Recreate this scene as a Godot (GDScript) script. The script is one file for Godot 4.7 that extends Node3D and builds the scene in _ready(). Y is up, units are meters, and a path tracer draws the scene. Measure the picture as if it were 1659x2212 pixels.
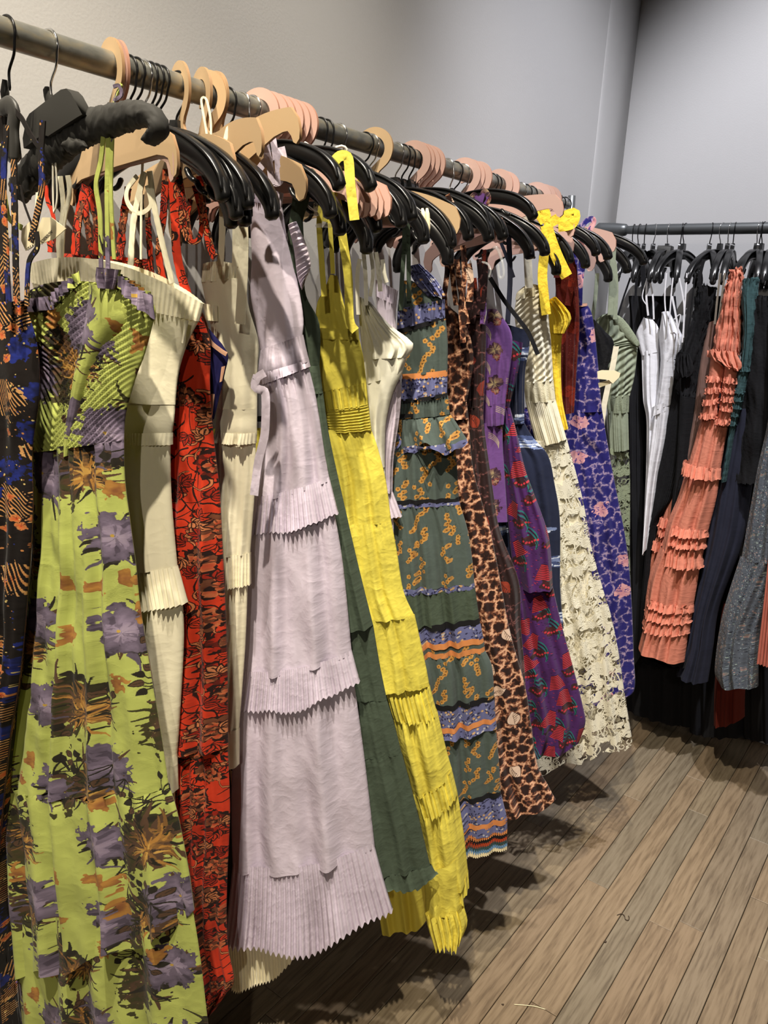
extends Node3D
# A corner of a clothes shop: two pipe rails of dresses, a plank floor and plaster walls.
# x: away from the long wall, y: up, -z: along the long rail into the corner. Metres.

var M := {}
var taken := {}
var rng := RandomNumberGenerator.new()
var nz := FastNoiseLite.new()
var crinkle: Texture2D
var weave: Texture2D
const ROD_X := -1.0
const ROD_Y := 1.82
const ROD_R := 0.0168
const ROOM_H := 4.6
const BACK_Z := -2.815
const JOINTS := {4: [-2.411], 5: [-2.604], 1: [-2.389], 3: [-1.843], 8: [-2.225]}


func _ready() -> void:
	# camera
	var cam := Camera3D.new()
	cam.name = "camera"
	cam.fov = 66.095
	cam.near = 0.02
	cam.transform = Transform3D(Basis(Vector3(0.799378, 0.047675, -0.598934), Vector3(-0.189801, 0.965839, -0.176441), Vector3(0.570062, 0.254721, 0.781119)), Vector3(0, 1.53, 0))
	add_child(cam)
	cam.current = true
	# surroundings: a closed room, so the sky is only a dim colour outside it
	var env := Environment.new()
	env.background_mode = Environment.BG_COLOR
	env.background_color = Color(0.05, 0.05, 0.055)
	env.tonemap_mode = Environment.TONE_MAPPER_LINEAR
	env.tonemap_exposure = 1.0
	env.sdfgi_enabled = true
	env.ssao_enabled = true
	env.ssil_enabled = true
	var we := WorldEnvironment.new()
	we.name = "environment"
	we.environment = env
	add_child(we)
	make_materials()
	# unseen ceiling spotlights, placed to light the two rails
	lamp(Vector3(-0.1, 4.1, 0.5), Vector3(-0.82, 0.6, -0.75), 12.8, Color(1.0, 0.95, 0.86), 21.0, "unseen warm spotlight nearest the camera, aimed at the lime dress")
	lamp(Vector3(-0.42, 4.2, -0.1), Vector3(-0.72, 0.5, -1.35), 10.8, Color(1.0, 0.96, 0.89), 23.5, "unseen warm spotlight over the middle of the long rail")
	lamp(Vector3(-0.4, 4.4, -1.15), Vector3(-0.45, 0.3, -1.95), 5.0, Color(1.0, 0.97, 0.93), 25.0, "unseen neutral spotlight over the corner end of the long rail")
	lamp(Vector3(-0.1, 4.3, -1.3), Vector3(-0.45, 1.15, -2.75), 13.5, Color(0.97, 0.97, 1.0), 27.0, "unseen cool spotlight aimed at the back rail")
	lamp(Vector3(1.5, 3.0, 2.3), Vector3(-0.8, 1.1, -1.1), 2.4, Color(1.0, 0.95, 0.88), 22.0, "added warm fill spotlight behind the camera, brightening the dress fronts")  # added fill lamp, lifts the fronts of the dresses on the long rail
	build_room()
	# rails
	var p := pipe("clothes_rail", "long scuffed steel pipe rail carrying the coloured dresses along the plaster wall", Vector3(ROD_X, ROD_Y, 0.7), Vector3(ROD_X, ROD_Y, -2.16), ROD_R, M.steel)
	bar(p, "upright", M.steel_back, [Vector3(0, 0.028, -2.885), Vector3(0, -0.9, -2.885), Vector3(0, -1.82, -2.885)], [0.0185], [0.0185], 28, 0.2)
	p = pipe("clothes_rail", "grey steel pipe rail along the far wall carrying mostly black dresses", Vector3(-1.15, ROD_Y, BACK_Z), Vector3(0.9, ROD_Y, BACK_Z), 0.0178, M.steel_back)
	bar(p, "end_fitting", M.steel_back, [Vector3(-0.035, 0.002, 0), Vector3(0.03, 0.001, 0), Vector3(0.085, 0, 0)], [0.024, 0.0235, 0.019], [0.024, 0.0235, 0.019], 28, 0.02)
	hang_1()
	hang_2()
	hang_3()
	hang_4()
	hang_5()
	hang_6()
	hang_7()
	hang_8()
	small_things()

func lamp(at: Vector3, aim: Vector3, power: float, c: Color, angle: float, label: String) -> void:
	spot(at, aim, power, c, angle, 0.03)
	tag(get_child(get_child_count() - 1), label, "spotlight", "unseen and added spotlights on the ceiling")

func small_things() -> void:
	pass

# ---------------------------------------------------------------- helpers
func numbered(called: String) -> String:
	var k: int = taken.get(called, 0)
	taken[called] = k + 1
	return called if k == 0 else "%s_%03d" % [called, k]

func tag(o: Node3D, label: String, category: String, group := "") -> void:
	o.set_meta("label", label)
	o.set_meta("category", category)
	if group != "":
		o.set_meta("group", group)

func thing(called: String, label: String, category: String, at: Vector3, turn := 0.0, group := "") -> Node3D:
	var o := Node3D.new()
	o.name = numbered(called)
	add_child(o)
	o.position = at
	o.rotation.y = turn
	tag(o, label, category, group)
	return o

func put(called: String, mesh: Mesh, mat: Material, parent: Node3D = null) -> MeshInstance3D:
	var o := MeshInstance3D.new()
	o.mesh = mesh
	if mat:
		o.material_override = mat
	o.cast_shadow = GeometryInstance3D.SHADOW_CASTING_SETTING_ON
	if parent == null:
		o.name = numbered(called)
		add_child(o)
	else:
		o.name = called
		parent.add_child(o, true)
	return o

func structure(called: String, mesh: Mesh, mat: Material, at: Vector3) -> MeshInstance3D:
	var o := MeshInstance3D.new()
	o.mesh = mesh
	o.material_override = mat
	o.name = called
	add_child(o)
	o.position = at
	o.set_meta("kind", "structure")
	return o

func box(size: Vector3) -> BoxMesh:
	var b := BoxMesh.new()
	b.size = size
	return b

func mat(c: Color, rough := 0.9, metal := 0.0) -> StandardMaterial3D:
	var m := StandardMaterial3D.new()
	m.albedo_color = c
	m.roughness = rough
	m.metallic = metal
	return m

func cloth(c: Color, tex: Texture2D = null, tile := 0.4, crease := 0.3, crease_tile := 0.3, sheen := 0.25) -> StandardMaterial3D:
	var m := mat(c, 0.88)
	m.metallic_specular = 0.3
	m.rim_enabled = sheen > 0.0
	m.rim = sheen * 0.5
	m.rim_tint = 0.6
	m.cull_mode = BaseMaterial3D.CULL_DISABLED
	if tex:
		m.albedo_texture = tex
		m.uv1_scale = Vector3(1.0 / tile, 1.0 / tile, 1.0)
	else:
		m.uv1_scale = Vector3(1.0 / crease_tile, 1.0 / crease_tile, 1.0)
	if crease > 0.0:
		m.normal_enabled = true
		m.normal_texture = crinkle
		m.normal_scale = crease * 0.6
	return m

func rgb(r: int, g: int, b: int) -> Color:
	return Color(r / 255.0, g / 255.0, b / 255.0)

func cat(a: float, b: float, c: float, d: float, t: float) -> float:
	return 0.5 * (2.0 * b + (c - a) * t + (2.0 * a - 5.0 * b + 4.0 * c - d) * t * t + (3.0 * b - a - 3.0 * c + d) * t * t * t)

func row_at(rows: Array, t: float) -> Array:
	var n := rows.size() - 1
	var k := clampi(int(t), 0, n - 1)
	var f := t - k
	var a: Array = rows[maxi(k - 1, 0)]
	var b: Array = rows[k]
	var c: Array = rows[k + 1]
	var d: Array = rows[mini(k + 2, n)]
	return [cat(a[0], b[0], c[0], d[0], f), cat(a[1], b[1], c[1], d[1], f), cat(a[2], b[2], c[2], d[2], f), cat(a[3], b[3], c[3], d[3], f)]

# A closed length of cloth: rows are [left, its height, right, its height]; two layers with folds, pleats and gathers.
func panel(par: Node3D, called: String, m: Material, rows: Array, o := {}) -> MeshInstance3D:
	var last: Array = rows[rows.size() - 1]
	var first: Array = rows[0]
	var high: float = maxf(absf(float(first[3]) - float(last[3])), absf(float(first[1]) - float(last[1])))
	var pp: int = o.get("pp", 0)
	var na: int = o.get("na", pp * 12 if pp > 0 else 112)
	var nv: int = o.get("nv", clampi(int(high / 0.011), 5, 90))
	var d0: float = o.get("d0", 0.014)
	var d1: float = o.get("d1", 0.02)
	var f0: float = o.get("f0", 0.0)
	var f1: float = o.get("f1", 0.006)
	var fk: float = o.get("fk", 3.0)
	var g: float = o.get("g", 0.0)
	var gb: float = o.get("gb", 0.0)
	var gk: float = o.get("gk", 17.0)
	var gl: float = o.get("gl", 0.04)
	var pa: float = o.get("pa", 0.004)
	var ribs: float = o.get("ribs", 0.0)
	var ribn: float = o.get("ribn", 8.0)
	var diag: float = o.get("diag", 0.0)
	var vee: float = o.get("vee", 0.0)
	var veec: float = o.get("veec", 0.4)
	var wr: float = o.get("wr", 0.003)
	var w0: float = o.get("w", 0.0)
	var hw: float = o.get("hw", 0.0)
	var arch: float = o.get("arch", 0.0)
	var tatter: float = o.get("tatter", 0.0)
	var sd: float = o.get("seed", 1.0)
	var ph: float = o.get("ph", sd) * 0.37
	var st := SurfaceTool.new()
	st.begin(Mesh.PRIMITIVE_TRIANGLES)
	var half := na / 2
	for v in nv + 1:
		var t := float(v) / nv
		var r := row_at(rows, t * (rows.size() - 1))
		var ul: float = r[0]
		var yl: float = r[1]
		var ur: float = r[2]
		var yr: float = r[3]
		var wide := ur - ul
		var d := lerpf(d0, d1, t)
		var fa := lerpf(f0, f1, smoothstep(0.0, 1.0, t))
		var down := t * high
		var ga := g * exp(-down / gl) + gb * exp(-(high - down) / gl)
		for i in na + 1:
			var front := i <= half
			var q := float(i) / half if front else 2.0 - float(i) / half
			q = clampf(q, 0.0, 1.0)
			if pp == 0:
				q = lerpf(q, 0.5 - 0.5 * cos(PI * q), 0.45)
			var edge := pow(maxf(sin(PI * q), 0.0), 0.6)
			var soft := minf(1.0, edge * 1.4)
			var u := ul + wide * q
			var y := lerpf(yl, yr, q)
			var fold := sin(TAU * (fk * q + ph + 0.3 * y)) * 0.6 + sin(TAU * (fk * 1.73 * q + ph * 2.3 - 0.25 * y)) * 0.4
			fold = fold * (0.72 + 0.28 * absf(fold)) 
			var w := fa * fold * soft
			if ga > 0.00005:
				w += ga * soft * (sin(TAU * (gk * q + ph * 3.0)) + 0.6 * sin(TAU * (gk * 1.63 * q + ph)))
			if pp > 0:
				var s := fposmod(q * pp + 0.13 * sin(q * 9.0 + ph * 5.0), 1.0)
				var saw := s / 0.68 if s < 0.68 else (1.0 - s) / 0.32
				w += (saw - 0.5) * pa * (0.45 + 0.55 * t)
				y -= (saw - 0.5) * pa * 0.2 * t
			if ribs > 0.0:
				w += ribs * soft * sin(TAU * (ribn * t + diag * (q - 0.5) + vee * absf(q - veec)))
			if wr > 0.0:
				w += wr * soft * nz.get_noise_3d(u * 19.0 + y * 4.0 + sd * 7.0, y * 5.0 - u * 3.0, sd * 11.0 + (0.0 if front else 5.0))
			if tatter > 0.0:
				u += tatter * nz.get_noise_3d(y * 160.0, sd * 9.0, q * 8.0) * absf(2.0 * q - 1.0)
				y += tatter * nz.get_noise_3d(u * 160.0, sd * 3.0, 4.0)
			y += arch * 4.0 * q * (1.0 - q) * (1.0 - t)
			y += hw * (fold * 0.5 + 0.5 * sin(TAU * (fk * 0.5 * q + ph))) * t * t * t
			w += d * edge * (1.0 if front else -1.0) + w0
			st.set_uv(Vector2(u + 0.45 * w + sd * 0.113 + (0.0 if front else 0.31), -y + sd * 0.071))
			st.add_vertex(Vector3(u, y, w))
	for v in nv:
		for i in na:
			var a := v * (na + 1) + i
			var b := a + na + 1
			st.add_index(a)
			st.add_index(a + 1)
			st.add_index(b + 1)
			st.add_index(a)
			st.add_index(b + 1)
			st.add_index(b)
	st.generate_normals()
	return put(called, st.commit(), m, par)

func smooth_path(pts: Array, step: float) -> PackedVector3Array:
	var c := Curve3D.new()
	c.bake_interval = step
	var n := pts.size()
	for i in n:
		var p: Vector3 = v3(pts[i])
		var a: Vector3 = v3(pts[maxi(i - 1, 0)])
		var b: Vector3 = v3(pts[mini(i + 1, n - 1)])
		var tan := (b - a) / 6.0
		c.add_point(p, -tan, tan)
	return c.get_baked_points()

func v3(p) -> Vector3:
	return p if p is Vector3 else Vector3(p[0], p[1], p[2])

# A strap of cloth along a path, with thickness; it may twist along its length.
func ribbon(par: Node3D, called: String, m: Material, pts: Array, wide: float, o := {}) -> MeshInstance3D:
	var p := smooth_path(pts, clampf(wide * 0.4, 0.004, 0.01))
	var thick: float = o.get("thick", 0.0009)
	var twist0: float = o.get("t0", 0.0)
	var twist1: float = o.get("t1", twist0)
	var rip: float = o.get("rip", 0.0006) * clampf(wide / 0.012, 0.2, 1.0) * 0.5
	var taper: float = o.get("taper", 1.0)
	var sd: float = o.get("seed", 1.0)
	var face: Vector3 = o.get("face", Vector3(0, 0, 1))
	var st := SurfaceTool.new()
	st.begin(Mesh.PRIMITIVE_TRIANGLES)
	var rings := []
	var along := 0.0
	for i in p.size():
		var dir := (p[mini(i + 1, p.size() - 1)] - p[maxi(i - 1, 0)]).normalized()
		if i > 0:
			along += p[i].distance_to(p[i - 1])
		var t := float(i) / maxi(p.size() - 1, 1)
		var side := dir.cross(face)
		if side.length() < 0.2:
			side = dir.cross(Vector3(0, 1, 0.01))
		side = side.normalized().rotated(dir, lerpf(twist0, twist1, t))
		var up := side.cross(dir).normalized()
		var ring := []
		for k in 5:
			var s := k / 4.0 - 0.5
			var bump := rip * 0.5 * sin(along * 420.0 + k * 1.9 + sd) + rip * 1.6 * nz.get_noise_3d(along * 30.0, s * 6.0, sd * 13.0)
			ring.append([p[i] + side * s * wide * lerpf(1.0, taper, t) + up * bump, up, Vector2(s * wide + sd * 0.09, along)])
		rings.append(ring)
	for f in [1.0, -1.0]:
		st.set_smooth_group(0 if f > 0 else 1)
		for i in rings.size() - 1:
			for k in 4:
				var c := [rings[i][k], rings[i][k + 1], rings[i + 1][k + 1], rings[i + 1][k]]
				var order := [0, 1, 2, 0, 2, 3] if f > 0 else [0, 2, 1, 0, 3, 2]
				for j in order:
					st.set_uv(c[j][2])
					st.add_vertex(c[j][0] + c[j][1] * thick * f)
	st.set_smooth_group(2)
	for i in rings.size() - 1:
		for k in [0, 4]:
			var a: Array = rings[i][k]
			var b: Array = rings[i + 1][k]
			var q := [a[0] + a[1] * thick, b[0] + b[1] * thick, b[0] - b[1] * thick, a[0] - a[1] * thick]
			var order := [0, 1, 2, 0, 2, 3] if k == 4 else [0, 2, 1, 0, 3, 2]
			for j in order:
				st.set_uv(a[2])
				st.add_vertex(q[j])
	st.generate_normals()
	return put(called, st.commit(), m, par)

# A round or oval bar along a path; radii may change along it. Adds to a SurfaceTool.
func add_bar(st: SurfaceTool, pts: PackedVector3Array, ra: Array, rb: Array, seg := 10, lumps := 0.0) -> void:
	var n := pts.size()
	var rings := []
	var up := Vector3(0, 0, 1)
	for i in n:
		var dir := (pts[mini(i + 1, n - 1)] - pts[maxi(i - 1, 0)]).normalized()
		var side := dir.cross(up)
		if side.length() < 0.1:
			side = dir.cross(Vector3(1, 0, 0))
		side = side.normalized()
		var out := side.cross(dir).normalized()
		var t := float(i) / maxi(n - 1, 1)
		var a := pick(ra, t)
		var b := pick(rb, t)
		if i == 0 or i == n - 1:
			a *= 0.55
			b *= 0.55
		var ring := []
		for k in seg:
			var an := TAU * k / seg
			var w := 1.0
			if lumps > 0.0:
				w += lumps * nz.get_noise_3d(pts[i].x * 90.0, pts[i].y * 90.0, an * 12.0)
			ring.append(pts[i] + side * cos(an) * a * w + out * sin(an) * b * w)
		rings.append(ring)
	for i in n - 1:
		for k in seg:
			var l := (k + 1) % seg
			for p in [rings[i][k], rings[i + 1][l], rings[i][l], rings[i][k], rings[i + 1][k], rings[i + 1][l]]:
				st.set_uv(Vector2(p.x, p.y))
				st.add_vertex(p)
	for k in range(1, seg - 1):
		for p in [rings[0][0], rings[0][k], rings[0][k + 1]]:
			st.set_uv(Vector2(p.x, p.y))
			st.add_vertex(p)
		for p in [rings[n - 1][0], rings[n - 1][k + 1], rings[n - 1][k]]:
			st.set_uv(Vector2(p.x, p.y))
			st.add_vertex(p)

func pick(a: Array, t: float) -> float:
	var n := a.size() - 1
	if n == 0:
		return a[0]
	var k := clampi(int(t * n), 0, n - 1)
	return lerpf(a[k], a[k + 1], t * n - k)

func bar(par: Node3D, called: String, m: Material, pts: Array, ra: Array, rb: Array, seg := 10, step := 0.008, lumps := 0.0) -> MeshInstance3D:
	var st := SurfaceTool.new()
	st.begin(Mesh.PRIMITIVE_TRIANGLES)
	add_bar(st, smooth_path(pts, step), ra, rb, seg, lumps)
	st.generate_normals()
	return put(called, st.commit(), m, par)

# A flat outline cut from board or card: faces in one tone, cut edge in another.
func cut_sheet(poly: PackedVector2Array, thick: float) -> ArrayMesh:
	var tri := Geometry2D.triangulate_polygon(poly)
	var cw := Geometry2D.is_polygon_clockwise(poly)
	var st := SurfaceTool.new()
	st.begin(Mesh.PRIMITIVE_TRIANGLES)
	for f in [1.0, -1.0]:
		st.set_smooth_group(-1)
		for i in range(0, tri.size(), 3):
			var a := poly[tri[i]]
			var b := poly[tri[i + 1]]
			var c := poly[tri[i + 2]]
			var ccw := (b - a).cross(c - a) > 0.0
			var order := [a, c, b] if ccw == (f > 0.0) else [a, b, c]
			for p in order:
				st.set_uv(p)
				st.add_vertex(Vector3(p.x, p.y, f * thick * 0.5))
	st.generate_normals()
	var mesh := st.commit()
	var se := SurfaceTool.new()
	se.begin(Mesh.PRIMITIVE_TRIANGLES)
	for i in poly.size():
		var a := poly[i]
		var b := poly[(i + 1) % poly.size()]
		var q := [Vector3(a.x, a.y, thick * 0.5), Vector3(b.x, b.y, thick * 0.5), Vector3(b.x, b.y, -thick * 0.5), Vector3(a.x, a.y, -thick * 0.5)]
		var order := [0, 1, 2, 0, 2, 3] if cw == false else [0, 2, 1, 0, 3, 2]
		for j in order:
			se.set_uv(Vector2(q[j].x, q[j].y))
			se.add_vertex(q[j])
	se.generate_normals()
	se.commit(mesh)
	return mesh

# ---------------------------------------------------------------- printed cloth
class Canvas:
	var n: int
	var img: Image
	var fn := FastNoiseLite.new()
	var r := RandomNumberGenerator.new()
	func _init(size: int, base: Color, sd: int) -> void:
		n = size
		img = Image.create(size, size, false, Image.FORMAT_RGB8)
		img.fill(base)
		fn.seed = sd
		r.seed = sd
		fn.frequency = 0.022
		fn.fractal_octaves = 3
	func dot(x: float, y: float, rad: float, c: Color) -> void:
		for j in range(int(y - rad), int(y + rad) + 1):
			for i in range(int(x - rad), int(x + rad) + 1):
				if (i - x) * (i - x) + (j - y) * (j - y) <= rad * rad:
					img.set_pixel(posmod(i, n), posmod(j, n), c)
	func line(a: Vector2, b: Vector2, w: float, c: Color, w2 := -1.0) -> void:
		var k := maxi(int(a.distance_to(b) / maxf(w * 0.5, 0.7)), 1)
		for i in k + 1:
			var t := float(i) / k
			var p := a.lerp(b, t)
			dot(p.x, p.y, w if w2 < 0.0 else lerpf(w, w2, t), c)
	func curl(p: Vector2, ang: float, length: float, bend: float, w: float, c: Color, w2 := -1.0) -> Vector2:
		var k := int(length / 2.0)
		for i in k:
			p += Vector2.from_angle(ang) * 2.0
			ang += bend * 2.0
			dot(p.x, p.y, w if w2 < 0.0 else lerpf(w, w2, float(i) / k), c)
		return p
	func leaf(p: Vector2, ang: float, length: float, wide: float, fill: Color, rim: Color, ow: float) -> void:
		var d := Vector2.from_angle(ang)
		var s := d.orthogonal()
		var step := 0.7
		var t := 0.0
		while t < length:
			var hw := wide * sin(PI * pow(t / length, 0.8)) + 0.5
			var k := -hw
			while k <= hw:
				var c := rim if (hw - absf(k) < ow or (absf(k) < ow * 0.4 and t < length * 0.7)) else fill
				var q := p + d * t + s * k
				img.set_pixel(posmod(int(q.x), n), posmod(int(q.y), n), c)
				k += 0.7
			t += step
	# a painted flower: ragged petals, tone from inner to outer
	func flower(x: float, y: float, rad: float, petals: float, a: Color, b: Color, rag: float, dark: Color, vein := 0.3) -> void:
		var ph := r.randf() * TAU
		var zz := r.randf() * 900.0
		for j in range(int(y - rad * 1.6), int(y + rad * 1.6) + 1):
			for i in range(int(x - rad * 1.6), int(x + rad * 1.6) + 1):
				var dx := i - x
				var dy := j - y
				var d := sqrt(dx * dx + dy * dy)
				var an := atan2(dy, dx)
				var e := rad * (0.74 + 0.26 * sqrt(absf(cos(an * petals * 0.5 + ph)))) * (1.0 + rag * fn.get_noise_3d(i * 1.6, j * 1.6, zz))
				if d < e:
					var f := d / e
					var v := fn.get_noise_3d(an * 60.0, d * 0.8, zz)
					var c := a.lerp(b, clampf(f + v * 0.6, 0.0, 1.0))
					if v > vein or (f < 0.16 and v > -0.1):
						c = c.lerp(dark, 0.55)
					img.set_pixel(posmod(i, n), posmod(j, n), c)
	# a burst of brush strokes
	func brush(x: float, y: float, rad: float, count: int, cols: Array, w: float, from := 0.0, spread := TAU) -> void:
		for k in count:
			var an := from + (r.randf() - 0.5) * spread
			var p := Vector2(x, y) + Vector2.from_angle(an) * rad * r.randf_range(0.05, 0.55)
			curl(p, an + r.randf_range(-0.5, 0.5), rad * r.randf_range(0.25, 0.6), r.randf_range(-0.02, 0.02), w * r.randf_range(0.5, 1.2), cols[r.randi() % cols.size()], w * 0.25)
	# a patch with a torn outline
	func patch(x: float, y: float, rx: float, ry: float, c: Color, c2: Color, rag := 0.9) -> void:
		var zz := r.randf() * 900.0
		for j in range(int(y - ry * 1.9), int(y + ry * 1.9) + 1):
			for i in range(int(x - rx * 1.9), int(x + rx * 1.9) + 1):
				var d := Vector2((i - x) / rx, (j - y) / ry).length()
				var v := fn.get_noise_3d(i * 1.4, j * 1.4, zz)
				if d + rag * v * 0.75 < 0.85:
					img.set_pixel(posmod(i, n), posmod(j, n), c.lerp(c2, clampf(0.5 + 1.4 * v, 0.0, 1.0)))
	func done() -> ImageTexture:
		img.generate_mipmaps()
		return ImageTexture.create_from_image(img)

func gray(n: int, kind: FastNoiseLite.NoiseType, freq: float, sd: int, set_up = null) -> PackedByteArray:
	var f := FastNoiseLite.new()
	f.noise_type = kind
	f.frequency = freq
	f.seed = sd
	if set_up != null:
		set_up.call(f)
	var im := f.get_seamless_image(n, n)
	im.convert(Image.FORMAT_L8)
	return im.get_data()

# maps a grey noise through a list of [level, colour]
func ramp(n: int, data: PackedByteArray, stops: Array) -> Image:
	var lut := PackedByteArray()
	for i in 256:
		var t := i / 255.0
		var c: Color = stops[0][1]
		for k in stops.size() - 1:
			var a: float = stops[k][0]
			var b: float = stops[k + 1][0]
			if t >= a:
				c = (stops[k][1] as Color).lerp(stops[k + 1][1], clampf((t - a) / maxf(b - a, 0.0001), 0.0, 1.0))
		lut.append_array([c.r8, c.g8, c.b8])
	var outb := PackedByteArray()
	outb.resize(n * n * 3)
	for i in n * n:
		var k := data[i] * 3
		outb[i * 3] = lut[k]
		outb[i * 3 + 1] = lut[k + 1]
		outb[i * 3 + 2] = lut[k + 2]
	return Image.create_from_data(n, n, false, Image.FORMAT_RGB8, outb)

func crease_map(n: int, sd: int, freq: float, strength: float) -> ImageTexture:
	var d := gray(n, FastNoiseLite.TYPE_SIMPLEX_SMOOTH, freq, sd, func(f: FastNoiseLite):
		f.fractal_type = FastNoiseLite.FRACTAL_RIDGED
		f.fractal_octaves = 3
		f.domain_warp_enabled = true
		f.domain_warp_amplitude = 25.0
		f.domain_warp_frequency = 0.01)
	var im := Image.create_from_data(n, n, false, Image.FORMAT_L8, d)
	im.convert(Image.FORMAT_RGBA8)
	im.bump_map_to_normal_map(strength)
	return ImageTexture.create_from_image(im)

func lime_print() -> ImageTexture:
	var c := Canvas.new(896, rgb(178, 187, 98), 11)
	var black := rgb(40, 36, 28)
	var brown := rgb(84, 62, 46)
	var plum := rgb(92, 82, 98)
	var lilac := rgb(138, 124, 146)
	var ochre := rgb(172, 124, 60)
	var moss := rgb(60, 58, 32)
	for k in 9:
		var p := Vector2(fposmod(k * 0.7549, 1.0), fposmod(k * 0.5698, 1.0)) * 896.0
		c.patch(p.x + 40, p.y - 30, 74, 56, black, moss, 1.1)
		c.patch(p.x - 10, p.y + 50, 52, 78, moss, brown, 1.2)
		c.brush(p.x + 20, p.y, 120, 30, [black, brown, moss], 6.0)
	for k in 9:
		var p := Vector2(fposmod(0.3 + k * 0.7549, 1.0), fposmod(0.45 + k * 0.5698, 1.0)) * 896.0
		c.patch(p.x, p.y, 52, 60, brown, ochre, 1.2)
		c.brush(p.x, p.y, 100, 54, [brown, ochre, rgb(128, 92, 50), brown, black], 4.5)
		c.brush(p.x, p.y + 16, 60, 24, [ochre, rgb(192, 150, 76)], 3.5)
	for k in 12:
		var p := Vector2(fposmod(0.12 + k * 0.7549, 1.0), fposmod(0.2 + k * 0.5698, 1.0)) * 896.0
		c.brush(p.x + 10, p.y + 14, 96, 34, [black, brown, plum], 6.0)
		c.patch(p.x, p.y + 40, 50, 34, black, plum, 1.0)
		c.flower(p.x, p.y, 66, 5.0, lilac, plum, 0.55, rgb(64, 56, 68), 0.22)
		c.flower(p.x + 6, p.y + 4, 30, 4.0, rgb(160, 146, 164), lilac, 0.6, plum, 0.1)
		c.dot(p.x, p.y, 4, rgb(186, 152, 70))
	for k in 30:
		var p := Vector2(c.r.randf(), c.r.randf()) * 896.0
		var a := c.r.randf() * TAU
		for j in 4:
			var q := c.curl(p, a + (j - 2) * 0.5, 40, 0.012, 1.6, black)
			c.leaf(q, a + (j - 2) * 0.5, 24, 9, black if j % 2 == 0 else brown, black, 1.5)
	for k in 16:
		c.patch(c.r.randf() * 896.0, c.r.randf() * 896.0, 20, 24, ochre, rgb(132, 84, 50), 1.6)
	return c.done()

func red_print() -> ImageTexture:
	var c := Canvas.new(768, rgb(200, 56, 28), 5)
	var black := rgb(38, 18, 14)
	var tan := rgb(198, 122, 78)
	var deep := rgb(160, 38, 20)
	for k in 110:
		c.curl(Vector2(c.r.randf(), c.r.randf()) * 768.0, c.r.randf() * TAU, 150, c.r.randf_range(-0.03, 0.03), 2.8, black, 1.2)
	for k in 60:
		var p := Vector2(c.r.randf(), c.r.randf()) * 768.0
		var a := c.r.randf() * TAU
		c.curl(p, a, 84, 0.04, 5.6, black, 2.4)
		c.curl(p, a, 84, 0.04, 3.4, tan, 1.0)
	for k in 30:
		var p := Vector2(fposmod(k * 0.7549, 1.0), fposmod(k * 0.5698, 1.0)) * 768.0
		c.flower(p.x, p.y, 54, 8.0, black, black, 0.3, black)
		c.flower(p.x, p.y, 46, 8.0, tan if k % 2 == 0 else deep, tan if k % 3 else deep, 0.3, black, 0.0)
		c.flower(p.x, p.y, 30, 6.0, black, black, 0.3, black)
		c.flower(p.x, p.y, 25, 6.0, deep, tan, 0.3, black, 0.05)
		c.flower(p.x, p.y, 10, 5.0, tan, black, 0.3, black, 0.1)
	for k in 105:
		var p := Vector2(c.r.randf(), c.r.randf()) * 768.0
		var a := c.r.randf() * TAU
		for j in 5:
			c.leaf(p, a + (j - 2) * 0.62, 42 - absi(j - 2) * 6, 10, [deep, tan, rgb(200, 56, 28)][k % 3], black, 2.8)
	return c.done()

func night_print() -> ImageTexture:
	var c := Canvas.new(640, rgb(24, 18, 16), 8)
	var tan := rgb(196, 130, 74)
	for k in 16:
		var p := Vector2(c.r.randf(), fposmod(k * 0.5698, 1.0)) * 640.0
		c.flower(p.x, p.y, 62, 3.0, tan, rgb(212, 160, 100), 0.5, rgb(150, 60, 30), 0.5)
		var a := c.r.randf() * TAU
		for j in 13:
			var d := Vector2.from_angle(a).orthogonal() * (j - 6) * 10.0
			c.line(p + d - Vector2.from_angle(a) * 70, p + d + Vector2.from_angle(a + 0.2) * 70, 3.0, rgb(20, 14, 14))
	for k in 22:
		c.patch(c.r.randf() * 640, c.r.randf() * 640, 34, 40, rgb(30, 42, 120), rgb(20, 26, 70), 1.3)
	for k in 40:
		c.flower(c.r.randf() * 640, c.r.randf() * 640, 15, 4.0, rgb(206, 84, 40), tan, 0.4, rgb(60, 20, 20))
	for k in 500:
		c.dot(c.r.randf() * 640, c.r.randf() * 640, c.r.randf_range(1.5, 4.0), [tan, rgb(20, 14, 14), rgb(40, 50, 130), rgb(214, 190, 120)][k % 4])
	return c.done()

func fern_print() -> ImageTexture:
	var c := Canvas.new(512, rgb(80, 92, 88), 21)
	for k in 27:
		var p := Vector2(fposmod(k * 0.7549, 1.0), fposmod(k * 0.5698, 1.0)) * 512.0
		for j in 6:
			var q := p + Vector2(c.r.randf_range(-20, 20), (j - 2.5) * 14)
			c.curl(q, -PI / 2 + c.r.randf_range(-0.5, 0.5), 20, 0.02, 1.3, rgb(52, 56, 44))
			c.flower(q.x, q.y, 11.5, 5.0, rgb(176, 124, 52), rgb(200, 150, 82), 0.3, rgb(140, 84, 36), 0.35)
			c.dot(q.x, q.y, 2.6, rgb(84, 50, 28))
	return c.done()

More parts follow.
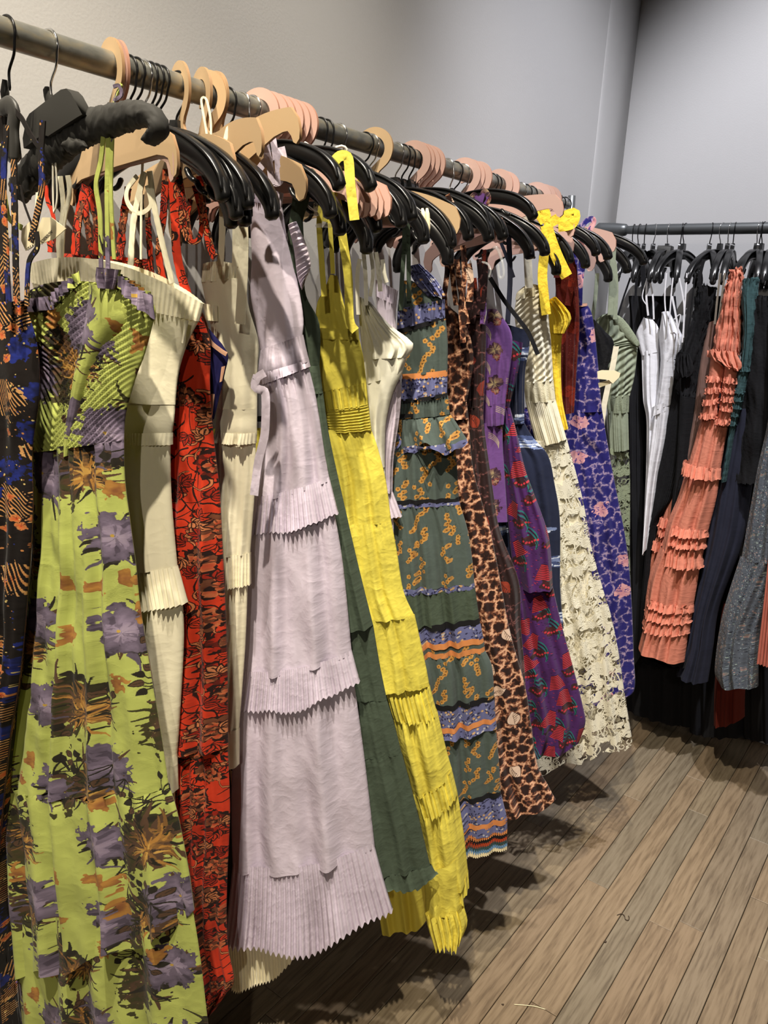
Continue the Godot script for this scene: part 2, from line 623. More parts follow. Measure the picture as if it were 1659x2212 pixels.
func calico_print() -> ImageTexture:
	var c := Canvas.new(384, rgb(104, 108, 152), 23)
	for k in 420:
		var p := Vector2(c.r.randf(), c.r.randf()) * 384.0
		c.leaf(p, c.r.randf() * TAU, 12, 3, rgb(52, 52, 86), rgb(44, 44, 74), 1.0)
	for k in 170:
		var p := Vector2(c.r.randf(), c.r.randf()) * 384.0
		c.flower(p.x, p.y, 6, 5.0, rgb(206, 190, 160), [rgb(170, 176, 204), rgb(206, 150, 84)][k % 2], 0.2, rgb(120, 110, 140), 0.6)
	return c.done()

func cells_print(n: int, sd: int, freq: float, dark: Color, mid: Color, pale: Color, edge: float) -> Image:
	var d := gray(n, FastNoiseLite.TYPE_CELLULAR, freq, sd, func(f: FastNoiseLite):
		f.cellular_return_type = FastNoiseLite.RETURN_DISTANCE2_SUB
		f.cellular_jitter = 0.8
		f.domain_warp_enabled = true
		f.domain_warp_amplitude = 12.0
		f.domain_warp_frequency = 0.03)
	return ramp(n, d, [[0.0, pale], [edge * 0.55, pale], [edge, mid], [edge * 1.45, dark], [1.0, dark]])

func cells_tex(n: int, sd: int, freq: float, dark: Color, mid: Color, pale: Color, edge: float, patches: Array) -> ImageTexture:
	var c := Canvas.new(n, dark, sd)
	c.img = cells_print(n, sd, freq, dark, mid, pale, edge)
	for k in patches.size() * 5:
		var p := Vector2(c.r.randf(), fposmod(k * 0.5698, 1.0)) * n
		var col: Color = patches[k % patches.size()]
		var a := c.r.randf() * TAU
		c.leaf(p, a, 70, 26, col, dark, 2.0)
		for j in 5:
			c.line(p + Vector2.from_angle(a) * (14 + j * 10), p + Vector2.from_angle(a + 0.4) * (24 + j * 12), 0.8, dark)
	return c.done()

func purple_print() -> ImageTexture:
	var c := Canvas.new(512, rgb(104, 68, 128), 31)
	for k in 12:
		var p := Vector2(fposmod(k * 0.7549, 1.0), fposmod(k * 0.5698, 1.0)) * 512.0
		c.flower(p.x, p.y, 34, 4.0, rgb(176, 158, 112), rgb(72, 38, 58), 0.5, rgb(40, 26, 44), 0.1)
		c.flower(p.x + 10, p.y + 30, 16, 3.0, rgb(180, 158, 120), rgb(120, 54, 54), 0.5, rgb(40, 26, 44), 0.2)
		for j in 4:
			c.curl(p + Vector2(-60, 40 + j * 7), 0.2, 70, 0.016, 1.2, rgb(180, 168, 128))
	return c.done()

func berry_print() -> ImageTexture:
	var c := Canvas.new(640, rgb(66, 30, 84), 41)
	for k in 900:
		var p := Vector2(c.r.randf(), c.r.randf()) * 640.0
		c.line(p, p + Vector2(6, 1), 1.4, [rgb(150, 40, 60), rgb(44, 18, 60), rgb(40, 16, 50)][k % 3])
	for k in 26:
		var p := Vector2(fposmod(k * 0.7549, 1.0), fposmod(k * 0.5698, 1.0)) * 640.0
		for j in 5:
			c.curl(p + Vector2(0, j * 9), 0.3, 120 - j * 12, 0.014, 2.6, [rgb(24, 104, 96), rgb(30, 20, 30)][j % 2])
		c.patch(p.x + 10, p.y + 60, 40, 26, rgb(44, 22, 26), rgb(70, 30, 30), 0.8)
		for j in 6:
			c.dot(p.x - 10 + j * 12, p.y + 62 + 8 * sin(j), 5, rgb(178, 44, 56))
	for k in 22:
		var p := Vector2(fposmod(0.2 + k * 0.7549, 1.0), fposmod(0.1 + k * 0.5698, 1.0)) * 640.0
		var a := c.r.randf_range(0.9, 2.0)
		var s := Vector2.from_angle(a).orthogonal()
		for t in 70:
			var w := lerpf(14, 34, t / 70.0)
			c.line(p + Vector2.from_angle(a) * t + s * w, p + Vector2.from_angle(a) * t - s * w, 1.2, rgb(24, 12, 24) if t % 8 < 3 else rgb(176, 46, 56))
	return c.done()

func dye_print() -> ImageTexture:
	var c := Canvas.new(512, rgb(26, 32, 54), 51)
	for k in 18:
		var p := Vector2(c.r.randf(), fposmod(k * 0.5698, 1.0)) * 512.0
		for j in 60:
			var q := p + Vector2(c.r.randf_range(-90, 90), c.r.randf_range(-9, 9))
			c.line(q, q + Vector2(c.r.randf_range(8, 30), c.r.randf_range(-3, 3)), c.r.randf_range(1.0, 3.4), [rgb(196, 204, 216), rgb(110, 124, 160), rgb(60, 72, 110)][j % 3])
	return c.done()

func royal_print() -> ImageTexture:
	var c := Canvas.new(512, rgb(34, 28, 110), 61)
	c.img = cells_print(512, 61, 0.022, rgb(36, 32, 104), rgb(60, 54, 114), rgb(166, 144, 168), 0.26)
	for k in 7:
		var p := Vector2(fposmod(k * 0.7549, 1.0), fposmod(k * 0.5698, 1.0)) * 512.0
		c.patch(p.x, p.y, 40, 34, rgb(214, 160, 160), rgb(190, 130, 140), 0.7)
		c.brush(p.x, p.y, 40, 10, [rgb(60, 40, 120)], 2.0)
	return c.done()

func dusk_print() -> ImageTexture:
	var c := Canvas.new(512, rgb(84, 90, 98), 71)
	for k in 1500:
		var p := Vector2(c.r.randf(), c.r.randf()) * 512.0
		c.dot(p.x, p.y, c.r.randf_range(1.0, 4.5), [rgb(34, 34, 42), rgb(130, 142, 150), rgb(160, 132, 124), rgb(58, 66, 80), rgb(160, 176, 164)][k % 5])
	for k in 40:
		c.flower(c.r.randf() * 512, c.r.randf() * 512, 14, 5.0, rgb(160, 120, 110), rgb(110, 124, 122), 0.5, rgb(30, 30, 40))
	return c.done()

func lace_print() -> ImageTexture:
	# cotton guipure: white where there is thread, cut away between the leaves
	var n := 640
	var c := Canvas.new(n, Color.BLACK, 81)
	var w := Color(1, 1, 1)
	for k in 80:
		var p := Vector2(c.r.randf(), c.r.randf()) * n
		var a := c.r.randf() * TAU
		c.leaf(p, a, c.r.randf_range(60, 110), c.r.randf_range(20, 30), w, w, 2.0)
		c.curl(p, a + 1.0, 150, c.r.randf_range(-0.03, 0.03), 6.0, w)
	for k in 50:
		var p := Vector2(c.r.randf(), c.r.randf()) * n
		c.curl(p, c.r.randf() * TAU, 120, 0.04, 5.0, w)
	var im := Image.create(n, n, false, Image.FORMAT_RGBA8)
	var d := gray(n, FastNoiseLite.TYPE_SIMPLEX, 0.09, 82)
	for j in n:
		for i in n:
			var on := c.img.get_pixel(i, j).r > 0.5
			var v := 0.86 + 0.14 * d[j * n + i] / 255.0
			im.set_pixel(i, j, Color(v, v, v, 1.0 if on else 0.0))
	im.generate_mipmaps()
	return ImageTexture.create_from_image(im)

func lace_bumps() -> ImageTexture:
	var n := 512
	var c := Canvas.new(n, Color(0.1, 0.1, 0.1), 83)
	for k in 90:
		var p := Vector2(c.r.randf(), c.r.randf()) * n
		var a := c.r.randf() * TAU
		c.leaf(p, a, c.r.randf_range(40, 80), c.r.randf_range(12, 20), Color(0.45, 0.45, 0.45), Color(1, 1, 1), 4.0)
		c.curl(p, a + 1.0, 110, c.r.randf_range(-0.05, 0.05), 3.6, Color(0.95, 0.95, 0.95))
	c.img.convert(Image.FORMAT_RGBA8)
	c.img.bump_map_to_normal_map(6.0)
	return ImageTexture.create_from_image(c.img)

func make_materials() -> void:
	nz.noise_type = FastNoiseLite.TYPE_SIMPLEX_SMOOTH
	nz.frequency = 1.0
	nz.seed = 7
	nz.fractal_type = FastNoiseLite.FRACTAL_FBM
	nz.fractal_octaves = 2
	crinkle = crease_map(512, 3, 0.008, 5.0)
	M.lime = cloth(Color.WHITE, lime_print(), 0.5, 0.5)
	M.red = cloth(Color.WHITE, red_print(), 0.34, 0.4)
	M.night = cloth(Color.WHITE, night_print(), 0.26, 0.4)
	M.fern = cloth(Color.WHITE, fern_print(), 0.22, 0.4)
	M.calico = cloth(Color.WHITE, calico_print(), 0.16, 0.3)
	M.giraffe = cloth(Color.WHITE, cells_tex(512, 91, 0.021, rgb(40, 22, 18), rgb(112, 66, 46), rgb(214, 166, 132), 0.28, [rgb(214, 186, 164)]), 0.27, 0.4)
	M.rust = cloth(Color.WHITE, cells_tex(512, 92, 0.021, rgb(40, 24, 24), rgb(58, 34, 32), rgb(112, 72, 70), 0.2, [rgb(140, 54, 36), rgb(128, 52, 40)]), 0.27, 0.4)
	M.purple = cloth(Color.WHITE, purple_print(), 0.26, 0.4)
	M.berry = cloth(Color.WHITE, berry_print(), 0.34, 0.4)
	M.dye = cloth(Color.WHITE, dye_print(), 0.5, 0.4)
	M.royal = cloth(Color.WHITE, royal_print(), 0.34, 0.5)
	M.maroon = cloth(rgb(210, 200, 196), cells_tex(256, 93, 0.05, rgb(104, 30, 22), rgb(70, 20, 18), rgb(196, 120, 80), 0.12, [rgb(150, 50, 30)]), 0.16, 0.4)
	M.dusk = cloth(Color.WHITE, dusk_print(), 0.19, 1.0)
	M.lace = cloth(rgb(236, 230, 206), lace_print(), 0.16, 0.0)
	M.lace.transparency = BaseMaterial3D.TRANSPARENCY_ALPHA_SCISSOR
	M.lace.alpha_scissor_threshold = 0.5
	M.lace.normal_enabled = true
	M.lace.normal_texture = lace_bumps()
	M.lace.normal_scale = 0.8
	M.sage_lace = M.lace.duplicate()
	M.sage_lace.albedo_color = rgb(150, 160, 132)
	var lb: Texture2D = M.lace.normal_texture
	for q in [["lace_solid", rgb(224, 216, 184)], ["sage_solid", rgb(136, 145, 124)]]:
		M[q[0]] = cloth(q[1], null, 0.4, 0.0, 0.12)
		M[q[0]].normal_enabled = true
		M[q[0]].normal_texture = lb
		M[q[0]].normal_scale = 1.0
	M.cream = cloth(rgb(246, 239, 210), null, 0.4, 0.4, 0.22)
	M.white = cloth(rgb(240, 238, 220))
	M.lilac = cloth(rgb(213, 202, 218), null, 0.4, 0.6, 0.22)
	M.green = cloth(rgb(74, 86, 72), null, 0.4, 0.8, 0.22)
	M.yellow = cloth(rgb(228, 214, 90), null, 0.4, 1.0, 0.26)
	M.gold = cloth(rgb(238, 206, 62), null, 0.4, 1.2, 0.14)
	M.ivory = cloth(rgb(230, 223, 198), null, 0.4, 0.4, 0.2)
	M.sage = cloth(rgb(138, 147, 128), null, 0.4, 0.4, 0.2)
	M.coral = cloth(rgb(212, 132, 108), null, 0.4, 1.0, 0.16)
	M.taupe = cloth(rgb(126, 98, 88))
	M.teal = cloth(rgb(58, 84, 86), null, 0.4, 1.0, 0.16)
	M.navy = cloth(rgb(38, 40, 54))
	M.ink = cloth(rgb(28, 28, 31))
	M.jet = cloth(rgb(24, 24, 26), null, 0.4, 1.0, 0.12)
	M.wine = cloth(rgb(96, 34, 24))
	M.marine = cloth(rgb(36, 34, 84))
	M.peach = cloth(rgb(226, 176, 146))
	M.orange = cloth(rgb(214, 140, 84))
	M.pearl = cloth(rgb(232, 232, 236), null, 0.4, 0.6, 0.3, 0.0)
	M.pearl.roughness = 0.5
	M.pearl.metallic_specular = 0.6
	M.grayband = cloth(rgb(120, 112, 100))
	M.stripe = cloth(rgb(176, 100, 84))
	M.bead_red = cloth(rgb(176, 70, 40))
	M.bead_blue = cloth(rgb(110, 150, 190))
	M.white_cord = mat(rgb(226, 222, 206), 0.7)
	# hardware
	M.black = mat(rgb(20, 20, 21), 0.3)
	M.matte = mat(rgb(44, 43, 40), 0.8)
	M.rubber = mat(rgb(50, 49, 46), 0.5)
	M.chrome = mat(rgb(205, 205, 205), 0.18, 1.0)
	M.blackwire = mat(rgb(24, 24, 25), 0.3, 0.4)
	M.clear = mat(Color(0.92, 0.93, 0.93, 0.22), 0.08)
	M.clear.transparency = BaseMaterial3D.TRANSPARENCY_ALPHA
	M.tan = mat(rgb(202, 172, 132), 0.62)
	M.pink = mat(rgb(206, 170, 156), 0.62)
	M.tan_edge = mat(rgb(150, 116, 80), 0.7)
	M.pink_edge = mat(rgb(158, 112, 92), 0.7)
	M.card = mat(rgb(238, 226, 188), 0.8)
	M.print = mat(rgb(60, 54, 44), 0.8)
	M.kraft = mat(rgb(150, 104, 62), 0.8)
	# scuffed steel of the rails
	var sd := gray(256, FastNoiseLite.TYPE_SIMPLEX, 0.02, 17, func(f: FastNoiseLite):
		f.fractal_octaves = 4
		f.fractal_type = FastNoiseLite.FRACTAL_FBM)
	M.steel = mat(Color.WHITE, 0.4, 0.6)
	M.steel.albedo_texture = ImageTexture.create_from_image(ramp(256, sd, [[0.0, rgb(112, 112, 106)], [0.5, rgb(136, 135, 128)], [0.75, rgb(146, 140, 124)], [1.0, rgb(160, 150, 126)]]))
	M.steel.uv1_triplanar = true
	M.steel.uv1_scale = Vector3(9, 9, 4)
	M.steel_back = mat(rgb(104, 107, 108), 0.42, 0.7)
	# plaster
	var pd := gray(512, FastNoiseLite.TYPE_SIMPLEX, 0.05, 19, func(f: FastNoiseLite):
		f.fractal_type = FastNoiseLite.FRACTAL_FBM
		f.fractal_octaves = 4)
	var pim := Image.create_from_data(512, 512, false, Image.FORMAT_L8, pd)
	var pnm: Image = pim.duplicate()
	pnm.convert(Image.FORMAT_RGBA8)
	pnm.bump_map_to_normal_map(2.0)
	M.wall = mat(rgb(194, 193, 192), 0.75)
	M.wall.normal_enabled = true
	M.wall.normal_texture = ImageTexture.create_from_image(pnm)
	M.wall.normal_scale = 0.12
	M.wall.uv1_triplanar = true
	M.wall.uv1_world_triplanar = true
	M.wall.uv1_scale = Vector3(5, 5, 5)
	M.dim = mat(rgb(62, 60, 58), 0.9)  # for the unseen walls and ceiling, darkened to cut bounced light
	# floor boards: one worn grain, several tones and offsets
	var wd := gray(512, FastNoiseLite.TYPE_SIMPLEX, 0.016, 29, func(f: FastNoiseLite):
		f.fractal_type = FastNoiseLite.FRACTAL_FBM
		f.fractal_octaves = 5
		f.fractal_gain = 0.65)
	var grain := ImageTexture.create_from_image(ramp(512, wd, [[0.0, rgb(176, 170, 164)], [0.35, rgb(222, 219, 214)], [0.6, rgb(244, 243, 240)], [1.0, rgb(255, 255, 255)]]))
	var tones := [rgb(130, 116, 94), rgb(125, 111, 92), rgb(134, 116, 93), rgb(122, 111, 93), rgb(130, 112, 90), rgb(119, 108, 92), rgb(133, 118, 97), rgb(125, 109, 88)]
	M.boards = []
	for k in tones.size():
		var b := mat(tones[k], 0.55)
		b.albedo_texture = grain
		b.uv1_triplanar = true
		b.uv1_world_triplanar = true
		b.uv1_scale = Vector3(7, 7, 0.5)
		b.uv1_offset = Vector3(k * 0.37, 0, k * 0.21)
		M.boards.append(b)
	M.gap = mat(rgb(60, 46, 32), 0.9)

# ---------------------------------------------------------------- fittings
func spot(at: Vector3, aim: Vector3, power: float, c: Color, angle: float, size: float) -> void:
	var t := thing("unseen_spotlight", "", "spotlight", at)  # out-of-view lamp body; the added fill lamp uses it too
	var dir := (aim - at).normalized()
	var up := Vector3(0, 0, 1) if absf(dir.y) > 0.95 else Vector3.UP
	var head := Node3D.new()
	head.name = "lamp_head"
	t.add_child(head)
	head.look_at_from_position(at, aim, up)
	var can := CylinderMesh.new()
	can.top_radius = 0.05
	can.bottom_radius = 0.04
	can.height = 0.13
	var o := put("housing", can, M.rubber, head)
	o.rotation.x = -PI / 2
	o.position = Vector3(0, 0, 0.075)
	var stem := CylinderMesh.new()
	stem.top_radius = 0.009
	stem.bottom_radius = 0.009
	stem.height = ROOM_H - at.y
	put("stem", stem, M.rubber, t).position = Vector3(0, (ROOM_H - at.y) * 0.5, 0)
	var lens := CylinderMesh.new()
	lens.top_radius = 0.042
	lens.bottom_radius = 0.042
	lens.height = 0.004
	var glow := mat(c, 0.4)
	glow.emission_enabled = true
	glow.emission = c
	glow.emission_energy_multiplier = 3.0
	var g := put("glowing_lens", lens, glow, head)
	g.rotation.x = PI / 2
	g.position = Vector3(0, 0, 0.008)
	var l := SpotLight3D.new()
	l.name = "beam"
	l.light_color = c
	l.light_energy = power
	l.spot_range = 12.0
	l.spot_attenuation = 2.0
	l.spot_angle = angle
	l.spot_angle_attenuation = 0.6
	l.light_size = size
	l.shadow_enabled = true
	head.add_child(l)
	l.position = Vector3(0, 0, -0.01)

func build_room() -> void:
	structure("wall_left", box(Vector3(0.1, 4.7, 6.2)), M.wall, Vector3(-1.25, 2.35, 0.0))
	structure("wall_back", box(Vector3(5.1, 4.7, 0.1)), M.wall, Vector3(1.35, 2.35, -3.07))
	structure("unseen_wall_right", box(Vector3(0.1, 4.7, 6.2)), M.dim, Vector3(3.85, 2.35, 0.0))  # out of view, kept dark so the rail shadows stay deep
	structure("unseen_wall_front", box(Vector3(5.1, 4.7, 0.1)), M.dim, Vector3(1.35, 2.35, 3.05))  # out of view behind the camera, dark to hold back bounce
	structure("ceiling", box(Vector3(5.2, 0.1, 6.3)), M.dim, Vector3(1.3, 4.65, 0.0))  # out of view; height and dark tone chosen for the lighting
	# the patched chase that runs up the long wall beside the corner, with a bead along its rounded edge
	var pr := PackedVector2Array()
	for k in 9:
		var a := PI / 2 * k / 8.0
		pr.append(Vector2(0.006 * sin(a), -0.03 + 0.03 * (1.0 - cos(a)) - 0.2))
	pr.append(Vector2(0.006, 0.02))
	pr.append(Vector2(0.0, 0.02))
	var st := SurfaceTool.new()
	st.begin(Mesh.PRIMITIVE_TRIANGLES)
	for k in pr.size() - 1:
		var a := Vector3(pr[k].x, 0.0, -pr[k].y)
		var b := Vector3(pr[k + 1].x, 0.0, -pr[k + 1].y)
		var h := Vector3(0, ROOM_H, 0)
		for p in [a, a + h, b + h, a, b + h, b]:
			st.add_vertex(p)
	st.generate_normals()
	var chase := structure("trim_1", st.commit(), M.wall.duplicate(), Vector3(-1.2, 0.0, -3.0))
	(chase.material_override as StandardMaterial3D).cull_mode = BaseMaterial3D.CULL_DISABLED
	(chase.material_override as StandardMaterial3D).roughness = 0.55
	# floor: a dark sub-floor, each board its own piece near the rails
	var fl := structure("floor", box(Vector3(5.0, 0.1, 6.1)), M.gap, Vector3(1.3, -0.07, 0.0))
	var pitch := 0.0637
	var r := RandomNumberGenerator.new()
	r.seed = 4
	var wide := 0.0
	var meshes := {}
	for row in range(-13, 17):
		var x1 := -0.165 - pitch * row
		var cuts := [-3.018]
		var z := -3.018 + r.randf_range(0.5, 1.2)
		while z < 0.2:
			cuts.append(z)
			z += r.randf_range(0.8, 1.5)
		if JOINTS.has(row):
			cuts = [-3.018]
			cuts.append_array(JOINTS[row])
			z = cuts[cuts.size() - 1] + r.randf_range(0.9, 1.4)
			while z < 0.2:
				cuts.append(z)
				z += r.randf_range(0.8, 1.5)
		cuts.append(1.6)
		for k in cuts.size() - 1:
			var a: float = cuts[k]
			var b: float = cuts[k + 1]
			var m := plank(pitch - 0.0016, b - a - 0.0014)
			var o := put("floor_board", m, M.boards[r.randi() % 8], fl)
			o.position = Vector3(x1 - pitch * 0.5 - 1.3, 0.05, (a + b) * 0.5)
			o.position.y += r.randf_range(-0.0006, 0.0006)
	# boards further off, out of the picture: one joined piece
	var far := SurfaceTool.new()
	far.begin(Mesh.PRIMITIVE_TRIANGLES)
	for row in range(-60, -13):
		far.append_from(plank(pitch - 0.0016, 4.61), 0, Transform3D(Basis(), Vector3(-0.165 - pitch * row - pitch * 0.5 - 1.3, 0.05, -0.71)))
	for row in range(-60, 17):
		far.append_from(plank(pitch - 0.0016, 1.4), 0, Transform3D(Basis(), Vector3(-0.165 - pitch * row - pitch * 0.5 - 1.3, 0.05, 2.3)))
	var fo := put("floor_boards_beyond", far.commit(), M.boards[1], fl)
	fo.set_meta("kind", "stuff")

var plank_store := {}
func plank(w: float, l: float) -> ArrayMesh:
	var key := Vector2i(int(w * 10000), int(l * 1000))
	if plank_store.has(key):
		return plank_store[key]
	var st := SurfaceTool.new()
	st.begin(Mesh.PRIMITIVE_TRIANGLES)
	var c := 0.0012
	var hx := w * 0.5
	var hz := l * 0.5
	var top := [Vector3(-hx + c, 0.02, -hz + c), Vector3(hx - c, 0.02, -hz + c), Vector3(hx - c, 0.02, hz - c), Vector3(-hx + c, 0.02, hz - c)]
	var mid := [Vector3(-hx, 0.02 - c, -hz), Vector3(hx, 0.02 - c, -hz), Vector3(hx, 0.02 - c, hz), Vector3(-hx, 0.02 - c, hz)]
	var low := [Vector3(-hx, 0, -hz), Vector3(hx, 0, -hz), Vector3(hx, 0, hz), Vector3(-hx, 0, hz)]
	st.set_smooth_group(-1)
	for p in [top[0], top[1], top[2], top[0], top[2], top[3]]:
		st.add_vertex(p)
	for k in 4:
		var j := (k + 1) % 4
		for q in [[top, mid], [mid, low]]:
			var u: Array = q[0]
			var d: Array = q[1]
			for p in [u[k], d[k], d[j], u[k], d[j], u[j]]:
				st.add_vertex(p)
	st.generate_normals()
	plank_store[key] = st.commit()
	return plank_store[key]

func pipe(called: String, label: String, a: Vector3, b: Vector3, r: float, m: Material) -> Node3D:
	var t := thing(called, label, "rail", a)
	bar(t, "pipe", m, [Vector3.ZERO, (b - a) * 0.5, b - a], [r], [r], 32, 0.2)
	return t

# ---------------------------------------------------------------- hangers
func plywood_outline(half: float, drop: float) -> PackedVector2Array:
	var p := PackedVector2Array()
	var c := Vector2(0, -0.006)
	for k in 29:      # outside of the hook, from its open end over the top and down the outer side
		var a := deg_to_rad(168.0 - 222.0 * k / 28.0)
		p.append(c + Vector2(cos(a), sin(a)) * 0.039)
	for q in [[0.015, -0.044], [0.009, -0.052], [0.012, -0.06], [0.024, -0.07], [0.042, -0.076]]:
		p.append(Vector2(q[0], q[1]))
	for k in 9:
		var t := k / 8.0
		p.append(Vector2(lerpf(0.055, half - 0.006, t), -0.079 - (drop - 0.1) * pow(t, 1.7)))
	for q in [[0.004, -0.02], [0.004, -0.036], [0.0, -0.046], [-0.008, -0.049], [-0.013, -0.044], [-0.015, -0.034], [-0.02, -0.025], [-0.03, -0.021]]:
		p.append(Vector2(half + q[0], -drop + 0.021 + q[1]))
	p.append(Vector2(half - 0.05, -drop + 0.004))
	p.append(Vector2(0, -drop + 0.006))
	p.append(Vector2(-half + 0.05, -drop + 0.004))
	for q in [[-0.03, -0.021], [-0.02, -0.025], [-0.015, -0.034], [-0.013, -0.044], [-0.008, -0.049], [0.0, -0.046], [0.004, -0.036], [0.004, -0.02]]:
		p.append(Vector2(-half - q[0], -drop + 0.021 + q[1]))
	for k in 9:
		var t := 1.0 - k / 8.0
		p.append(Vector2(-lerpf(0.055, half - 0.006, t), -0.079 - (drop - 0.1) * pow(t, 1.7)))
	for q in [[-0.036, -0.075], [-0.024, -0.068], [-0.019, -0.056], [-0.012, -0.046], [0.0, -0.036]]:
		p.append(Vector2(q[0], q[1]))
	for k in 19:      # inside of the hook, back to its open end
		var a := deg_to_rad(-62.0 + 226.0 * k / 18.0)
		p.append(c + Vector2(cos(a), sin(a)) * 0.0228)
	return p

var ply_mesh: ArrayMesh
func plywood(label: String, at: Vector3, turn: float, lean: float, face: Material, edge: Material, group: String, wide := 1.0) -> Node3D:
	var t := thing("plywood_hanger", label, "hanger", at, turn, group)
	t.rotation.z = lean
	if ply_mesh == null:
		ply_mesh = cut_sheet(plywood_outline(0.173, 0.132), 0.0042)
	var o := put("board", ply_mesh, null, t)
	o.scale.x = wide
	o.set_surface_override_material(0, face)
	o.set_surface_override_material(1, edge)
	return t

var wire_mesh: ArrayMesh
var arm_meshes := {}
func wire_hook() -> ArrayMesh:
	if wire_mesh == null:
		var st := SurfaceTool.new()
		st.begin(Mesh.PRIMITIVE_TRIANGLES)
		var pts := []
		for k in 12:
			var a := deg_to_rad(190.0 - 215.0 * k / 11.0)
			pts.append(Vector3(cos(a) * 0.0195, -0.001 + sin(a) * 0.0195, 0))
		pts.append(Vector3(0.014, -0.024, 0))
		pts.append(Vector3(0.004, -0.036, 0))
		pts.append(Vector3(0.0, -0.044, 0))
		pts.append(Vector3(0.0, -0.062, 0))
		add_bar(st, smooth_path(pts, 0.004), [0.0017], [0.0017], 8)
		st.generate_normals()
		wire_mesh = st.commit()
	return wire_mesh

func arms_mesh(half: float, drop: float, curl: float) -> ArrayMesh:
	var key := "%f %f %f" % [half, drop, curl]
	if not arm_meshes.has(key):
		var st := SurfaceTool.new()
		st.begin(Mesh.PRIMITIVE_TRIANGLES)
		for s in [1.0, -1.0]:
			var pts := [Vector3(-0.012 * s, -0.082, 0), Vector3(0.03 * s, -0.08, 0), Vector3(half * 0.5 * s, -0.082 - drop * 0.12, 0), Vector3(half * 0.8 * s, -0.082 - drop * 0.42, 0), Vector3(half * 0.96 * s, -0.082 - drop * 0.74, 0), Vector3(half * s * (1.0 - curl), -0.082 - drop, 0)]
			add_bar(st, smooth_path(pts, 0.006), [0.013, 0.014, 0.015, 0.015, 0.014, 0.013, 0.012], [0.006, 0.007, 0.008, 0.009, 0.01, 0.009, 0.007], 14)
			# raised rib along the upper edge, and the notch that keeps a strap from slipping
			var rib := PackedVector3Array()
			for p in smooth_path(pts, 0.006):
				rib.append(p + Vector3(0.004 * s, 0.0115, 0.0))
			add_bar(st, rib, [0.003], [0.0105], 8)
			add_bar(st, smooth_path([Vector3(half * 0.62 * s, -0.1 - drop * 0.3, 0), Vector3(half * 0.66 * s, -0.112 - drop * 0.3, 0), Vector3(half * 0.72 * s, -0.114 - drop * 0.34, 0)], 0.004), [0.0035], [0.005], 8)
		st.generate_normals()
		arm_meshes[key] = st.commit()
	return arm_meshes[key]

func neck_mesh(w: float, h: float) -> ArrayMesh:
	var pl := PackedVector2Array([Vector2(-w * 0.36, 0), Vector2(w * 0.36, 0), Vector2(w * 0.46, -h * 0.2), Vector2(w * 0.5, -h * 0.7), Vector2(w * 0.9, -h), Vector2(-w * 0.9, -h), Vector2(-w * 0.5, -h * 0.7), Vector2(-w * 0.46, -h * 0.2)])
	return cut_sheet(pl, 0.012)

var neck_store: ArrayMesh
func black_hanger(label: String, at: Vector3, turn: float, lean: float, chrome: bool, half: float, drop: float, group: String, body: Material = null) -> Node3D:
	var t := thing("plastic_hanger", label, "hanger", at, turn, group)
	t.rotation.z = lean
	put("hook", wire_hook(), M.chrome if chrome else M.blackwire, t)
	if neck_store == null:
		neck_store = neck_mesh(0.022, 0.05)
	put("neck", neck_store, body if body else M.black, t).position = Vector3(0, -0.046, 0)
	put("arms", arms_mesh(half, drop, 0.0), body if body else M.black, t)
	return t

func card_tag(label: String, at: Vector3, turn: Vector3, poly: Array, bend: float) -> Node3D:
	var t := thing("swing_tag", label, "tag", at)
	t.rotation = turn
	var p := PackedVector2Array()
	for q in poly:
		p.append(Vector2(q[0], q[1]))
	put("card", cut_sheet(p, 0.0012), M.card, t)
	return t

func lettering(par: Node3D, words: String, at: Vector3, size: float, lean: float) -> void:
	var tm := TextMesh.new()
	var f := SystemFont.new()
	f.font_names = PackedStringArray(["Droid Serif"])
	tm.font = f
	tm.text = words
	tm.font_size = 48
	tm.pixel_size = size / 48.0
	tm.depth = 0.0004
	var o := put("lettering", tm, M.print, par)
	o.position = at
	o.rotation.z = lean

func neck_block() -> ArrayMesh:
	return cut_sheet(PackedVector2Array([Vector2(-0.022, 0.03), Vector2(0.02, 0.03), Vector2(0.025, 0.024), Vector2(0.025, -0.03), Vector2(0.018, -0.036), Vector2(-0.02, -0.036), Vector2(-0.027, -0.03), Vector2(-0.027, 0.024)]), 0.044)

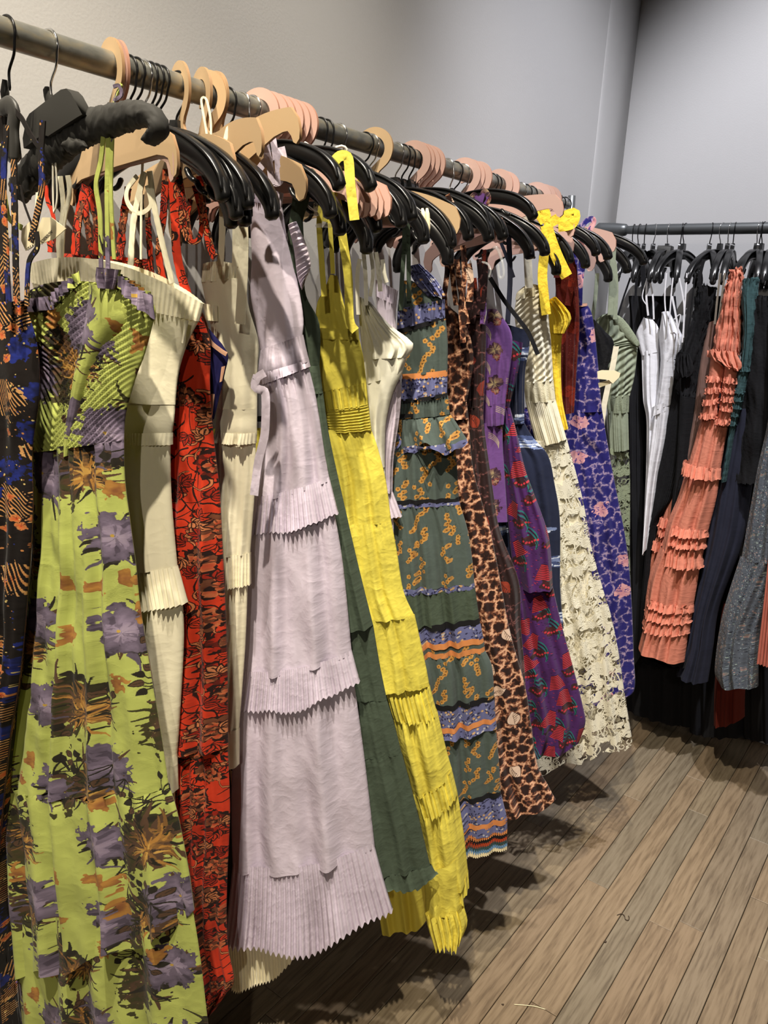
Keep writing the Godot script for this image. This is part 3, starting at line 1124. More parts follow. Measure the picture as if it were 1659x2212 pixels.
func hang_1() -> void:
	var d: Node3D
	plywood("flat tan plywood hanger nearest the camera, holding the first cream dress", Vector3(ROD_X, ROD_Y, -0.705), deg_to_rad(-8), deg_to_rad(4), M.tan, M.tan_edge, "plywood hangers on the long rail", 0.874)
	plywood("flat pink plywood hanger tucked right behind the nearest tan one", Vector3(ROD_X, ROD_Y, -0.716), deg_to_rad(-12), deg_to_rad(2), M.pink, M.pink_edge, "plywood hangers on the long rail", 0.874)
	plywood("flat tan plywood hanger with a cream shoulder strap looped on its notch", Vector3(ROD_X, ROD_Y, -0.819), deg_to_rad(-16), deg_to_rad(6), M.tan, M.tan_edge, "plywood hangers on the long rail", 0.909)
	plywood("flat tan plywood hanger in the middle of three, slotted arm end beside lilac strap", Vector3(ROD_X, ROD_Y, -0.858), deg_to_rad(-20), deg_to_rad(14), M.tan, M.tan_edge, "plywood hangers on the long rail", 1.082)
	plywood("flat tan plywood hanger pressed between two other tan hangers", Vector3(ROD_X, ROD_Y, -0.869), deg_to_rad(4), deg_to_rad(2), M.tan, M.tan_edge, "plywood hangers on the long rail", 1.069)
	plywood("flat tan plywood hanger whose raised arm carries the lilac dress strap", Vector3(ROD_X, ROD_Y, -0.882), deg_to_rad(-12), deg_to_rad(20), M.tan, M.tan_edge, "plywood hangers on the long rail", 1.082)
	plywood("front pink plywood hanger of the bunch of six behind the lilac strap", Vector3(ROD_X, ROD_Y, -0.976), deg_to_rad(8), deg_to_rad(2), M.pink, M.pink_edge, "plywood hangers on the long rail", 1.069)
	plywood("second pink plywood hanger of the bunch of six", Vector3(ROD_X, ROD_Y, -0.999), deg_to_rad(7), deg_to_rad(-1), M.pink, M.pink_edge, "plywood hangers on the long rail", 1.069)
	plywood("third pink plywood hanger of the bunch of six", Vector3(ROD_X, ROD_Y, -1.016), deg_to_rad(6), deg_to_rad(0), M.pink, M.pink_edge, "plywood hangers on the long rail", 1.069)
	plywood("fourth pink plywood hanger of the bunch of six", Vector3(ROD_X, ROD_Y, -1.035), deg_to_rad(5), deg_to_rad(1), M.pink, M.pink_edge, "plywood hangers on the long rail", 1.069)
	plywood("fifth pink plywood hanger of the bunch of six", Vector3(ROD_X, ROD_Y, -1.051), deg_to_rad(6), deg_to_rad(0), M.pink, M.pink_edge, "plywood hangers on the long rail", 1.069)
	plywood("rearmost pink plywood hanger of the bunch of six by the yellow strap", Vector3(ROD_X, ROD_Y, -1.07), deg_to_rad(4), deg_to_rad(2), M.pink, M.pink_edge, "plywood hangers on the long rail", 1.069)
	plywood("single flat tan plywood hanger standing alone halfway along the rail", Vector3(ROD_X, ROD_Y, -1.28), deg_to_rad(8), deg_to_rad(0), M.tan, M.tan_edge, "plywood hangers on the long rail", 1.069)
	plywood("front pink plywood hanger of the bunch of four halfway along the rail", Vector3(ROD_X, ROD_Y, -1.41), deg_to_rad(6), deg_to_rad(0), M.pink, M.pink_edge, "plywood hangers on the long rail", 1.069)
	plywood("second pink plywood hanger of the bunch of four", Vector3(ROD_X, ROD_Y, -1.426), deg_to_rad(5), deg_to_rad(0), M.pink, M.pink_edge, "plywood hangers on the long rail", 1.069)
	plywood("third pink plywood hanger of the bunch of four", Vector3(ROD_X, ROD_Y, -1.445), deg_to_rad(6), deg_to_rad(0), M.pink, M.pink_edge, "plywood hangers on the long rail", 1.069)
	plywood("last pink plywood hanger of the bunch of four", Vector3(ROD_X, ROD_Y, -1.465), deg_to_rad(4), deg_to_rad(0), M.pink, M.pink_edge, "plywood hangers on the long rail", 1.069)
	plywood("front pink plywood hanger of three above the purple bow", Vector3(ROD_X, ROD_Y, -1.608), deg_to_rad(8), deg_to_rad(0), M.pink, M.pink_edge, "plywood hangers on the long rail", 1.069)
	plywood("middle pink plywood hanger of three above the purple bow", Vector3(ROD_X, ROD_Y, -1.628), deg_to_rad(6), deg_to_rad(0), M.pink, M.pink_edge, "plywood hangers on the long rail", 1.069)
	plywood("pink plywood hanger with the ivory lace strap over its arm", Vector3(ROD_X, ROD_Y, -1.661), deg_to_rad(0), deg_to_rad(20), M.pink, M.pink_edge, "plywood hangers on the long rail", 1.047)
	plywood("front pink plywood hanger of two ahead of the yellow bow", Vector3(ROD_X, ROD_Y, -1.763), deg_to_rad(2), deg_to_rad(12), M.pink, M.pink_edge, "plywood hangers on the long rail", 1.013)
	plywood("rear pink plywood hanger of two ahead of the yellow bow", Vector3(ROD_X, ROD_Y, -1.793), deg_to_rad(6), deg_to_rad(0), M.pink, M.pink_edge, "plywood hangers on the long rail", 1.069)
	plywood("front pink plywood hanger of three at the far end of the rail", Vector3(ROD_X, ROD_Y, -1.967), deg_to_rad(12), deg_to_rad(-8), M.pink, M.pink_edge, "plywood hangers on the long rail", 1.082)
	plywood("middle pink plywood hanger of three at the far end of the rail", Vector3(ROD_X, ROD_Y, -2), deg_to_rad(4), deg_to_rad(0), M.pink, M.pink_edge, "plywood hangers on the long rail", 1.069)
	plywood("last pink plywood hanger at the far end, holding the sage dress strap", Vector3(ROD_X, ROD_Y, -2.033), deg_to_rad(0), deg_to_rad(8), M.pink, M.pink_edge, "plywood hangers on the long rail", 1.047)
	black_hanger("black plastic hanger with drooping glossy end beside cream strap", Vector3(ROD_X, ROD_Y, -0.731), deg_to_rad(4), deg_to_rad(0), false, 0.176, 0.09, "black hangers on the long rail")
	black_hanger("black plastic hanger right behind the first cream dress hanger", Vector3(ROD_X, ROD_Y, -0.743), deg_to_rad(6), deg_to_rad(-6), false, 0.2, 0.09, "black hangers on the long rail")
	black_hanger("black plastic hanger with bright hook behind the nearest tan hanger", Vector3(ROD_X, ROD_Y, -0.755), deg_to_rad(4), deg_to_rad(-2), true, 0.2, 0.09, "black hangers on the long rail")
	black_hanger("black plastic hanger carrying the red loop strap", Vector3(ROD_X, ROD_Y, -0.766), deg_to_rad(0), deg_to_rad(0), false, 0.176, 0.09, "black hangers on the long rail")
	black_hanger("fifth black hanger of the row behind the nearest tan hanger", Vector3(ROD_X, ROD_Y, -0.776), deg_to_rad(2), deg_to_rad(-8), false, 0.2, 0.09, "black hangers on the long rail")
	black_hanger("lowest drooping black hanger end left of the second cream dress", Vector3(ROD_X, ROD_Y, -0.786), deg_to_rad(0), deg_to_rad(-10), false, 0.176, 0.09, "black hangers on the long rail")
	black_hanger("black hanger with square neck in front of a tan hanger", Vector3(ROD_X, ROD_Y, -0.815), deg_to_rad(2), deg_to_rad(-4), false, 0.2, 0.09, "black hangers on the long rail")
	black_hanger("black plastic hanger between the tan trio and the lilac strap", Vector3(ROD_X, ROD_Y, -0.909), deg_to_rad(6), deg_to_rad(0), false, 0.2, 0.09, "black hangers on the long rail")
	black_hanger("black plastic hanger with glossy arched arm holding the dark green straps", Vector3(ROD_X, ROD_Y, -0.938), deg_to_rad(0), deg_to_rad(12), true, 0.176, 0.09, "black hangers on the long rail")
	black_hanger("black hanger whose end hangs below the clear hanger by yellow strap", Vector3(ROD_X, ROD_Y, -0.961), deg_to_rad(4), deg_to_rad(-6), true, 0.2, 0.09, "black hangers on the long rail")
	black_hanger("black hanger with the yellow strap folded over its arm", Vector3(ROD_X, ROD_Y, -1.007), deg_to_rad(0), deg_to_rad(14), false, 0.176, 0.09, "black hangers on the long rail")
	black_hanger("black hanger with its end hanging above the white dress", Vector3(ROD_X, ROD_Y, -1.044), deg_to_rad(0), deg_to_rad(-12), false, 0.218, 0.09, "black hangers on the long rail")
	black_hanger("black hanger end among the white straps", Vector3(ROD_X, ROD_Y, -1.078), deg_to_rad(0), deg_to_rad(-2), false, 0.176, 0.09, "black hangers on the long rail")
	black_hanger("black hanger with glossy arm above the white straps", Vector3(ROD_X, ROD_Y, -1.123), deg_to_rad(0), deg_to_rad(2), false, 0.182, 0.09, "black hangers on the long rail")
	black_hanger("black hanger with tall arched arm above the green floral straps", Vector3(ROD_X, ROD_Y, -1.139), deg_to_rad(2), deg_to_rad(6), false, 0.176, 0.09, "black hangers on the long rail")
	black_hanger("black hanger with bright hook, its arm behind the green floral straps", Vector3(ROD_X, ROD_Y, -1.173), deg_to_rad(6), deg_to_rad(-4), true, 0.2, 0.09, "black hangers on the long rail")
	black_hanger("black hanger with long arm sweeping down beside the blue frill", Vector3(ROD_X, ROD_Y, -1.251), deg_to_rad(10), deg_to_rad(-12), false, 0.224, 0.09, "black hangers on the long rail")
	black_hanger("black hanger with bright hook before the single tan hanger", Vector3(ROD_X, ROD_Y, -1.268), deg_to_rad(4), deg_to_rad(-4), true, 0.2, 0.09, "black hangers on the long rail")
	black_hanger("black hanger with broad arm and slot above the giraffe print straps", Vector3(ROD_X, ROD_Y, -1.35), deg_to_rad(0), deg_to_rad(2), true, 0.176, 0.09, "black hangers on the long rail")
	black_hanger("black hanger ahead of the bunch of four pink hangers", Vector3(ROD_X, ROD_Y, -1.372), deg_to_rad(4), deg_to_rad(2), false, 0.2, 0.09, "black hangers on the long rail")
	black_hanger("black hanger with arm end above the purple dress", Vector3(ROD_X, ROD_Y, -1.39), deg_to_rad(2), deg_to_rad(8), false, 0.176, 0.09, "black hangers on the long rail")
	black_hanger("black hanger in front of the four pink hangers", Vector3(ROD_X, ROD_Y, -1.41), deg_to_rad(6), deg_to_rad(4), false, 0.2, 0.09, "black hangers on the long rail")
	black_hanger("black hanger with thin arm stretched towards the ivory strap", Vector3(ROD_X, ROD_Y, -1.534), deg_to_rad(0), deg_to_rad(18), true, 0.176, 0.09, "black hangers on the long rail")
	black_hanger("black hanger behind the purple bow", Vector3(ROD_X, ROD_Y, -1.571), deg_to_rad(6), deg_to_rad(-3), false, 0.2, 0.09, "black hangers on the long rail")
	black_hanger("black hanger with slotted end in front of the yellow bow", Vector3(ROD_X, ROD_Y, -1.601), deg_to_rad(10), deg_to_rad(0), true, 0.206, 0.09, "black hangers on the long rail")
	black_hanger("black hanger end hanging below the yellow bow", Vector3(ROD_X, ROD_Y, -1.73), deg_to_rad(8), deg_to_rad(-10), false, 0.212, 0.09, "black hangers on the long rail")
	black_hanger("black hanger with broad end right of the yellow bow", Vector3(ROD_X, ROD_Y, -1.747), deg_to_rad(8), deg_to_rad(-2), false, 0.206, 0.09, "black hangers on the long rail")
	black_hanger("black hanger right of the yellow bow with bright hook", Vector3(ROD_X, ROD_Y, -1.875), deg_to_rad(4), deg_to_rad(-3), true, 0.2, 0.09, "black hangers on the long rail")
	black_hanger("black hanger with wide arm in front of the royal blue strap", Vector3(ROD_X, ROD_Y, -1.905), deg_to_rad(2), deg_to_rad(6), false, 0.188, 0.09, "black hangers on the long rail")
	black_hanger("black hanger arm end left of the sage strap", Vector3(ROD_X, ROD_Y, -1.933), deg_to_rad(8), deg_to_rad(4), false, 0.206, 0.09, "black hangers on the long rail")
	black_hanger("lowest black hanger end at the far end of the long rail", Vector3(ROD_X, ROD_Y, -2.067), deg_to_rad(6), deg_to_rad(-10), false, 0.206, 0.09, "black hangers on the long rail")
	black_hanger("black hanger with slot holding the sage dress strap", Vector3(ROD_X, ROD_Y, -2.105), deg_to_rad(8), deg_to_rad(-2), false, 0.212, 0.09, "black hangers on the long rail")
	black_hanger("last black hanger of the long rail, reaching over towards the back rail", Vector3(ROD_X, ROD_Y, -2.141), deg_to_rad(6), deg_to_rad(4), false, 0.224, 0.09, "black hangers on the long rail")
	# the nearest hanger but one: worn foam cover torn along its lower edge, with a size block on the neck
	d = thing("padded_hanger", "black foam covered hanger with torn edge and a square size block, holding the lime dress", "hanger", Vector3(ROD_X, ROD_Y, -0.616), 0.0)
	put("hook", wire_hook(), M.chrome, d)
	bar(d, "neck", M.matte, [[-0.008, -0.045, 0], [-0.007, -0.054, 0], [0.001, -0.07, 0]], [0.006, 0.009], [0.005], 10)
	bar(d, "foam_arms", M.matte, [[-0.093, -0.166, 0], [-0.053, -0.143, 0], [-0.005, -0.122, 0], [0.056, -0.102, 0], [0.119, -0.096, 0], [0.168, -0.093, 0], [0.201, -0.098, 0], [0.211, -0.112, 0], [0.193, -0.124, 0]], [0.018, 0.021, 0.0225, 0.021, 0.0205, 0.019, 0.0155, 0.012, 0.005], [0.014, 0.015, 0.015, 0.014, 0.012], 22, 0.004, 0.22)
	bar(d, "torn_foam", M.matte, [[0.044, -0.118, 0.012], [0.064, -0.121, 0.012], [0.081, -0.121, 0.012], [0.089, -0.124, 0.012]], [0.006, 0.009, 0.007, 0.002], [0.008, 0.003], 10, 0.004, 0.5)
	bar(d, "torn_foam", M.matte, [[-0.038, -0.15, 0.012], [-0.043, -0.158, 0.012], [-0.058, -0.166, 0.012], [-0.063, -0.174, 0.012]], [0.007, 0.008, 0.005, 0.001], [0.008, 0.002], 10, 0.004, 0.5)
	put("size_block", cut_sheet(PackedVector2Array([Vector2(-0.026, -0.084), Vector2(-0.019, -0.079), Vector2(0.053, -0.059), Vector2(0.065, -0.059), Vector2(0.074, -0.065), Vector2(0.095, -0.09), Vector2(0.085, -0.092), Vector2(0.02, -0.108), Vector2(0.008, -0.105), Vector2(-0.037, -0.118), Vector2(-0.038, -0.106)]), 0.016), M.rubber, d).position = Vector3(0, 0, 0.012)

func hang_2() -> void:
	var d: Node3D
	d = thing("clip_hanger", "black hanger with grey clip block at the left edge, holding the orange and black dress", "hanger", Vector3(ROD_X, ROD_Y, -0.562), 0.0)
	put("hook", wire_hook(), M.blackwire, d)
	bar(d, "clip_block", M.rubber, [[-0.01, -0.049, 0], [-0.012, -0.063, 0], [-0.014, -0.079, 0]], [0.007, 0.007], [0.006], 4, 0.02)
	bar(d, "clip_loop", M.rubber, [[-0.002, -0.085, 0.012], [0.016, -0.082, 0.012], [0.027, -0.091, 0.012], [0.022, -0.109, 0.012], [0.021, -0.127, 0.012], [0.018, -0.144, 0.012]], [0.010, 0.011, 0.011, 0.011, 0.010], [0.005], 10, 0.004)
	bar(d, "arms", M.black, [[-0.146, -0.121, -0.004], [-0.08, -0.092, -0.004], [-0.023, -0.084, -0.004], [-0.012, -0.114, -0.004], [-0.009, -0.141, -0.004]], [0.014], [0.008], 12, 0.008)
	d = thing("long_dress", "black, orange and blue printed long dress at the left edge, mostly out of the picture", "dress", Vector3(-1, 0, -0.562), deg_to_rad(10), "")
	panel(d, "body", M.night, [[-0.181, 1.498, 0, 1.512], [-0.181, 1.434, 0.019, 1.46], [-0.181, 1.367, 0.017, 1.395], [-0.181, 1.287, -0.003, 1.317], [-0.181, 1.19, -0.011, 1.228], [-0.181, 1.04, -0.036, 1.091], [-0.181, 0.914, -0.061, 0.975], [-0.181, 0.742, -0.107, 0.811], [-0.181, 0.374, -0.174, 0.465], [-0.181, 0.03, -0.181, 0.03]], {"f1": 0.012, "fk": 4.0, "d1": 0.03, "wr": 0.006, "seed": 1.17, "ph": 1.0})
	ribbon(d, "strap", M.night, [[0.023, 1.677, 0.02], [0.02, 1.638, 0.02], [0.015, 1.573, 0.02], [0.011, 1.507, 0.02]], 0.01, {"seed": 1.34})
	ribbon(d, "strap", M.night, [[0.015, 1.715, 0.02], [0.002, 1.648, 0.02], [-0.002, 1.562, 0.02], [-0.004, 1.495, 0.02]], 0.009, {"seed": 1.51})
	ribbon(d, "strap", M.night, [[0.076, 1.717, 0.02], [0.07, 1.683, 0.02], [0.068, 1.647, 0.02], [0.061, 1.624, 0.02], [0.043, 1.583, 0.02]], 0.009, {"seed": 1.68})
	ribbon(d, "strap", M.night, [[0.054, 1.595, 0.02], [0.054, 1.577, 0.02], [0.037, 1.557, 0.02], [0.029, 1.507, 0.02]], 0.007, {"seed": 1.85})
	ribbon(d, "strap", M.night, [[0.025, 1.734, 0.02], [0.041, 1.721, 0.02], [0.054, 1.703, 0.02], [0.068, 1.688, 0.02]], 0.006, {"seed": 2.02})
	ribbon(d, "strap", M.night, [[0.032, 1.648, 0.02], [0.036, 1.627, 0.02], [0.047, 1.603, 0.02]], 0.002, {"seed": 2.19})
	ribbon(d, "strap", M.night, [[-0.007, 1.729, 0.008], [-0.019, 1.651, 0.008], [-0.026, 1.562, 0.008], [-0.038, 1.481, 0.008]], 0.015, {"seed": 2.36})
	d = thing("floral_dress", "lime green halter dress with purple and brown flowers, pleated bodice and tiered skirt", "dress", Vector3(-1, 0, -0.613), deg_to_rad(15), "")
	panel(d, "bodice", M.lime, [[-0.054, 1.523, 0.142, 1.526], [-0.071, 1.5, 0.154, 1.51], [-0.072, 1.471, 0.147, 1.485], [-0.07, 1.442, 0.135, 1.452], [-0.051, 1.411, 0.122, 1.426], [-0.053, 1.367, 0.108, 1.392], [-0.064, 1.329, 0.1, 1.365], [-0.07, 1.3, 0.097, 1.336]], {"d0": 0.018, "d1": 0.02, "f1": 0.002, "fk": 1.5, "wr": 0.004, "ribs": 0.0017, "ribn": 24.0, "vee": 17.0, "veec": 0.36, "arch": 0.016, "nv": 130, "na": 140, "seed": 2.17, "ph": 2.0})
	panel(d, "center_panel", M.lime, [[0.058, 1.54, 0.106, 1.534], [0.052, 1.516, 0.121, 1.496], [0.04, 1.456, 0.077, 1.446], [0.021, 1.393, 0.049, 1.389], [0.009, 1.341, 0.03, 1.343], [0.008, 1.305, 0.018, 1.309]], {"d0": 0.02, "d1": 0.018, "w": 0.006, "f1": 0.001, "wr": 0.003, "seed": 2.34, "ph": 2.0})
	panel(d, "neck_frill", M.lime, [[0.003, 1.52, 0.05, 1.553], [0.007, 1.507, 0.053, 1.538]], {"g": 0.004, "gk": 7.0, "w": 0.018, "d0": 0.005, "d1": 0.008, "seed": 2.51, "ph": 2.0})
	panel(d, "neck_frill", M.lime, [[0.11, 1.553, 0.164, 1.526], [0.106, 1.54, 0.167, 1.498]], {"g": 0.004, "gk": 7.0, "w": 0.018, "d0": 0.005, "d1": 0.008, "seed": 2.68, "ph": 2.0})
	panel(d, "neck_frill", M.lime, [[-0.055, 1.511, 0.001, 1.52], [-0.054, 1.494, 0.006, 1.503]], {"g": 0.004, "gk": 8.0, "w": 0.016, "d0": 0.005, "d1": 0.006, "seed": 2.85, "ph": 2.0})
	panel(d, "neck_knot", M.lime, [[0.086, 1.558, 0.119, 1.556], [0.083, 1.545, 0.114, 1.54], [0.087, 1.533, 0.11, 1.532]], {"g": 0.004, "gk": 3.0, "w": 0.024, "d0": 0.009, "d1": 0.005, "seed": 3.02, "ph": 2.0})
	panel(d, "skirt", M.lime, [[-0.07, 1.308, 0.097, 1.336], [-0.068, 1.251, 0.096, 1.279], [-0.073, 1.21, 0.102, 1.224], [-0.08, 1.143, 0.11, 1.157], [-0.1, 1.042, 0.115, 1.099], [-0.12, 0.945, 0.127, 1.015], [-0.158, 0.829, 0.146, 0.893], [-0.184, 0.723, 0.157, 0.814]], {"f0": 0.004, "f1": 0.014, "fk": 5.0, "g": 0.003, "gk": 15.0, "gl": 0.05, "d0": 0.018, "d1": 0.034, "wr": 0.006, "seed": 3.19, "ph": 2.0})
	panel(d, "tier", M.lime, [[-0.184, 0.726, 0.159, 0.816], [-0.184, 0.651, 0.172, 0.771], [-0.184, 0.518, 0.189, 0.677], [-0.184, 0.336, 0.198, 0.604]], {"f0": 0.008, "f1": 0.02, "fk": 5.0, "g": 0.005, "gk": 14.0, "gl": 0.05, "d0": 0.036, "d1": 0.045, "wr": 0.006, "hw": 0.02, "seed": 3.36, "ph": 2.0})
	panel(d, "tier", M.lime, [[-0.184, 0.477, 0.192, 0.634], [-0.184, 0.333, 0.207, 0.536], [-0.184, 0.147, 0.221, 0.403], [-0.184, 0.03, 0.237, 0.243]], {"f0": 0.008, "f1": 0.02, "fk": 4.0, "d0": 0.03, "d1": 0.04, "wr": 0.006, "seed": 3.53, "ph": 2.0})
	ribbon(d, "halter_tie", M.lime, [[0.116, 1.73, 0.03], [0.114, 1.69, 0.03], [0.11, 1.643, 0.03], [0.107, 1.554, 0.03]], 0.006, {"seed": 3.7})
	ribbon(d, "halter_tie", M.lime, [[0.111, 1.724, 0.03], [0.103, 1.682, 0.03], [0.094, 1.653, 0.03], [0.098, 1.616, 0.03], [0.096, 1.551, 0.03]], 0.006, {"seed": 3.87})
	ribbon(d, "halter_tie", M.lime, [[0.121, 1.705, 0.03], [0.116, 1.643, 0.03], [0.117, 1.568, 0.03]], 0.005, {"seed": 4.04})
	ribbon(d, "halter_tie", M.lime, [[-0.059, 1.624, 0.03], [-0.043, 1.61, 0.03], [-0.028, 1.603, 0.03]], 0.007, {"seed": 4.21})
	ribbon(d, "halter_tie", M.lime, [[-0.052, 1.643, 0.03], [-0.049, 1.615, 0.03]], 0.003, {"seed": 4.38})
	ribbon(d, "halter_tie", M.lime, [[0.134, 1.764, 0.026], [0.125, 1.751, 0.026], [0.12, 1.738, 0.026], [0.117, 1.725, 0.026]], 0.008, {"t0": 0.6, "seed": 4.55})
	ribbon(d, "halter_tie", M.lime, [[0.124, 1.761, 0.028], [0.132, 1.762, 0.028], [0.135, 1.752, 0.028], [0.126, 1.747, 0.028]], 0.004, {"seed": 4.72})
	bar(d, "hanging_loop", M.white_cord, [[0.009, 1.723, 0.006], [0.004, 1.658, 0.006], [0.003, 1.624, 0.006], [0.01, 1.646, 0.006], [0.01, 1.696, 0.006]], [0.0012], [0.0012], 6)
	d = thing("tiered_dress", "cream cotton dress with pleated neckline frill, directly behind the lime floral dress", "dress", Vector3(-1, 0, -0.707), deg_to_rad(18), "")
	panel(d, "neckline_frill", M.cream, [[-0.157, 1.561, 0.137, 1.519], [-0.156, 1.537, 0.129, 1.495]], {"arch": 0.03, "pp": 42, "pa": 0.004, "d0": 0.02, "d1": 0.017, "w": 0.002, "seed": 3.17, "ph": 3.0})
	panel(d, "bodice", M.cream, [[-0.155, 1.539, 0.129, 1.498], [-0.149, 1.49, 0.11, 1.466], [-0.14, 1.436, 0.094, 1.423], [-0.133, 1.367, 0.087, 1.376]], {"d0": 0.017, "d1": 0.016, "f1": 0.004, "fk": 2.0, "wr": 0.006, "arch": 0.02, "seed": 3.34, "ph": 3.0})
	panel(d, "waistband", M.cream, [[-0.133, 1.363, 0.087, 1.375], [-0.133, 1.339, 0.085, 1.355], [-0.133, 1.314, 0.081, 1.334]], {"d0": 0.019, "d1": 0.018, "ribs": 0.0012, "ribn": 4.0, "f1": 0.001, "seed": 3.51, "ph": 3.0})
	panel(d, "peplum", M.cream, [[-0.134, 1.319, 0.082, 1.335], [-0.136, 1.301, 0.081, 1.317]], {"pp": 40, "pa": 0.003, "d0": 0.02, "d1": 0.024, "seed": 3.68, "ph": 3.0})
	panel(d, "skirt", M.cream, [[-0.134, 1.306, 0.078, 1.324], [-0.135, 1.262, 0.077, 1.285], [-0.127, 1.2, 0.078, 1.226], [-0.126, 1.09, 0.085, 1.129]], {"f0": 0.002, "f1": 0.008, "fk": 3.5, "g": 0.003, "gk": 13.0, "d0": 0.018, "d1": 0.03, "seed": 3.85, "ph": 3.0})
	panel(d, "pleated_ruffle", M.cream, [[-0.128, 1.084, 0.085, 1.131], [-0.14, 1.016, 0.101, 1.073]], {"pp": 36, "pa": 0.007, "d0": 0.032, "d1": 0.04, "seed": 4.02, "ph": 3.0})
	panel(d, "skirt", M.cream, [[-0.129, 1.035, 0.093, 1.076], [-0.126, 0.954, 0.094, 1.01], [-0.123, 0.853, 0.086, 0.899], [-0.13, 0.745, 0.077, 0.803]], {"f0": 0.006, "f1": 0.01, "fk": 3.5, "d0": 0.03, "d1": 0.034, "seed": 4.19, "ph": 3.0})
	panel(d, "pleated_ruffle", M.cream, [[-0.129, 0.748, 0.077, 0.806], [-0.139, 0.676, 0.077, 0.739]], {"pp": 34, "pa": 0.006, "d0": 0.036, "d1": 0.042, "seed": 4.36, "ph": 3.0})
	panel(d, "skirt", M.cream, [[-0.133, 0.689, 0.07, 0.746], [-0.146, 0.494, 0.079, 0.565], [-0.168, 0.301, 0.085, 0.393]], {"f0": 0.006, "f1": 0.012, "fk": 3.5, "d0": 0.03, "d1": 0.034, "seed": 4.53, "ph": 3.0})
	ribbon(d, "strap", M.cream, [[0.064, 1.687, 0.014], [0.068, 1.652, 0.014], [0.077, 1.611, 0.014], [0.095, 1.544, 0.014]], 0.008, {"rip": 0.0014, "seed": 4.7})
	ribbon(d, "strap", M.cream, [[0.056, 1.686, 0.014], [0.046, 1.658, 0.014], [0.036, 1.622, 0.014], [0.029, 1.566, 0.014]], 0.009, {"rip": 0.0014, "seed": 4.87})
	ribbon(d, "strap", M.cream, [[0.054, 1.71, 0.014], [0.05, 1.658, 0.014], [0.046, 1.574, 0.014]], 0.003, {"rip": 0.0014, "seed": 5.04})
	ribbon(d, "strap", M.cream, [[0.044, 1.681, 0.014], [0.028, 1.664, 0.014], [0.028, 1.646, 0.014], [0.045, 1.634, 0.014], [0.064, 1.644, 0.014], [0.059, 1.669, 0.014]], 0.006, {"rip": 0.0014, "seed": 5.21})
	ribbon(d, "strap", M.cream, [[-0.082, 1.681, 0.014], [-0.08, 1.639, 0.014], [-0.091, 1.595, 0.014], [-0.09, 1.561, 0.014]], 0.007, {"rip": 0.0014, "seed": 5.38})
	ribbon(d, "strap", M.cream, [[-0.117, 1.683, 0.014], [-0.124, 1.645, 0.014], [-0.129, 1.607, 0.014]], 0.006, {"rip": 0.0014, "seed": 5.55})
	ribbon(d, "strap", M.cream, [[-0.069, 1.682, 0.014], [-0.068, 1.657, 0.014], [-0.08, 1.621, 0.014], [-0.088, 1.57, 0.014]], 0.007, {"rip": 0.0014, "seed": 5.72})
	panel(d, "side_zip", M.ivory, [[0.117, 1.497, 0.124, 1.496], [0.115, 1.481, 0.12, 1.48], [0.112, 1.466, 0.116, 1.465]], {"w": 0.02, "d0": 0.001, "d1": 0.001, "f1": 0.0, "seed": 5.89, "ph": 3.0})
	d = thing("paisley_dress", "red and black floral print long dress between the two cream dresses", "dress", Vector3(-1, 0, -0.74), deg_to_rad(24), "")
	panel(d, "bodice", M.red, [[0.057, 1.509, 0.097, 1.502], [0.042, 1.474, 0.11, 1.463], [0.041, 1.42, 0.109, 1.411], [0.04, 1.368, 0.11, 1.375]], {"d0": 0.014, "d1": 0.016, "f1": 0.003, "wr": 0.004, "seed": 4.17, "ph": 4.0})
	panel(d, "skirt", M.red, [[0.04, 1.371, 0.11, 1.376], [0.034, 1.312, 0.115, 1.319], [0.029, 1.238, 0.123, 1.248], [0.017, 1.161, 0.127, 1.173], [0.007, 1.089, 0.13, 1.105], [0.003, 0.943, 0.135, 0.964], [-0.01, 0.784, 0.136, 0.811]], {"f0": 0.002, "f1": 0.01, "fk": 3.0, "g": 0.003, "gk": 9.0, "d0": 0.016, "d1": 0.03, "wr": 0.006, "seed": 4.34, "ph": 4.0})
	panel(d, "tier", M.red, [[-0.12, 0.785, 0.135, 0.814], [-0.12, 0.653, 0.139, 0.69], [-0.12, 0.523, 0.134, 0.562], [-0.12, 0.433, 0.132, 0.472], [-0.12, 0.35, 0.135, 0.403], [-0.12, 0.229, 0.146, 0.337], [-0.12, 0.117, 0.13, 0.303], [-0.12, 0.03, 0.108, 0.259]], {"f0": 0.004, "f1": 0.01, "fk": 12.0, "g": 0.003, "gk": 36.0, "d0": 0.028, "d1": 0.03, "wr": 0.007, "na": 220, "seed": 4.51, "ph": 4.0})
	ribbon(d, "strap", M.red, [[0.063, 1.698, 0.016], [0.066, 1.645, 0.016], [0.069, 1.578, 0.016], [0.086, 1.522, 0.016], [0.1, 1.49, 0.016]], 0.013, {"rip": 0.0018, "seed": 4.68})
	ribbon(d, "strap", M.red, [[0.055, 1.695, 0.016], [0.048, 1.632, 0.016], [0.041, 1.577, 0.016], [0.059, 1.501, 0.016]], 0.01, {"rip": 0.0018, "seed": 4.85})
	ribbon(d, "strap", M.red, [[0.071, 1.697, 0.016], [0.079, 1.651, 0.016], [0.088, 1.603, 0.016], [0.076, 1.633, 0.016], [0.074, 1.675, 0.016]], 0.01, {"rip": 0.0018, "seed": 5.02})
	ribbon(d, "strap", M.red, [[0.104, 1.687, 0.016], [0.109, 1.64, 0.016], [0.12, 1.592, 0.016], [0.126, 1.582, 0.016]], 0.01, {"rip": 0.0018, "seed": 5.19})
	ribbon(d, "strap", M.red, [[0.096, 1.675, 0.016], [0.106, 1.634, 0.016], [0.102, 1.606, 0.016], [0.089, 1.603, 0.016], [0.084, 1.627, 0.016], [0.09, 1.657, 0.016]], 0.007, {"rip": 0.0018, "seed": 5.36})
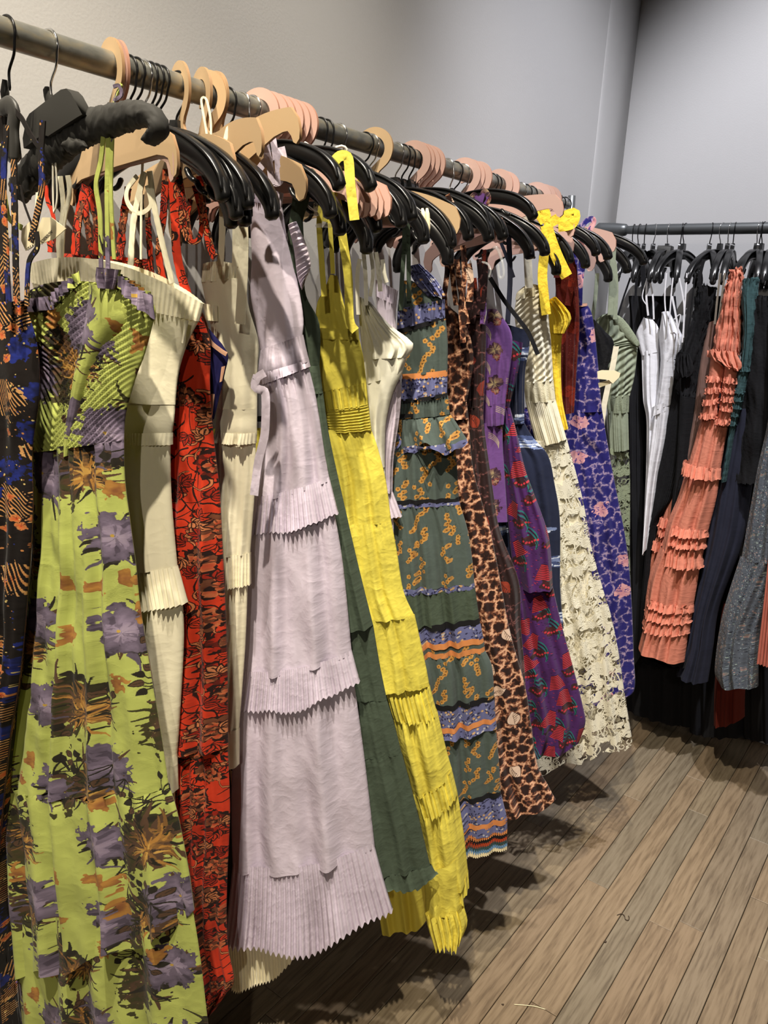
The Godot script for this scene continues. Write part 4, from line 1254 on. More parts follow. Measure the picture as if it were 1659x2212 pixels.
	d = thing("paisley_dress", "second red floral garment, its tied straps showing above the first cream dress", "dress", Vector3(-1, 0, -0.749), deg_to_rad(8), "")
	panel(d, "bodice", M.red, [[-0.18, 1.583, 0.017, 1.577], [-0.18, 1.545, 0.024, 1.526], [-0.18, 1.398, 0.03, 1.42], [-0.18, 1.072, 0.02, 1.129]], {"d0": 0.012, "d1": 0.014, "f1": 0.004, "seed": 5.17, "ph": 5.0})
	ribbon(d, "strap", M.red, [[-0.095, 1.677, 0.016], [-0.106, 1.652, 0.016], [-0.119, 1.613, 0.016], [-0.124, 1.58, 0.016]], 0.015, {"rip": 0.002, "seed": 5.34})
	ribbon(d, "strap", M.red, [[-0.091, 1.674, 0.016], [-0.079, 1.645, 0.016], [-0.078, 1.607, 0.016], [-0.082, 1.581, 0.016]], 0.012, {"rip": 0.002, "seed": 5.51})
	ribbon(d, "strap", M.red, [[-0.097, 1.661, 0.016], [-0.096, 1.626, 0.016], [-0.091, 1.587, 0.016]], 0.01, {"rip": 0.002, "seed": 5.68})
	ribbon(d, "strap", M.red, [[-0.01, 1.672, 0.016], [-0.02, 1.638, 0.016], [-0.033, 1.582, 0.016]], 0.013, {"rip": 0.002, "seed": 5.85})
	ribbon(d, "strap", M.red, [[-0.027, 1.626, 0.016], [-0.024, 1.601, 0.016], [-0.031, 1.575, 0.016]], 0.009, {"rip": 0.002, "seed": 6.02})
	ribbon(d, "strap", M.red, [[-0.18, 1.683, 0.016], [-0.18, 1.66, 0.016], [-0.168, 1.633, 0.016], [-0.17, 1.583, 0.016]], 0.007, {"rip": 0.002, "seed": 6.19})
	ribbon(d, "strap", M.red, [[-0.18, 1.613, 0.016], [-0.18, 1.583, 0.016]], 0.009, {"rip": 0.002, "seed": 6.36})
	ribbon(d, "strap", M.red, [[0.026, 1.632, 0.016], [0.028, 1.576, 0.016], [0.032, 1.551, 0.016]], 0.009, {"rip": 0.002, "seed": 6.53})

func hang_3() -> void:
	var d: Node3D
	d = thing("printed_dress", "navy and peach dress, only its side showing between red and cream dresses", "dress", Vector3(-1, 0, -0.766), deg_to_rad(26), "")
	panel(d, "bodice", M.marine, [[0.066, 1.489, 0.086, 1.482], [0.069, 1.448, 0.114, 1.45], [0.069, 1.421, 0.111, 1.424], [0.068, 1.388, 0.102, 1.388], [0.068, 1.347, 0.092, 1.349]], {"d0": 0.008, "d1": 0.008, "f1": 0.002, "seed": 6.17, "ph": 6.0})
	ribbon(d, "facing", M.peach, [[0.078, 1.505, 0.013], [0.085, 1.49, 0.013], [0.091, 1.467, 0.013], [0.107, 1.454, 0.013], [0.118, 1.448, 0.013]], 0.006, {"seed": 6.34})
	panel(d, "patch", M.peach, [[0.108, 1.429, 0.114, 1.431], [0.105, 1.406, 0.109, 1.408]], {"w": 0.009, "d0": 0.002, "d1": 0.002, "f1": 0.0, "seed": 6.51, "ph": 6.0})
	panel(d, "patch", M.peach, [[0.088, 1.388, 0.097, 1.388], [0.088, 1.354, 0.093, 1.355]], {"w": 0.009, "d0": 0.002, "d1": 0.002, "f1": 0.0, "seed": 6.68, "ph": 6.0})
	panel(d, "skirt", M.marine, [[-0.12, 1.348, 0.09, 1.353], [-0.12, 1.122, 0.096, 1.131], [-0.12, 0.786, 0.102, 0.801]], {"d0": 0.01, "d1": 0.014, "fk": 12.0, "na": 220, "seed": 6.85, "ph": 6.0})
	d = thing("tiered_dress", "second cream cotton dress, between the red floral and the lilac dress", "dress", Vector3(-1, 0, -0.819), deg_to_rad(30), "")
	panel(d, "neckline_frill", M.cream, [[0.032, 1.576, 0.09, 1.577], [0.029, 1.549, 0.088, 1.555]], {"pp": 16, "pa": 0.003, "arch": 0.004, "d0": 0.014, "d1": 0.014, "seed": 7.17, "ph": 7.0})
	panel(d, "bodice", M.cream, [[0.029, 1.552, 0.1, 1.559], [0.037, 1.515, 0.103, 1.519], [0.048, 1.46, 0.119, 1.467], [0.054, 1.418, 0.118, 1.422], [0.054, 1.358, 0.118, 1.362]], {"d0": 0.014, "d1": 0.015, "f1": 0.004, "fk": 2.0, "wr": 0.005, "seed": 7.34, "ph": 7.0})
	panel(d, "armhole_frill", M.cream, [[0.036, 1.519, 0.06, 1.516], [0.041, 1.494, 0.06, 1.493]], {"pp": 8, "pa": 0.003, "w": 0.016, "d0": 0.004, "d1": 0.004, "seed": 7.51, "ph": 7.0})
	panel(d, "waistband", M.cream, [[0.053, 1.36, 0.118, 1.362], [0.051, 1.339, 0.118, 1.342], [0.049, 1.318, 0.118, 1.321]], {"d0": 0.018, "d1": 0.018, "ribs": 0.0012, "ribn": 4.0, "f1": 0.001, "seed": 7.68, "ph": 7.0})
	panel(d, "peplum", M.cream, [[0.049, 1.323, 0.118, 1.324], [0.046, 1.305, 0.117, 1.307]], {"pp": 16, "pa": 0.003, "d0": 0.02, "d1": 0.024, "seed": 7.85, "ph": 7.0})
	panel(d, "skirt", M.cream, [[-0.12, 1.309, 0.116, 1.315], [-0.12, 1.236, 0.116, 1.244], [-0.12, 1.158, 0.111, 1.166], [-0.12, 1.097, 0.108, 1.121]], {"f0": 0.002, "f1": 0.006, "fk": 12.0, "g": 0.002, "gk": 32.0, "d0": 0.016, "d1": 0.024, "na": 220, "seed": 8.02, "ph": 7.0})
	panel(d, "pleated_ruffle", M.cream, [[-0.12, 1.098, 0.109, 1.123], [-0.12, 1.034, 0.109, 1.067]], {"pp": 52, "pa": 0.006, "d0": 0.026, "d1": 0.032, "fk": 12.0, "seed": 8.19, "ph": 7.0})
	panel(d, "skirt", M.cream, [[-0.12, 1.057, 0.104, 1.072], [-0.12, 0.942, 0.1, 0.951], [-0.12, 0.753, 0.089, 0.793]], {"f0": 0.004, "f1": 0.008, "fk": 12.0, "d0": 0.026, "d1": 0.03, "na": 220, "seed": 8.36, "ph": 7.0})
	panel(d, "pleated_ruffle", M.cream, [[-0.12, 0.76, 0.09, 0.797], [-0.12, 0.675, 0.089, 0.723]], {"pp": 13, "pa": 0.006, "d0": 0.032, "d1": 0.04, "seed": 8.53, "ph": 7.0})
	panel(d, "skirt", M.cream, [[0.016, 0.653, 0.099, 0.674], [0.024, 0.444, 0.138, 0.46], [0.033, 0.266, 0.173, 0.311]], {"w": -0.1, "f0": 0.004, "f1": 0.008, "fk": 3.0, "d0": 0.028, "d1": 0.03, "seed": 8.7, "ph": 7.0})
	panel(d, "pleated_hem", M.cream, [[0.033, 0.278, 0.173, 0.317], [0.043, 0.129, 0.18, 0.228]], {"w": -0.1, "pp": 22, "pa": 0.008, "d0": 0.032, "d1": 0.04, "hw": 0.012, "seed": 8.87, "ph": 7.0})
	ribbon(d, "strap", M.cream, [[0.059, 1.739, 0.05], [0.053, 1.772, 0.05], [0.05, 1.792, 0.05], [0.057, 1.792, 0.05], [0.063, 1.766, 0.05], [0.063, 1.736, 0.05]], 0.003, {"rip": 0.0014, "seed": 9.04})
	ribbon(d, "strap", M.cream, [[0.061, 1.739, 0.05], [0.062, 1.715, 0.05]], 0.012, {"rip": 0.0014, "seed": 9.21})
	ribbon(d, "strap", M.cream, [[0.093, 1.752, 0.05], [0.089, 1.758, 0.05], [0.085, 1.746, 0.05], [0.083, 1.737, 0.05]], 0.006, {"rip": 0.0014, "seed": 9.38})
	ribbon(d, "strap", M.cream, [[0.091, 1.736, 0.05], [0.101, 1.716, 0.05], [0.107, 1.671, 0.05], [0.11, 1.609, 0.05], [0.109, 1.558, 0.05], [0.105, 1.492, 0.05]], 0.015, {"rip": 0.0014, "seed": 9.55})
	ribbon(d, "strap", M.cream, [[0.085, 1.732, 0.05], [0.099, 1.683, 0.05], [0.103, 1.634, 0.05], [0.104, 1.577, 0.05]], 0.009, {"rip": 0.0014, "seed": 9.72})
	ribbon(d, "strap", M.cream, [[0.079, 1.725, 0.05], [0.091, 1.686, 0.05], [0.106, 1.674, 0.05], [0.109, 1.701, 0.05], [0.096, 1.725, 0.05]], 0.007, {"rip": 0.0014, "seed": 9.89})
	ribbon(d, "strap", M.cream, [[0.078, 1.685, 0.05], [0.079, 1.633, 0.05], [0.076, 1.572, 0.05]], 0.009, {"rip": 0.0014, "seed": 10.06})
	ribbon(d, "strap", M.cream, [[0.097, 1.671, 0.05], [0.099, 1.621, 0.05], [0.098, 1.573, 0.05]], 0.01, {"rip": 0.0014, "seed": 10.23})
	d = thing("tiered_dress", "pale lilac cotton dress with pleated ruffles, longest plain dress in the middle", "dress", Vector3(-1, 0, -0.88), deg_to_rad(35), "")
	panel(d, "neckline_frill", M.lilac, [[0.056, 1.696, 0.11, 1.688], [0.058, 1.674, 0.107, 1.665]], {"pp": 15, "pa": 0.005, "d0": 0.02, "d1": 0.016, "seed": 8.17, "ph": 8.0})
	panel(d, "bodice", M.lilac, [[0.058, 1.675, 0.108, 1.668], [0.059, 1.63, 0.116, 1.626], [0.061, 1.589, 0.127, 1.584], [0.059, 1.538, 0.137, 1.547], [0.068, 1.49, 0.145, 1.501], [0.076, 1.448, 0.144, 1.476]], {"d0": 0.018, "d1": 0.016, "f1": 0.004, "fk": 1.5, "wr": 0.006, "seed": 8.34, "ph": 8.0})
	panel(d, "armhole_frill", M.lilac, [[0.118, 1.642, 0.131, 1.648], [0.128, 1.606, 0.147, 1.615], [0.134, 1.567, 0.155, 1.583], [0.142, 1.545, 0.146, 1.562]], {"d0": 0.008, "d1": 0.008, "ribs": 0.003, "ribn": 13.0, "w": 0.004, "nv": 70, "f1": 0.0, "seed": 8.51, "ph": 8.0})
	panel(d, "waistband", M.lilac, [[0.076, 1.449, 0.145, 1.477], [0.073, 1.424, 0.15, 1.456], [0.071, 1.405, 0.156, 1.435]], {"d0": 0.02, "d1": 0.02, "ribs": 0.0014, "ribn": 4.0, "g": 0.001, "gk": 14.0, "seed": 8.68, "ph": 8.0})
	panel(d, "peplum", M.lilac, [[0.071, 1.41, 0.155, 1.438], [0.073, 1.391, 0.158, 1.427]], {"pp": 16, "pa": 0.003, "d0": 0.022, "d1": 0.028, "seed": 8.85, "ph": 8.0})
	panel(d, "skirt", M.lilac, [[0.079, 1.4, 0.154, 1.429], [0.086, 1.341, 0.169, 1.374], [0.083, 1.283, 0.184, 1.291], [0.065, 1.195, 0.195, 1.239]], {"f0": 0.003, "f1": 0.007, "fk": 3.0, "g": 0.004, "gk": 9.0, "gl": 0.03, "d0": 0.02, "d1": 0.028, "wr": 0.007, "seed": 9.02, "ph": 8.0})
	panel(d, "pleated_ruffle", M.lilac, [[0.065, 1.204, 0.194, 1.245], [0.055, 1.136, 0.212, 1.181]], {"pp": 20, "pa": 0.009, "d0": 0.03, "d1": 0.04, "hw": 0.006, "seed": 9.19, "ph": 8.0})
	panel(d, "skirt", M.lilac, [[0.06, 1.148, 0.204, 1.189], [0.053, 1.012, 0.224, 1.082], [0.045, 0.873, 0.244, 0.926]], {"f0": 0.006, "f1": 0.013, "fk": 3.0, "d0": 0.03, "d1": 0.04, "wr": 0.005, "g": 0.003, "gk": 11.0, "seed": 9.36, "ph": 8.0})
	panel(d, "pleated_ruffle", M.lilac, [[0.045, 0.884, 0.243, 0.933], [0.033, 0.799, 0.261, 0.869]], {"pp": 26, "pa": 0.009, "d0": 0.042, "d1": 0.05, "hw": 0.012, "seed": 9.53, "ph": 8.0})
	panel(d, "skirt", M.lilac, [[0.04, 0.817, 0.249, 0.877], [0.027, 0.637, 0.276, 0.713], [0.029, 0.461, 0.303, 0.527]], {"f0": 0.009, "f1": 0.017, "fk": 3.0, "d0": 0.038, "d1": 0.046, "wr": 0.005, "g": 0.003, "gk": 12.0, "seed": 9.7, "ph": 8.0})
	panel(d, "pleated_hem", M.lilac, [[0.03, 0.478, 0.299, 0.54], [0.02, 0.366, 0.325, 0.448], [0.009, 0.27, 0.345, 0.382]], {"pp": 31, "pa": 0.012, "d0": 0.046, "d1": 0.055, "hw": 0.03, "f1": 0.017, "fk": 3.0, "seed": 9.87, "ph": 8.0})
	ribbon(d, "strap", M.lilac, [[0.095, 1.779, 0.085], [0.096, 1.749, 0.085], [0.101, 1.722, 0.085], [0.108, 1.689, 0.085]], 0.01, {"rip": 0.0016, "seed": 10.04})
	ribbon(d, "strap", M.lilac, [[0.106, 1.725, 0.085], [0.096, 1.719, 0.085], [0.085, 1.703, 0.085], [0.085, 1.692, 0.085], [0.098, 1.697, 0.085]], 0.01, {"rip": 0.0016, "seed": 10.21})
	ribbon(d, "strap", M.lilac, [[0.118, 1.739, 0.085], [0.122, 1.72, 0.085], [0.117, 1.695, 0.085], [0.109, 1.693, 0.085]], 0.012, {"rip": 0.0016, "seed": 10.38})
	ribbon(d, "strap", M.lilac, [[0.113, 1.732, 0.085], [0.115, 1.71, 0.085], [0.114, 1.688, 0.085]], 0.009, {"rip": 0.0016, "seed": 10.55})
	ribbon(d, "strap", M.lilac, [[0.099, 1.779, 0.085], [0.107, 1.75, 0.085], [0.112, 1.722, 0.085]], 0.009, {"rip": 0.0016, "seed": 10.72})
	ribbon(d, "waist_tie", M.lilac, [[0.09, 1.417, 0.1], [0.086, 1.401, 0.1], [0.094, 1.396, 0.1], [0.102, 1.391, 0.1], [0.103, 1.356, 0.1], [0.101, 1.323, 0.1], [0.092, 1.283, 0.1], [0.086, 1.231, 0.1]], 0.013, {"rip": 0.002, "seed": 10.89})
	ribbon(d, "waist_tie", M.lilac, [[0.101, 1.422, 0.1], [0.093, 1.417, 0.1], [0.087, 1.41, 0.1]], 0.012, {"seed": 11.06})
	d = thing("tiered_dress", "plain dark green cotton dress between the lilac and the yellow dress", "dress", Vector3(-1, 0, -0.938), deg_to_rad(36), "")
	panel(d, "bodice", M.green, [[0.061, 1.593, 0.103, 1.584], [0.062, 1.535, 0.109, 1.537], [0.07, 1.49, 0.132, 1.493], [0.071, 1.422, 0.134, 1.423]], {"d0": 0.012, "d1": 0.012, "f1": 0.005, "fk": 2.0, "seed": 9.17, "ph": 9.0})
	panel(d, "waistband", M.green, [[0.079, 1.424, 0.134, 1.425], [0.083, 1.376, 0.141, 1.379]], {"d0": 0.015, "d1": 0.015, "ribs": 0.0016, "ribn": 6.0, "seed": 9.34, "ph": 9.0})
	panel(d, "skirt", M.green, [[0.083, 1.38, 0.141, 1.382], [0.097, 1.305, 0.154, 1.306], [0.124, 1.19, 0.182, 1.194], [0.143, 1.071, 0.213, 1.075], [0.168, 0.946, 0.245, 0.96]], {"f0": 0.003, "f1": 0.009, "fk": 2.0, "g": 0.003, "gk": 7.0, "d0": 0.014, "d1": 0.024, "wr": 0.006, "seed": 9.51, "ph": 9.0})
	panel(d, "gathered_tier", M.green, [[-0.12, 0.946, 0.245, 0.961], [-0.12, 0.883, 0.261, 0.881], [-0.12, 0.822, 0.278, 0.809]], {"g": 0.004, "gb": 0.002, "gk": 36.0, "d0": 0.026, "d1": 0.03, "wr": 0.007, "fk": 12.0, "na": 220, "seed": 9.68, "ph": 9.0})
	panel(d, "gathered_tier", M.green, [[-0.12, 0.822, 0.278, 0.809], [-0.12, 0.721, 0.295, 0.757], [-0.12, 0.647, 0.312, 0.697]], {"g": 0.004, "gb": 0.003, "gk": 36.0, "d0": 0.028, "d1": 0.03, "wr": 0.007, "fk": 12.0, "na": 220, "seed": 9.85, "ph": 9.0})
	panel(d, "skirt", M.green, [[-0.12, 0.653, 0.312, 0.699], [-0.12, 0.564, 0.343, 0.594], [-0.12, 0.401, 0.383, 0.446]], {"f0": 0.004, "f1": 0.01, "fk": 12.0, "g": 0.004, "gk": 36.0, "d0": 0.03, "d1": 0.036, "wr": 0.007, "na": 220, "seed": 10.02, "ph": 9.0})
	panel(d, "hem_ruffle", M.green, [[-0.12, 0.406, 0.385, 0.45], [-0.12, 0.31, 0.4, 0.42]], {"g": 0.003, "gb": 0.004, "gk": 36.0, "d0": 0.036, "d1": 0.044, "hw": 0.014, "fk": 12.0, "na": 220, "seed": 10.19, "ph": 9.0})
	ribbon(d, "strap", M.green, [[0.102, 1.708, 0.05], [0.096, 1.674, 0.05], [0.091, 1.619, 0.05], [0.098, 1.571, 0.05]], 0.014, {"rip": 0.0016, "seed": 10.36})
	ribbon(d, "strap", M.green, [[0.115, 1.715, 0.05], [0.11, 1.681, 0.05], [0.102, 1.654, 0.05], [0.094, 1.606, 0.05]], 0.011, {"rip": 0.0016, "seed": 10.53})
	ribbon(d, "strap", M.green, [[0.106, 1.715, 0.05], [0.118, 1.72, 0.05], [0.121, 1.709, 0.05], [0.11, 1.7, 0.05]], 0.012, {"rip": 0.0016, "seed": 10.7})
	ribbon(d, "strap", M.green, [[0.095, 1.702, 0.05], [0.101, 1.654, 0.05], [0.106, 1.593, 0.05]], 0.01, {"rip": 0.0016, "seed": 10.87})
	d = thing("tiered_dress", "bright yellow cotton sundress with smocked waist and many gathered tiers", "dress", Vector3(-1, 0, -1.02), deg_to_rad(36), "")
	panel(d, "bodice", M.yellow, [[0.094, 1.575, 0.106, 1.574], [0.084, 1.55, 0.114, 1.545], [0.072, 1.525, 0.126, 1.51], [0.07, 1.482, 0.146, 1.482]], {"d0": 0.004, "d1": 0.015, "f1": 0.003, "wr": 0.005, "seed": 10.17, "ph": 10.0})
	panel(d, "bust_band", M.yellow, [[0.07, 1.485, 0.146, 1.487], [0.071, 1.466, 0.148, 1.468]], {"d0": 0.018, "d1": 0.017, "ribs": 0.001, "ribn": 3.0, "seed": 10.34, "ph": 10.0})
	panel(d, "midriff", M.yellow, [[0.071, 1.467, 0.148, 1.47], [0.073, 1.434, 0.156, 1.441], [0.084, 1.374, 0.164, 1.393]], {"d0": 0.015, "d1": 0.015, "f1": 0.004, "fk": 1.5, "wr": 0.006, "seed": 10.51, "ph": 10.0})
	panel(d, "gathered_yoke", M.yellow, [[0.083, 1.376, 0.164, 1.395], [0.091, 1.34, 0.169, 1.354]], {"g": 0.003, "gb": 0.003, "gk": 9.0, "gl": 0.03, "d0": 0.017, "d1": 0.016, "seed": 10.68, "ph": 10.0})
	panel(d, "smocked_waist", M.yellow, [[0.091, 1.343, 0.169, 1.357], [0.096, 1.32, 0.173, 1.332], [0.1, 1.3, 0.177, 1.309]], {"ribs": 0.0022, "ribn": 10.0, "d0": 0.017, "d1": 0.017, "nv": 60, "seed": 10.85, "ph": 10.0})
	panel(d, "skirt", M.yellow, [[-0.12, 1.297, 0.176, 1.311], [-0.12, 1.266, 0.19, 1.276], [-0.12, 1.231, 0.208, 1.214], [-0.12, 1.112, 0.221, 1.139]], {"f0": 0.003, "f1": 0.009, "fk": 12.0, "g": 0.004, "gk": 36.0, "d0": 0.016, "d1": 0.028, "wr": 0.008, "na": 220, "seed": 11.02, "ph": 10.0})
	panel(d, "tier", M.yellow, [[-0.12, 1.116, 0.221, 1.141], [-0.12, 1.048, 0.234, 1.085], [-0.12, 1.006, 0.251, 1.005], [-0.12, 0.918, 0.275, 0.955]], {"f0": 0.006, "f1": 0.01, "fk": 12.0, "g": 0.004, "gk": 40.0, "d0": 0.028, "d1": 0.034, "wr": 0.009, "na": 220, "seed": 11.19, "ph": 10.0})
	panel(d, "tier", M.yellow, [[-0.12, 0.923, 0.275, 0.958], [-0.12, 0.877, 0.293, 0.89], [-0.12, 0.811, 0.306, 0.84], [-0.12, 0.762, 0.313, 0.808]], {"f0": 0.006, "f1": 0.01, "fk": 12.0, "g": 0.004, "gk": 40.0, "gb": 0.003, "d0": 0.034, "d1": 0.036, "wr": 0.009, "na": 220, "seed": 11.36, "ph": 10.0})
	panel(d, "gathered_tier", M.yellow, [[0.227, 0.789, 0.313, 0.812], [0.237, 0.756, 0.324, 0.775], [0.243, 0.74, 0.332, 0.751]], {"g": 0.004, "gb": 0.004, "gk": 11.0, "d0": 0.038, "d1": 0.038, "wr": 0.006, "seed": 11.53, "ph": 10.0})
	panel(d, "tier", M.yellow, [[0.242, 0.744, 0.332, 0.755], [0.26, 0.664, 0.353, 0.679], [0.286, 0.567, 0.37, 0.626]], {"f0": 0.008, "f1": 0.011, "fk": 2.0, "g": 0.004, "gk": 10.0, "d0": 0.036, "d1": 0.04, "wr": 0.01, "seed": 11.7, "ph": 10.0})
	panel(d, "gathered_tier", M.yellow, [[0.284, 0.573, 0.369, 0.63], [0.303, 0.516, 0.385, 0.573]], {"g": 0.004, "gb": 0.004, "gk": 11.0, "d0": 0.042, "d1": 0.042, "wr": 0.006, "seed": 11.87, "ph": 10.0})
	panel(d, "tier", M.yellow, [[0.3, 0.522, 0.384, 0.577], [0.317, 0.438, 0.405, 0.477], [0.335, 0.325, 0.422, 0.376]], {"f0": 0.008, "f1": 0.012, "fk": 2.0, "g": 0.004, "gk": 10.0, "d0": 0.038, "d1": 0.042, "wr": 0.01, "seed": 12.04, "ph": 10.0})
	panel(d, "hem_ruffle", M.yellow, [[0.333, 0.309, 0.413, 0.33], [0.343, 0.27, 0.423, 0.293], [0.359, 0.231, 0.414, 0.253]], {"g": 0.005, "gb": 0.006, "gk": 7.0, "d0": 0.02, "d1": 0.026, "w": 0.04, "hw": 0.015, "seed": 12.21, "ph": 10.0})
	panel(d, "tier", M.yellow, [[0.322, 0.406, 0.392, 0.444], [0.331, 0.35, 0.404, 0.377], [0.336, 0.295, 0.416, 0.316]], {"w": 0.03, "f1": 0.008, "fk": 2.0, "d0": 0.02, "d1": 0.022, "wr": 0.01, "seed": 12.38, "ph": 10.0})
	panel(d, "hem_ruffle", M.yellow, [[0.337, 0.336, 0.421, 0.388], [0.347, 0.29, 0.426, 0.347]], {"g": 0.004, "gb": 0.005, "gk": 9.0, "d0": 0.036, "d1": 0.04, "hw": 0.01, "seed": 12.55, "ph": 10.0})
	panel(d, "back_layer", M.yellow, [[0.177, 0.533, 0.296, 0.518], [0.214, 0.35, 0.332, 0.333], [0.249, 0.167, 0.349, 0.205]], {"w": -0.06, "f0": 0.006, "f1": 0.012, "fk": 3.0, "d0": 0.02, "d1": 0.024, "hw": 0.012, "seed": 12.72, "ph": 10.0})
	ribbon(d, "strap", M.yellow, [[0.106, 1.733, 0.14], [0.114, 1.741, 0.14], [0.123, 1.742, 0.14], [0.128, 1.735, 0.14], [0.132, 1.701, 0.14], [0.14, 1.652, 0.14]], 0.015, {"rip": 0.0014, "seed": 12.89})
	ribbon(d, "strap", M.yellow, [[0.103, 1.702, 0.085], [0.11, 1.674, 0.085], [0.12, 1.625, 0.085], [0.13, 1.569, 0.085], [0.135, 1.504, 0.085], [0.145, 1.486, 0.085]], 0.014, {"rip": 0.0014, "seed": 13.06})
	ribbon(d, "strap", M.yellow, [[0.087, 1.704, 0.085], [0.091, 1.673, 0.085], [0.088, 1.653, 0.085]], 0.011, {"rip": 0.0014, "seed": 13.23})
	ribbon(d, "strap", M.yellow, [[0.093, 1.697, 0.085], [0.097, 1.659, 0.085], [0.102, 1.61, 0.085], [0.105, 1.574, 0.085]], 0.007, {"rip": 0.0014, "seed": 13.4})
	ribbon(d, "strap", M.yellow, [[0.105, 1.721, 0.085], [0.107, 1.708, 0.085], [0.103, 1.694, 0.085]], 0.011, {"rip": 0.0014, "seed": 13.57})
	ribbon(d, "strap", M.yellow, [[0.139, 1.717, 0.085], [0.145, 1.708, 0.085], [0.153, 1.7, 0.085], [0.146, 1.693, 0.085], [0.139, 1.689, 0.085]], 0.009, {"rip": 0.0014, "seed": 13.74})
	ribbon(d, "strap", M.yellow, [[0.092, 1.538, 0.085], [0.086, 1.596, 0.085], [0.081, 1.652, 0.085], [0.087, 1.693, 0.085]], 0.009, {"rip": 0.0014, "seed": 13.91})

func hang_4() -> void:
	var d: Node3D
	d = thing("ruffled_dress", "white cotton dress with ruffled sweetheart neckline, right of the yellow sundress", "dress", Vector3(-1, 0, -1.064), deg_to_rad(36), "")
	panel(d, "neckline_ruffle", M.white, [[0.116, 1.542, 0.138, 1.533], [0.119, 1.502, 0.172, 1.497], [0.126, 1.455, 0.218, 1.465], [0.133, 1.433, 0.209, 1.44]], {"g": 0.006, "gk": 8.0, "d0": 0.016, "d1": 0.018, "ribs": 0.002, "ribn": 5.0, "seed": 11.17, "ph": 11.0})
	panel(d, "bust", M.white, [[0.123, 1.494, 0.181, 1.481], [0.128, 1.445, 0.208, 1.449], [0.137, 1.388, 0.198, 1.411]], {"d0": 0.018, "d1": 0.014, "f1": 0.005, "fk": 2.0, "wr": 0.008, "seed": 11.34, "ph": 11.0})
	panel(d, "bodice", M.white, [[0.125, 1.445, 0.211, 1.456], [0.129, 1.412, 0.202, 1.414], [0.136, 1.374, 0.187, 1.377], [0.138, 1.324, 0.177, 1.326], [0.143, 1.277, 0.176, 1.283], [0.151, 1.233, 0.178, 1.236]], {"d0": 0.014, "d1": 0.014, "f1": 0.005, "fk": 1.5, "wr": 0.006, "seed": 11.51, "ph": 11.0})
	panel(d, "skirt", M.white, [[-0.12, 1.234, 0.178, 1.239], [-0.12, 1.15, 0.187, 1.154], [-0.12, 1.01, 0.205, 1.015], [-0.12, 0.762, 0.227, 0.768]], {"d0": 0.014, "d1": 0.02, "f1": 0.008, "seed": 11.68, "ph": 11.0})
	ribbon(d, "strap", M.white, [[0.119, 1.602, 0.06], [0.116, 1.572, 0.06], [0.12, 1.511, 0.06]], 0.007, {"rip": 0.0012, "seed": 11.85})
	ribbon(d, "strap", M.white, [[0.125, 1.611, 0.06], [0.13, 1.572, 0.06], [0.133, 1.527, 0.06]], 0.007, {"rip": 0.0012, "seed": 12.02})
	ribbon(d, "strap", M.white, [[0.145, 1.614, 0.06], [0.151, 1.588, 0.06], [0.156, 1.551, 0.06]], 0.008, {"rip": 0.0012, "seed": 12.19})
	ribbon(d, "strap", M.white, [[0.136, 1.617, 0.06], [0.142, 1.58, 0.06], [0.139, 1.542, 0.06]], 0.006, {"rip": 0.0012, "seed": 12.36})
	ribbon(d, "strap", M.white, [[0.157, 1.603, 0.06], [0.161, 1.581, 0.06], [0.166, 1.566, 0.06]], 0.007, {"rip": 0.0012, "seed": 12.53})
	bar(d, "hanging_loop", M.white_cord, [[0.075, 1.758, 0.08], [0.072, 1.767, 0.08], [0.084, 1.772, 0.08], [0.092, 1.768, 0.08], [0.09, 1.76, 0.08]], [0.0022], [0.0022], 6)
	bar(d, "hanging_loop", M.white_cord, [[0.024, 1.756, 0.1], [0.022, 1.766, 0.1], [0.028, 1.771, 0.1], [0.034, 1.765, 0.1], [0.037, 1.755, 0.1]], [0.002], [0.002], 6)
	d = thing("tiered_dress", "second pale lilac dress, a narrow strip behind the white ruffled dress", "dress", Vector3(-1, 0, -1.093), deg_to_rad(36), "")
	panel(d, "neckline_frill", M.lilac, [[0.128, 1.572, 0.169, 1.555], [0.129, 1.544, 0.167, 1.529]], {"pp": 10, "pa": 0.004, "d0": 0.012, "d1": 0.012, "seed": 12.17, "ph": 12.0})
	panel(d, "bodice", M.lilac, [[0.129, 1.552, 0.168, 1.536], [0.137, 1.479, 0.168, 1.497], [0.14, 1.412, 0.178, 1.414], [0.142, 1.369, 0.185, 1.376]], {"d0": 0.01, "d1": 0.012, "f1": 0.004, "seed": 12.34, "ph": 12.0})
	panel(d, "skirt", M.lilac, [[0.142, 1.373, 0.185, 1.378], [0.141, 1.322, 0.184, 1.327], [0.143, 1.248, 0.177, 1.25], [0.146, 1.178, 0.178, 1.183]], {"d0": 0.012, "d1": 0.014, "f1": 0.005, "g": 0.003, "gk": 6.0, "seed": 12.51, "ph": 12.0})
	panel(d, "pleated_ruffle", M.lilac, [[-0.12, 1.169, 0.178, 1.185], [-0.12, 1.098, 0.199, 1.135]], {"pp": 36, "pa": 0.006, "d0": 0.016, "d1": 0.022, "fk": 12.0, "seed": 12.68, "ph": 12.0})
	panel(d, "skirt", M.lilac, [[-0.12, 1.134, 0.182, 1.139], [-0.12, 0.991, 0.19, 1.026], [-0.12, 0.749, 0.211, 0.756]], {"d0": 0.012, "d1": 0.016, "f1": 0.005, "fk": 12.0, "na": 220, "seed": 12.85, "ph": 12.0})
	d = thing("floral_dress", "dark green dress with orange flowers, blue printed bands and beaded fringe hem", "dress", Vector3(-1, 0, -1.142), deg_to_rad(37), "")
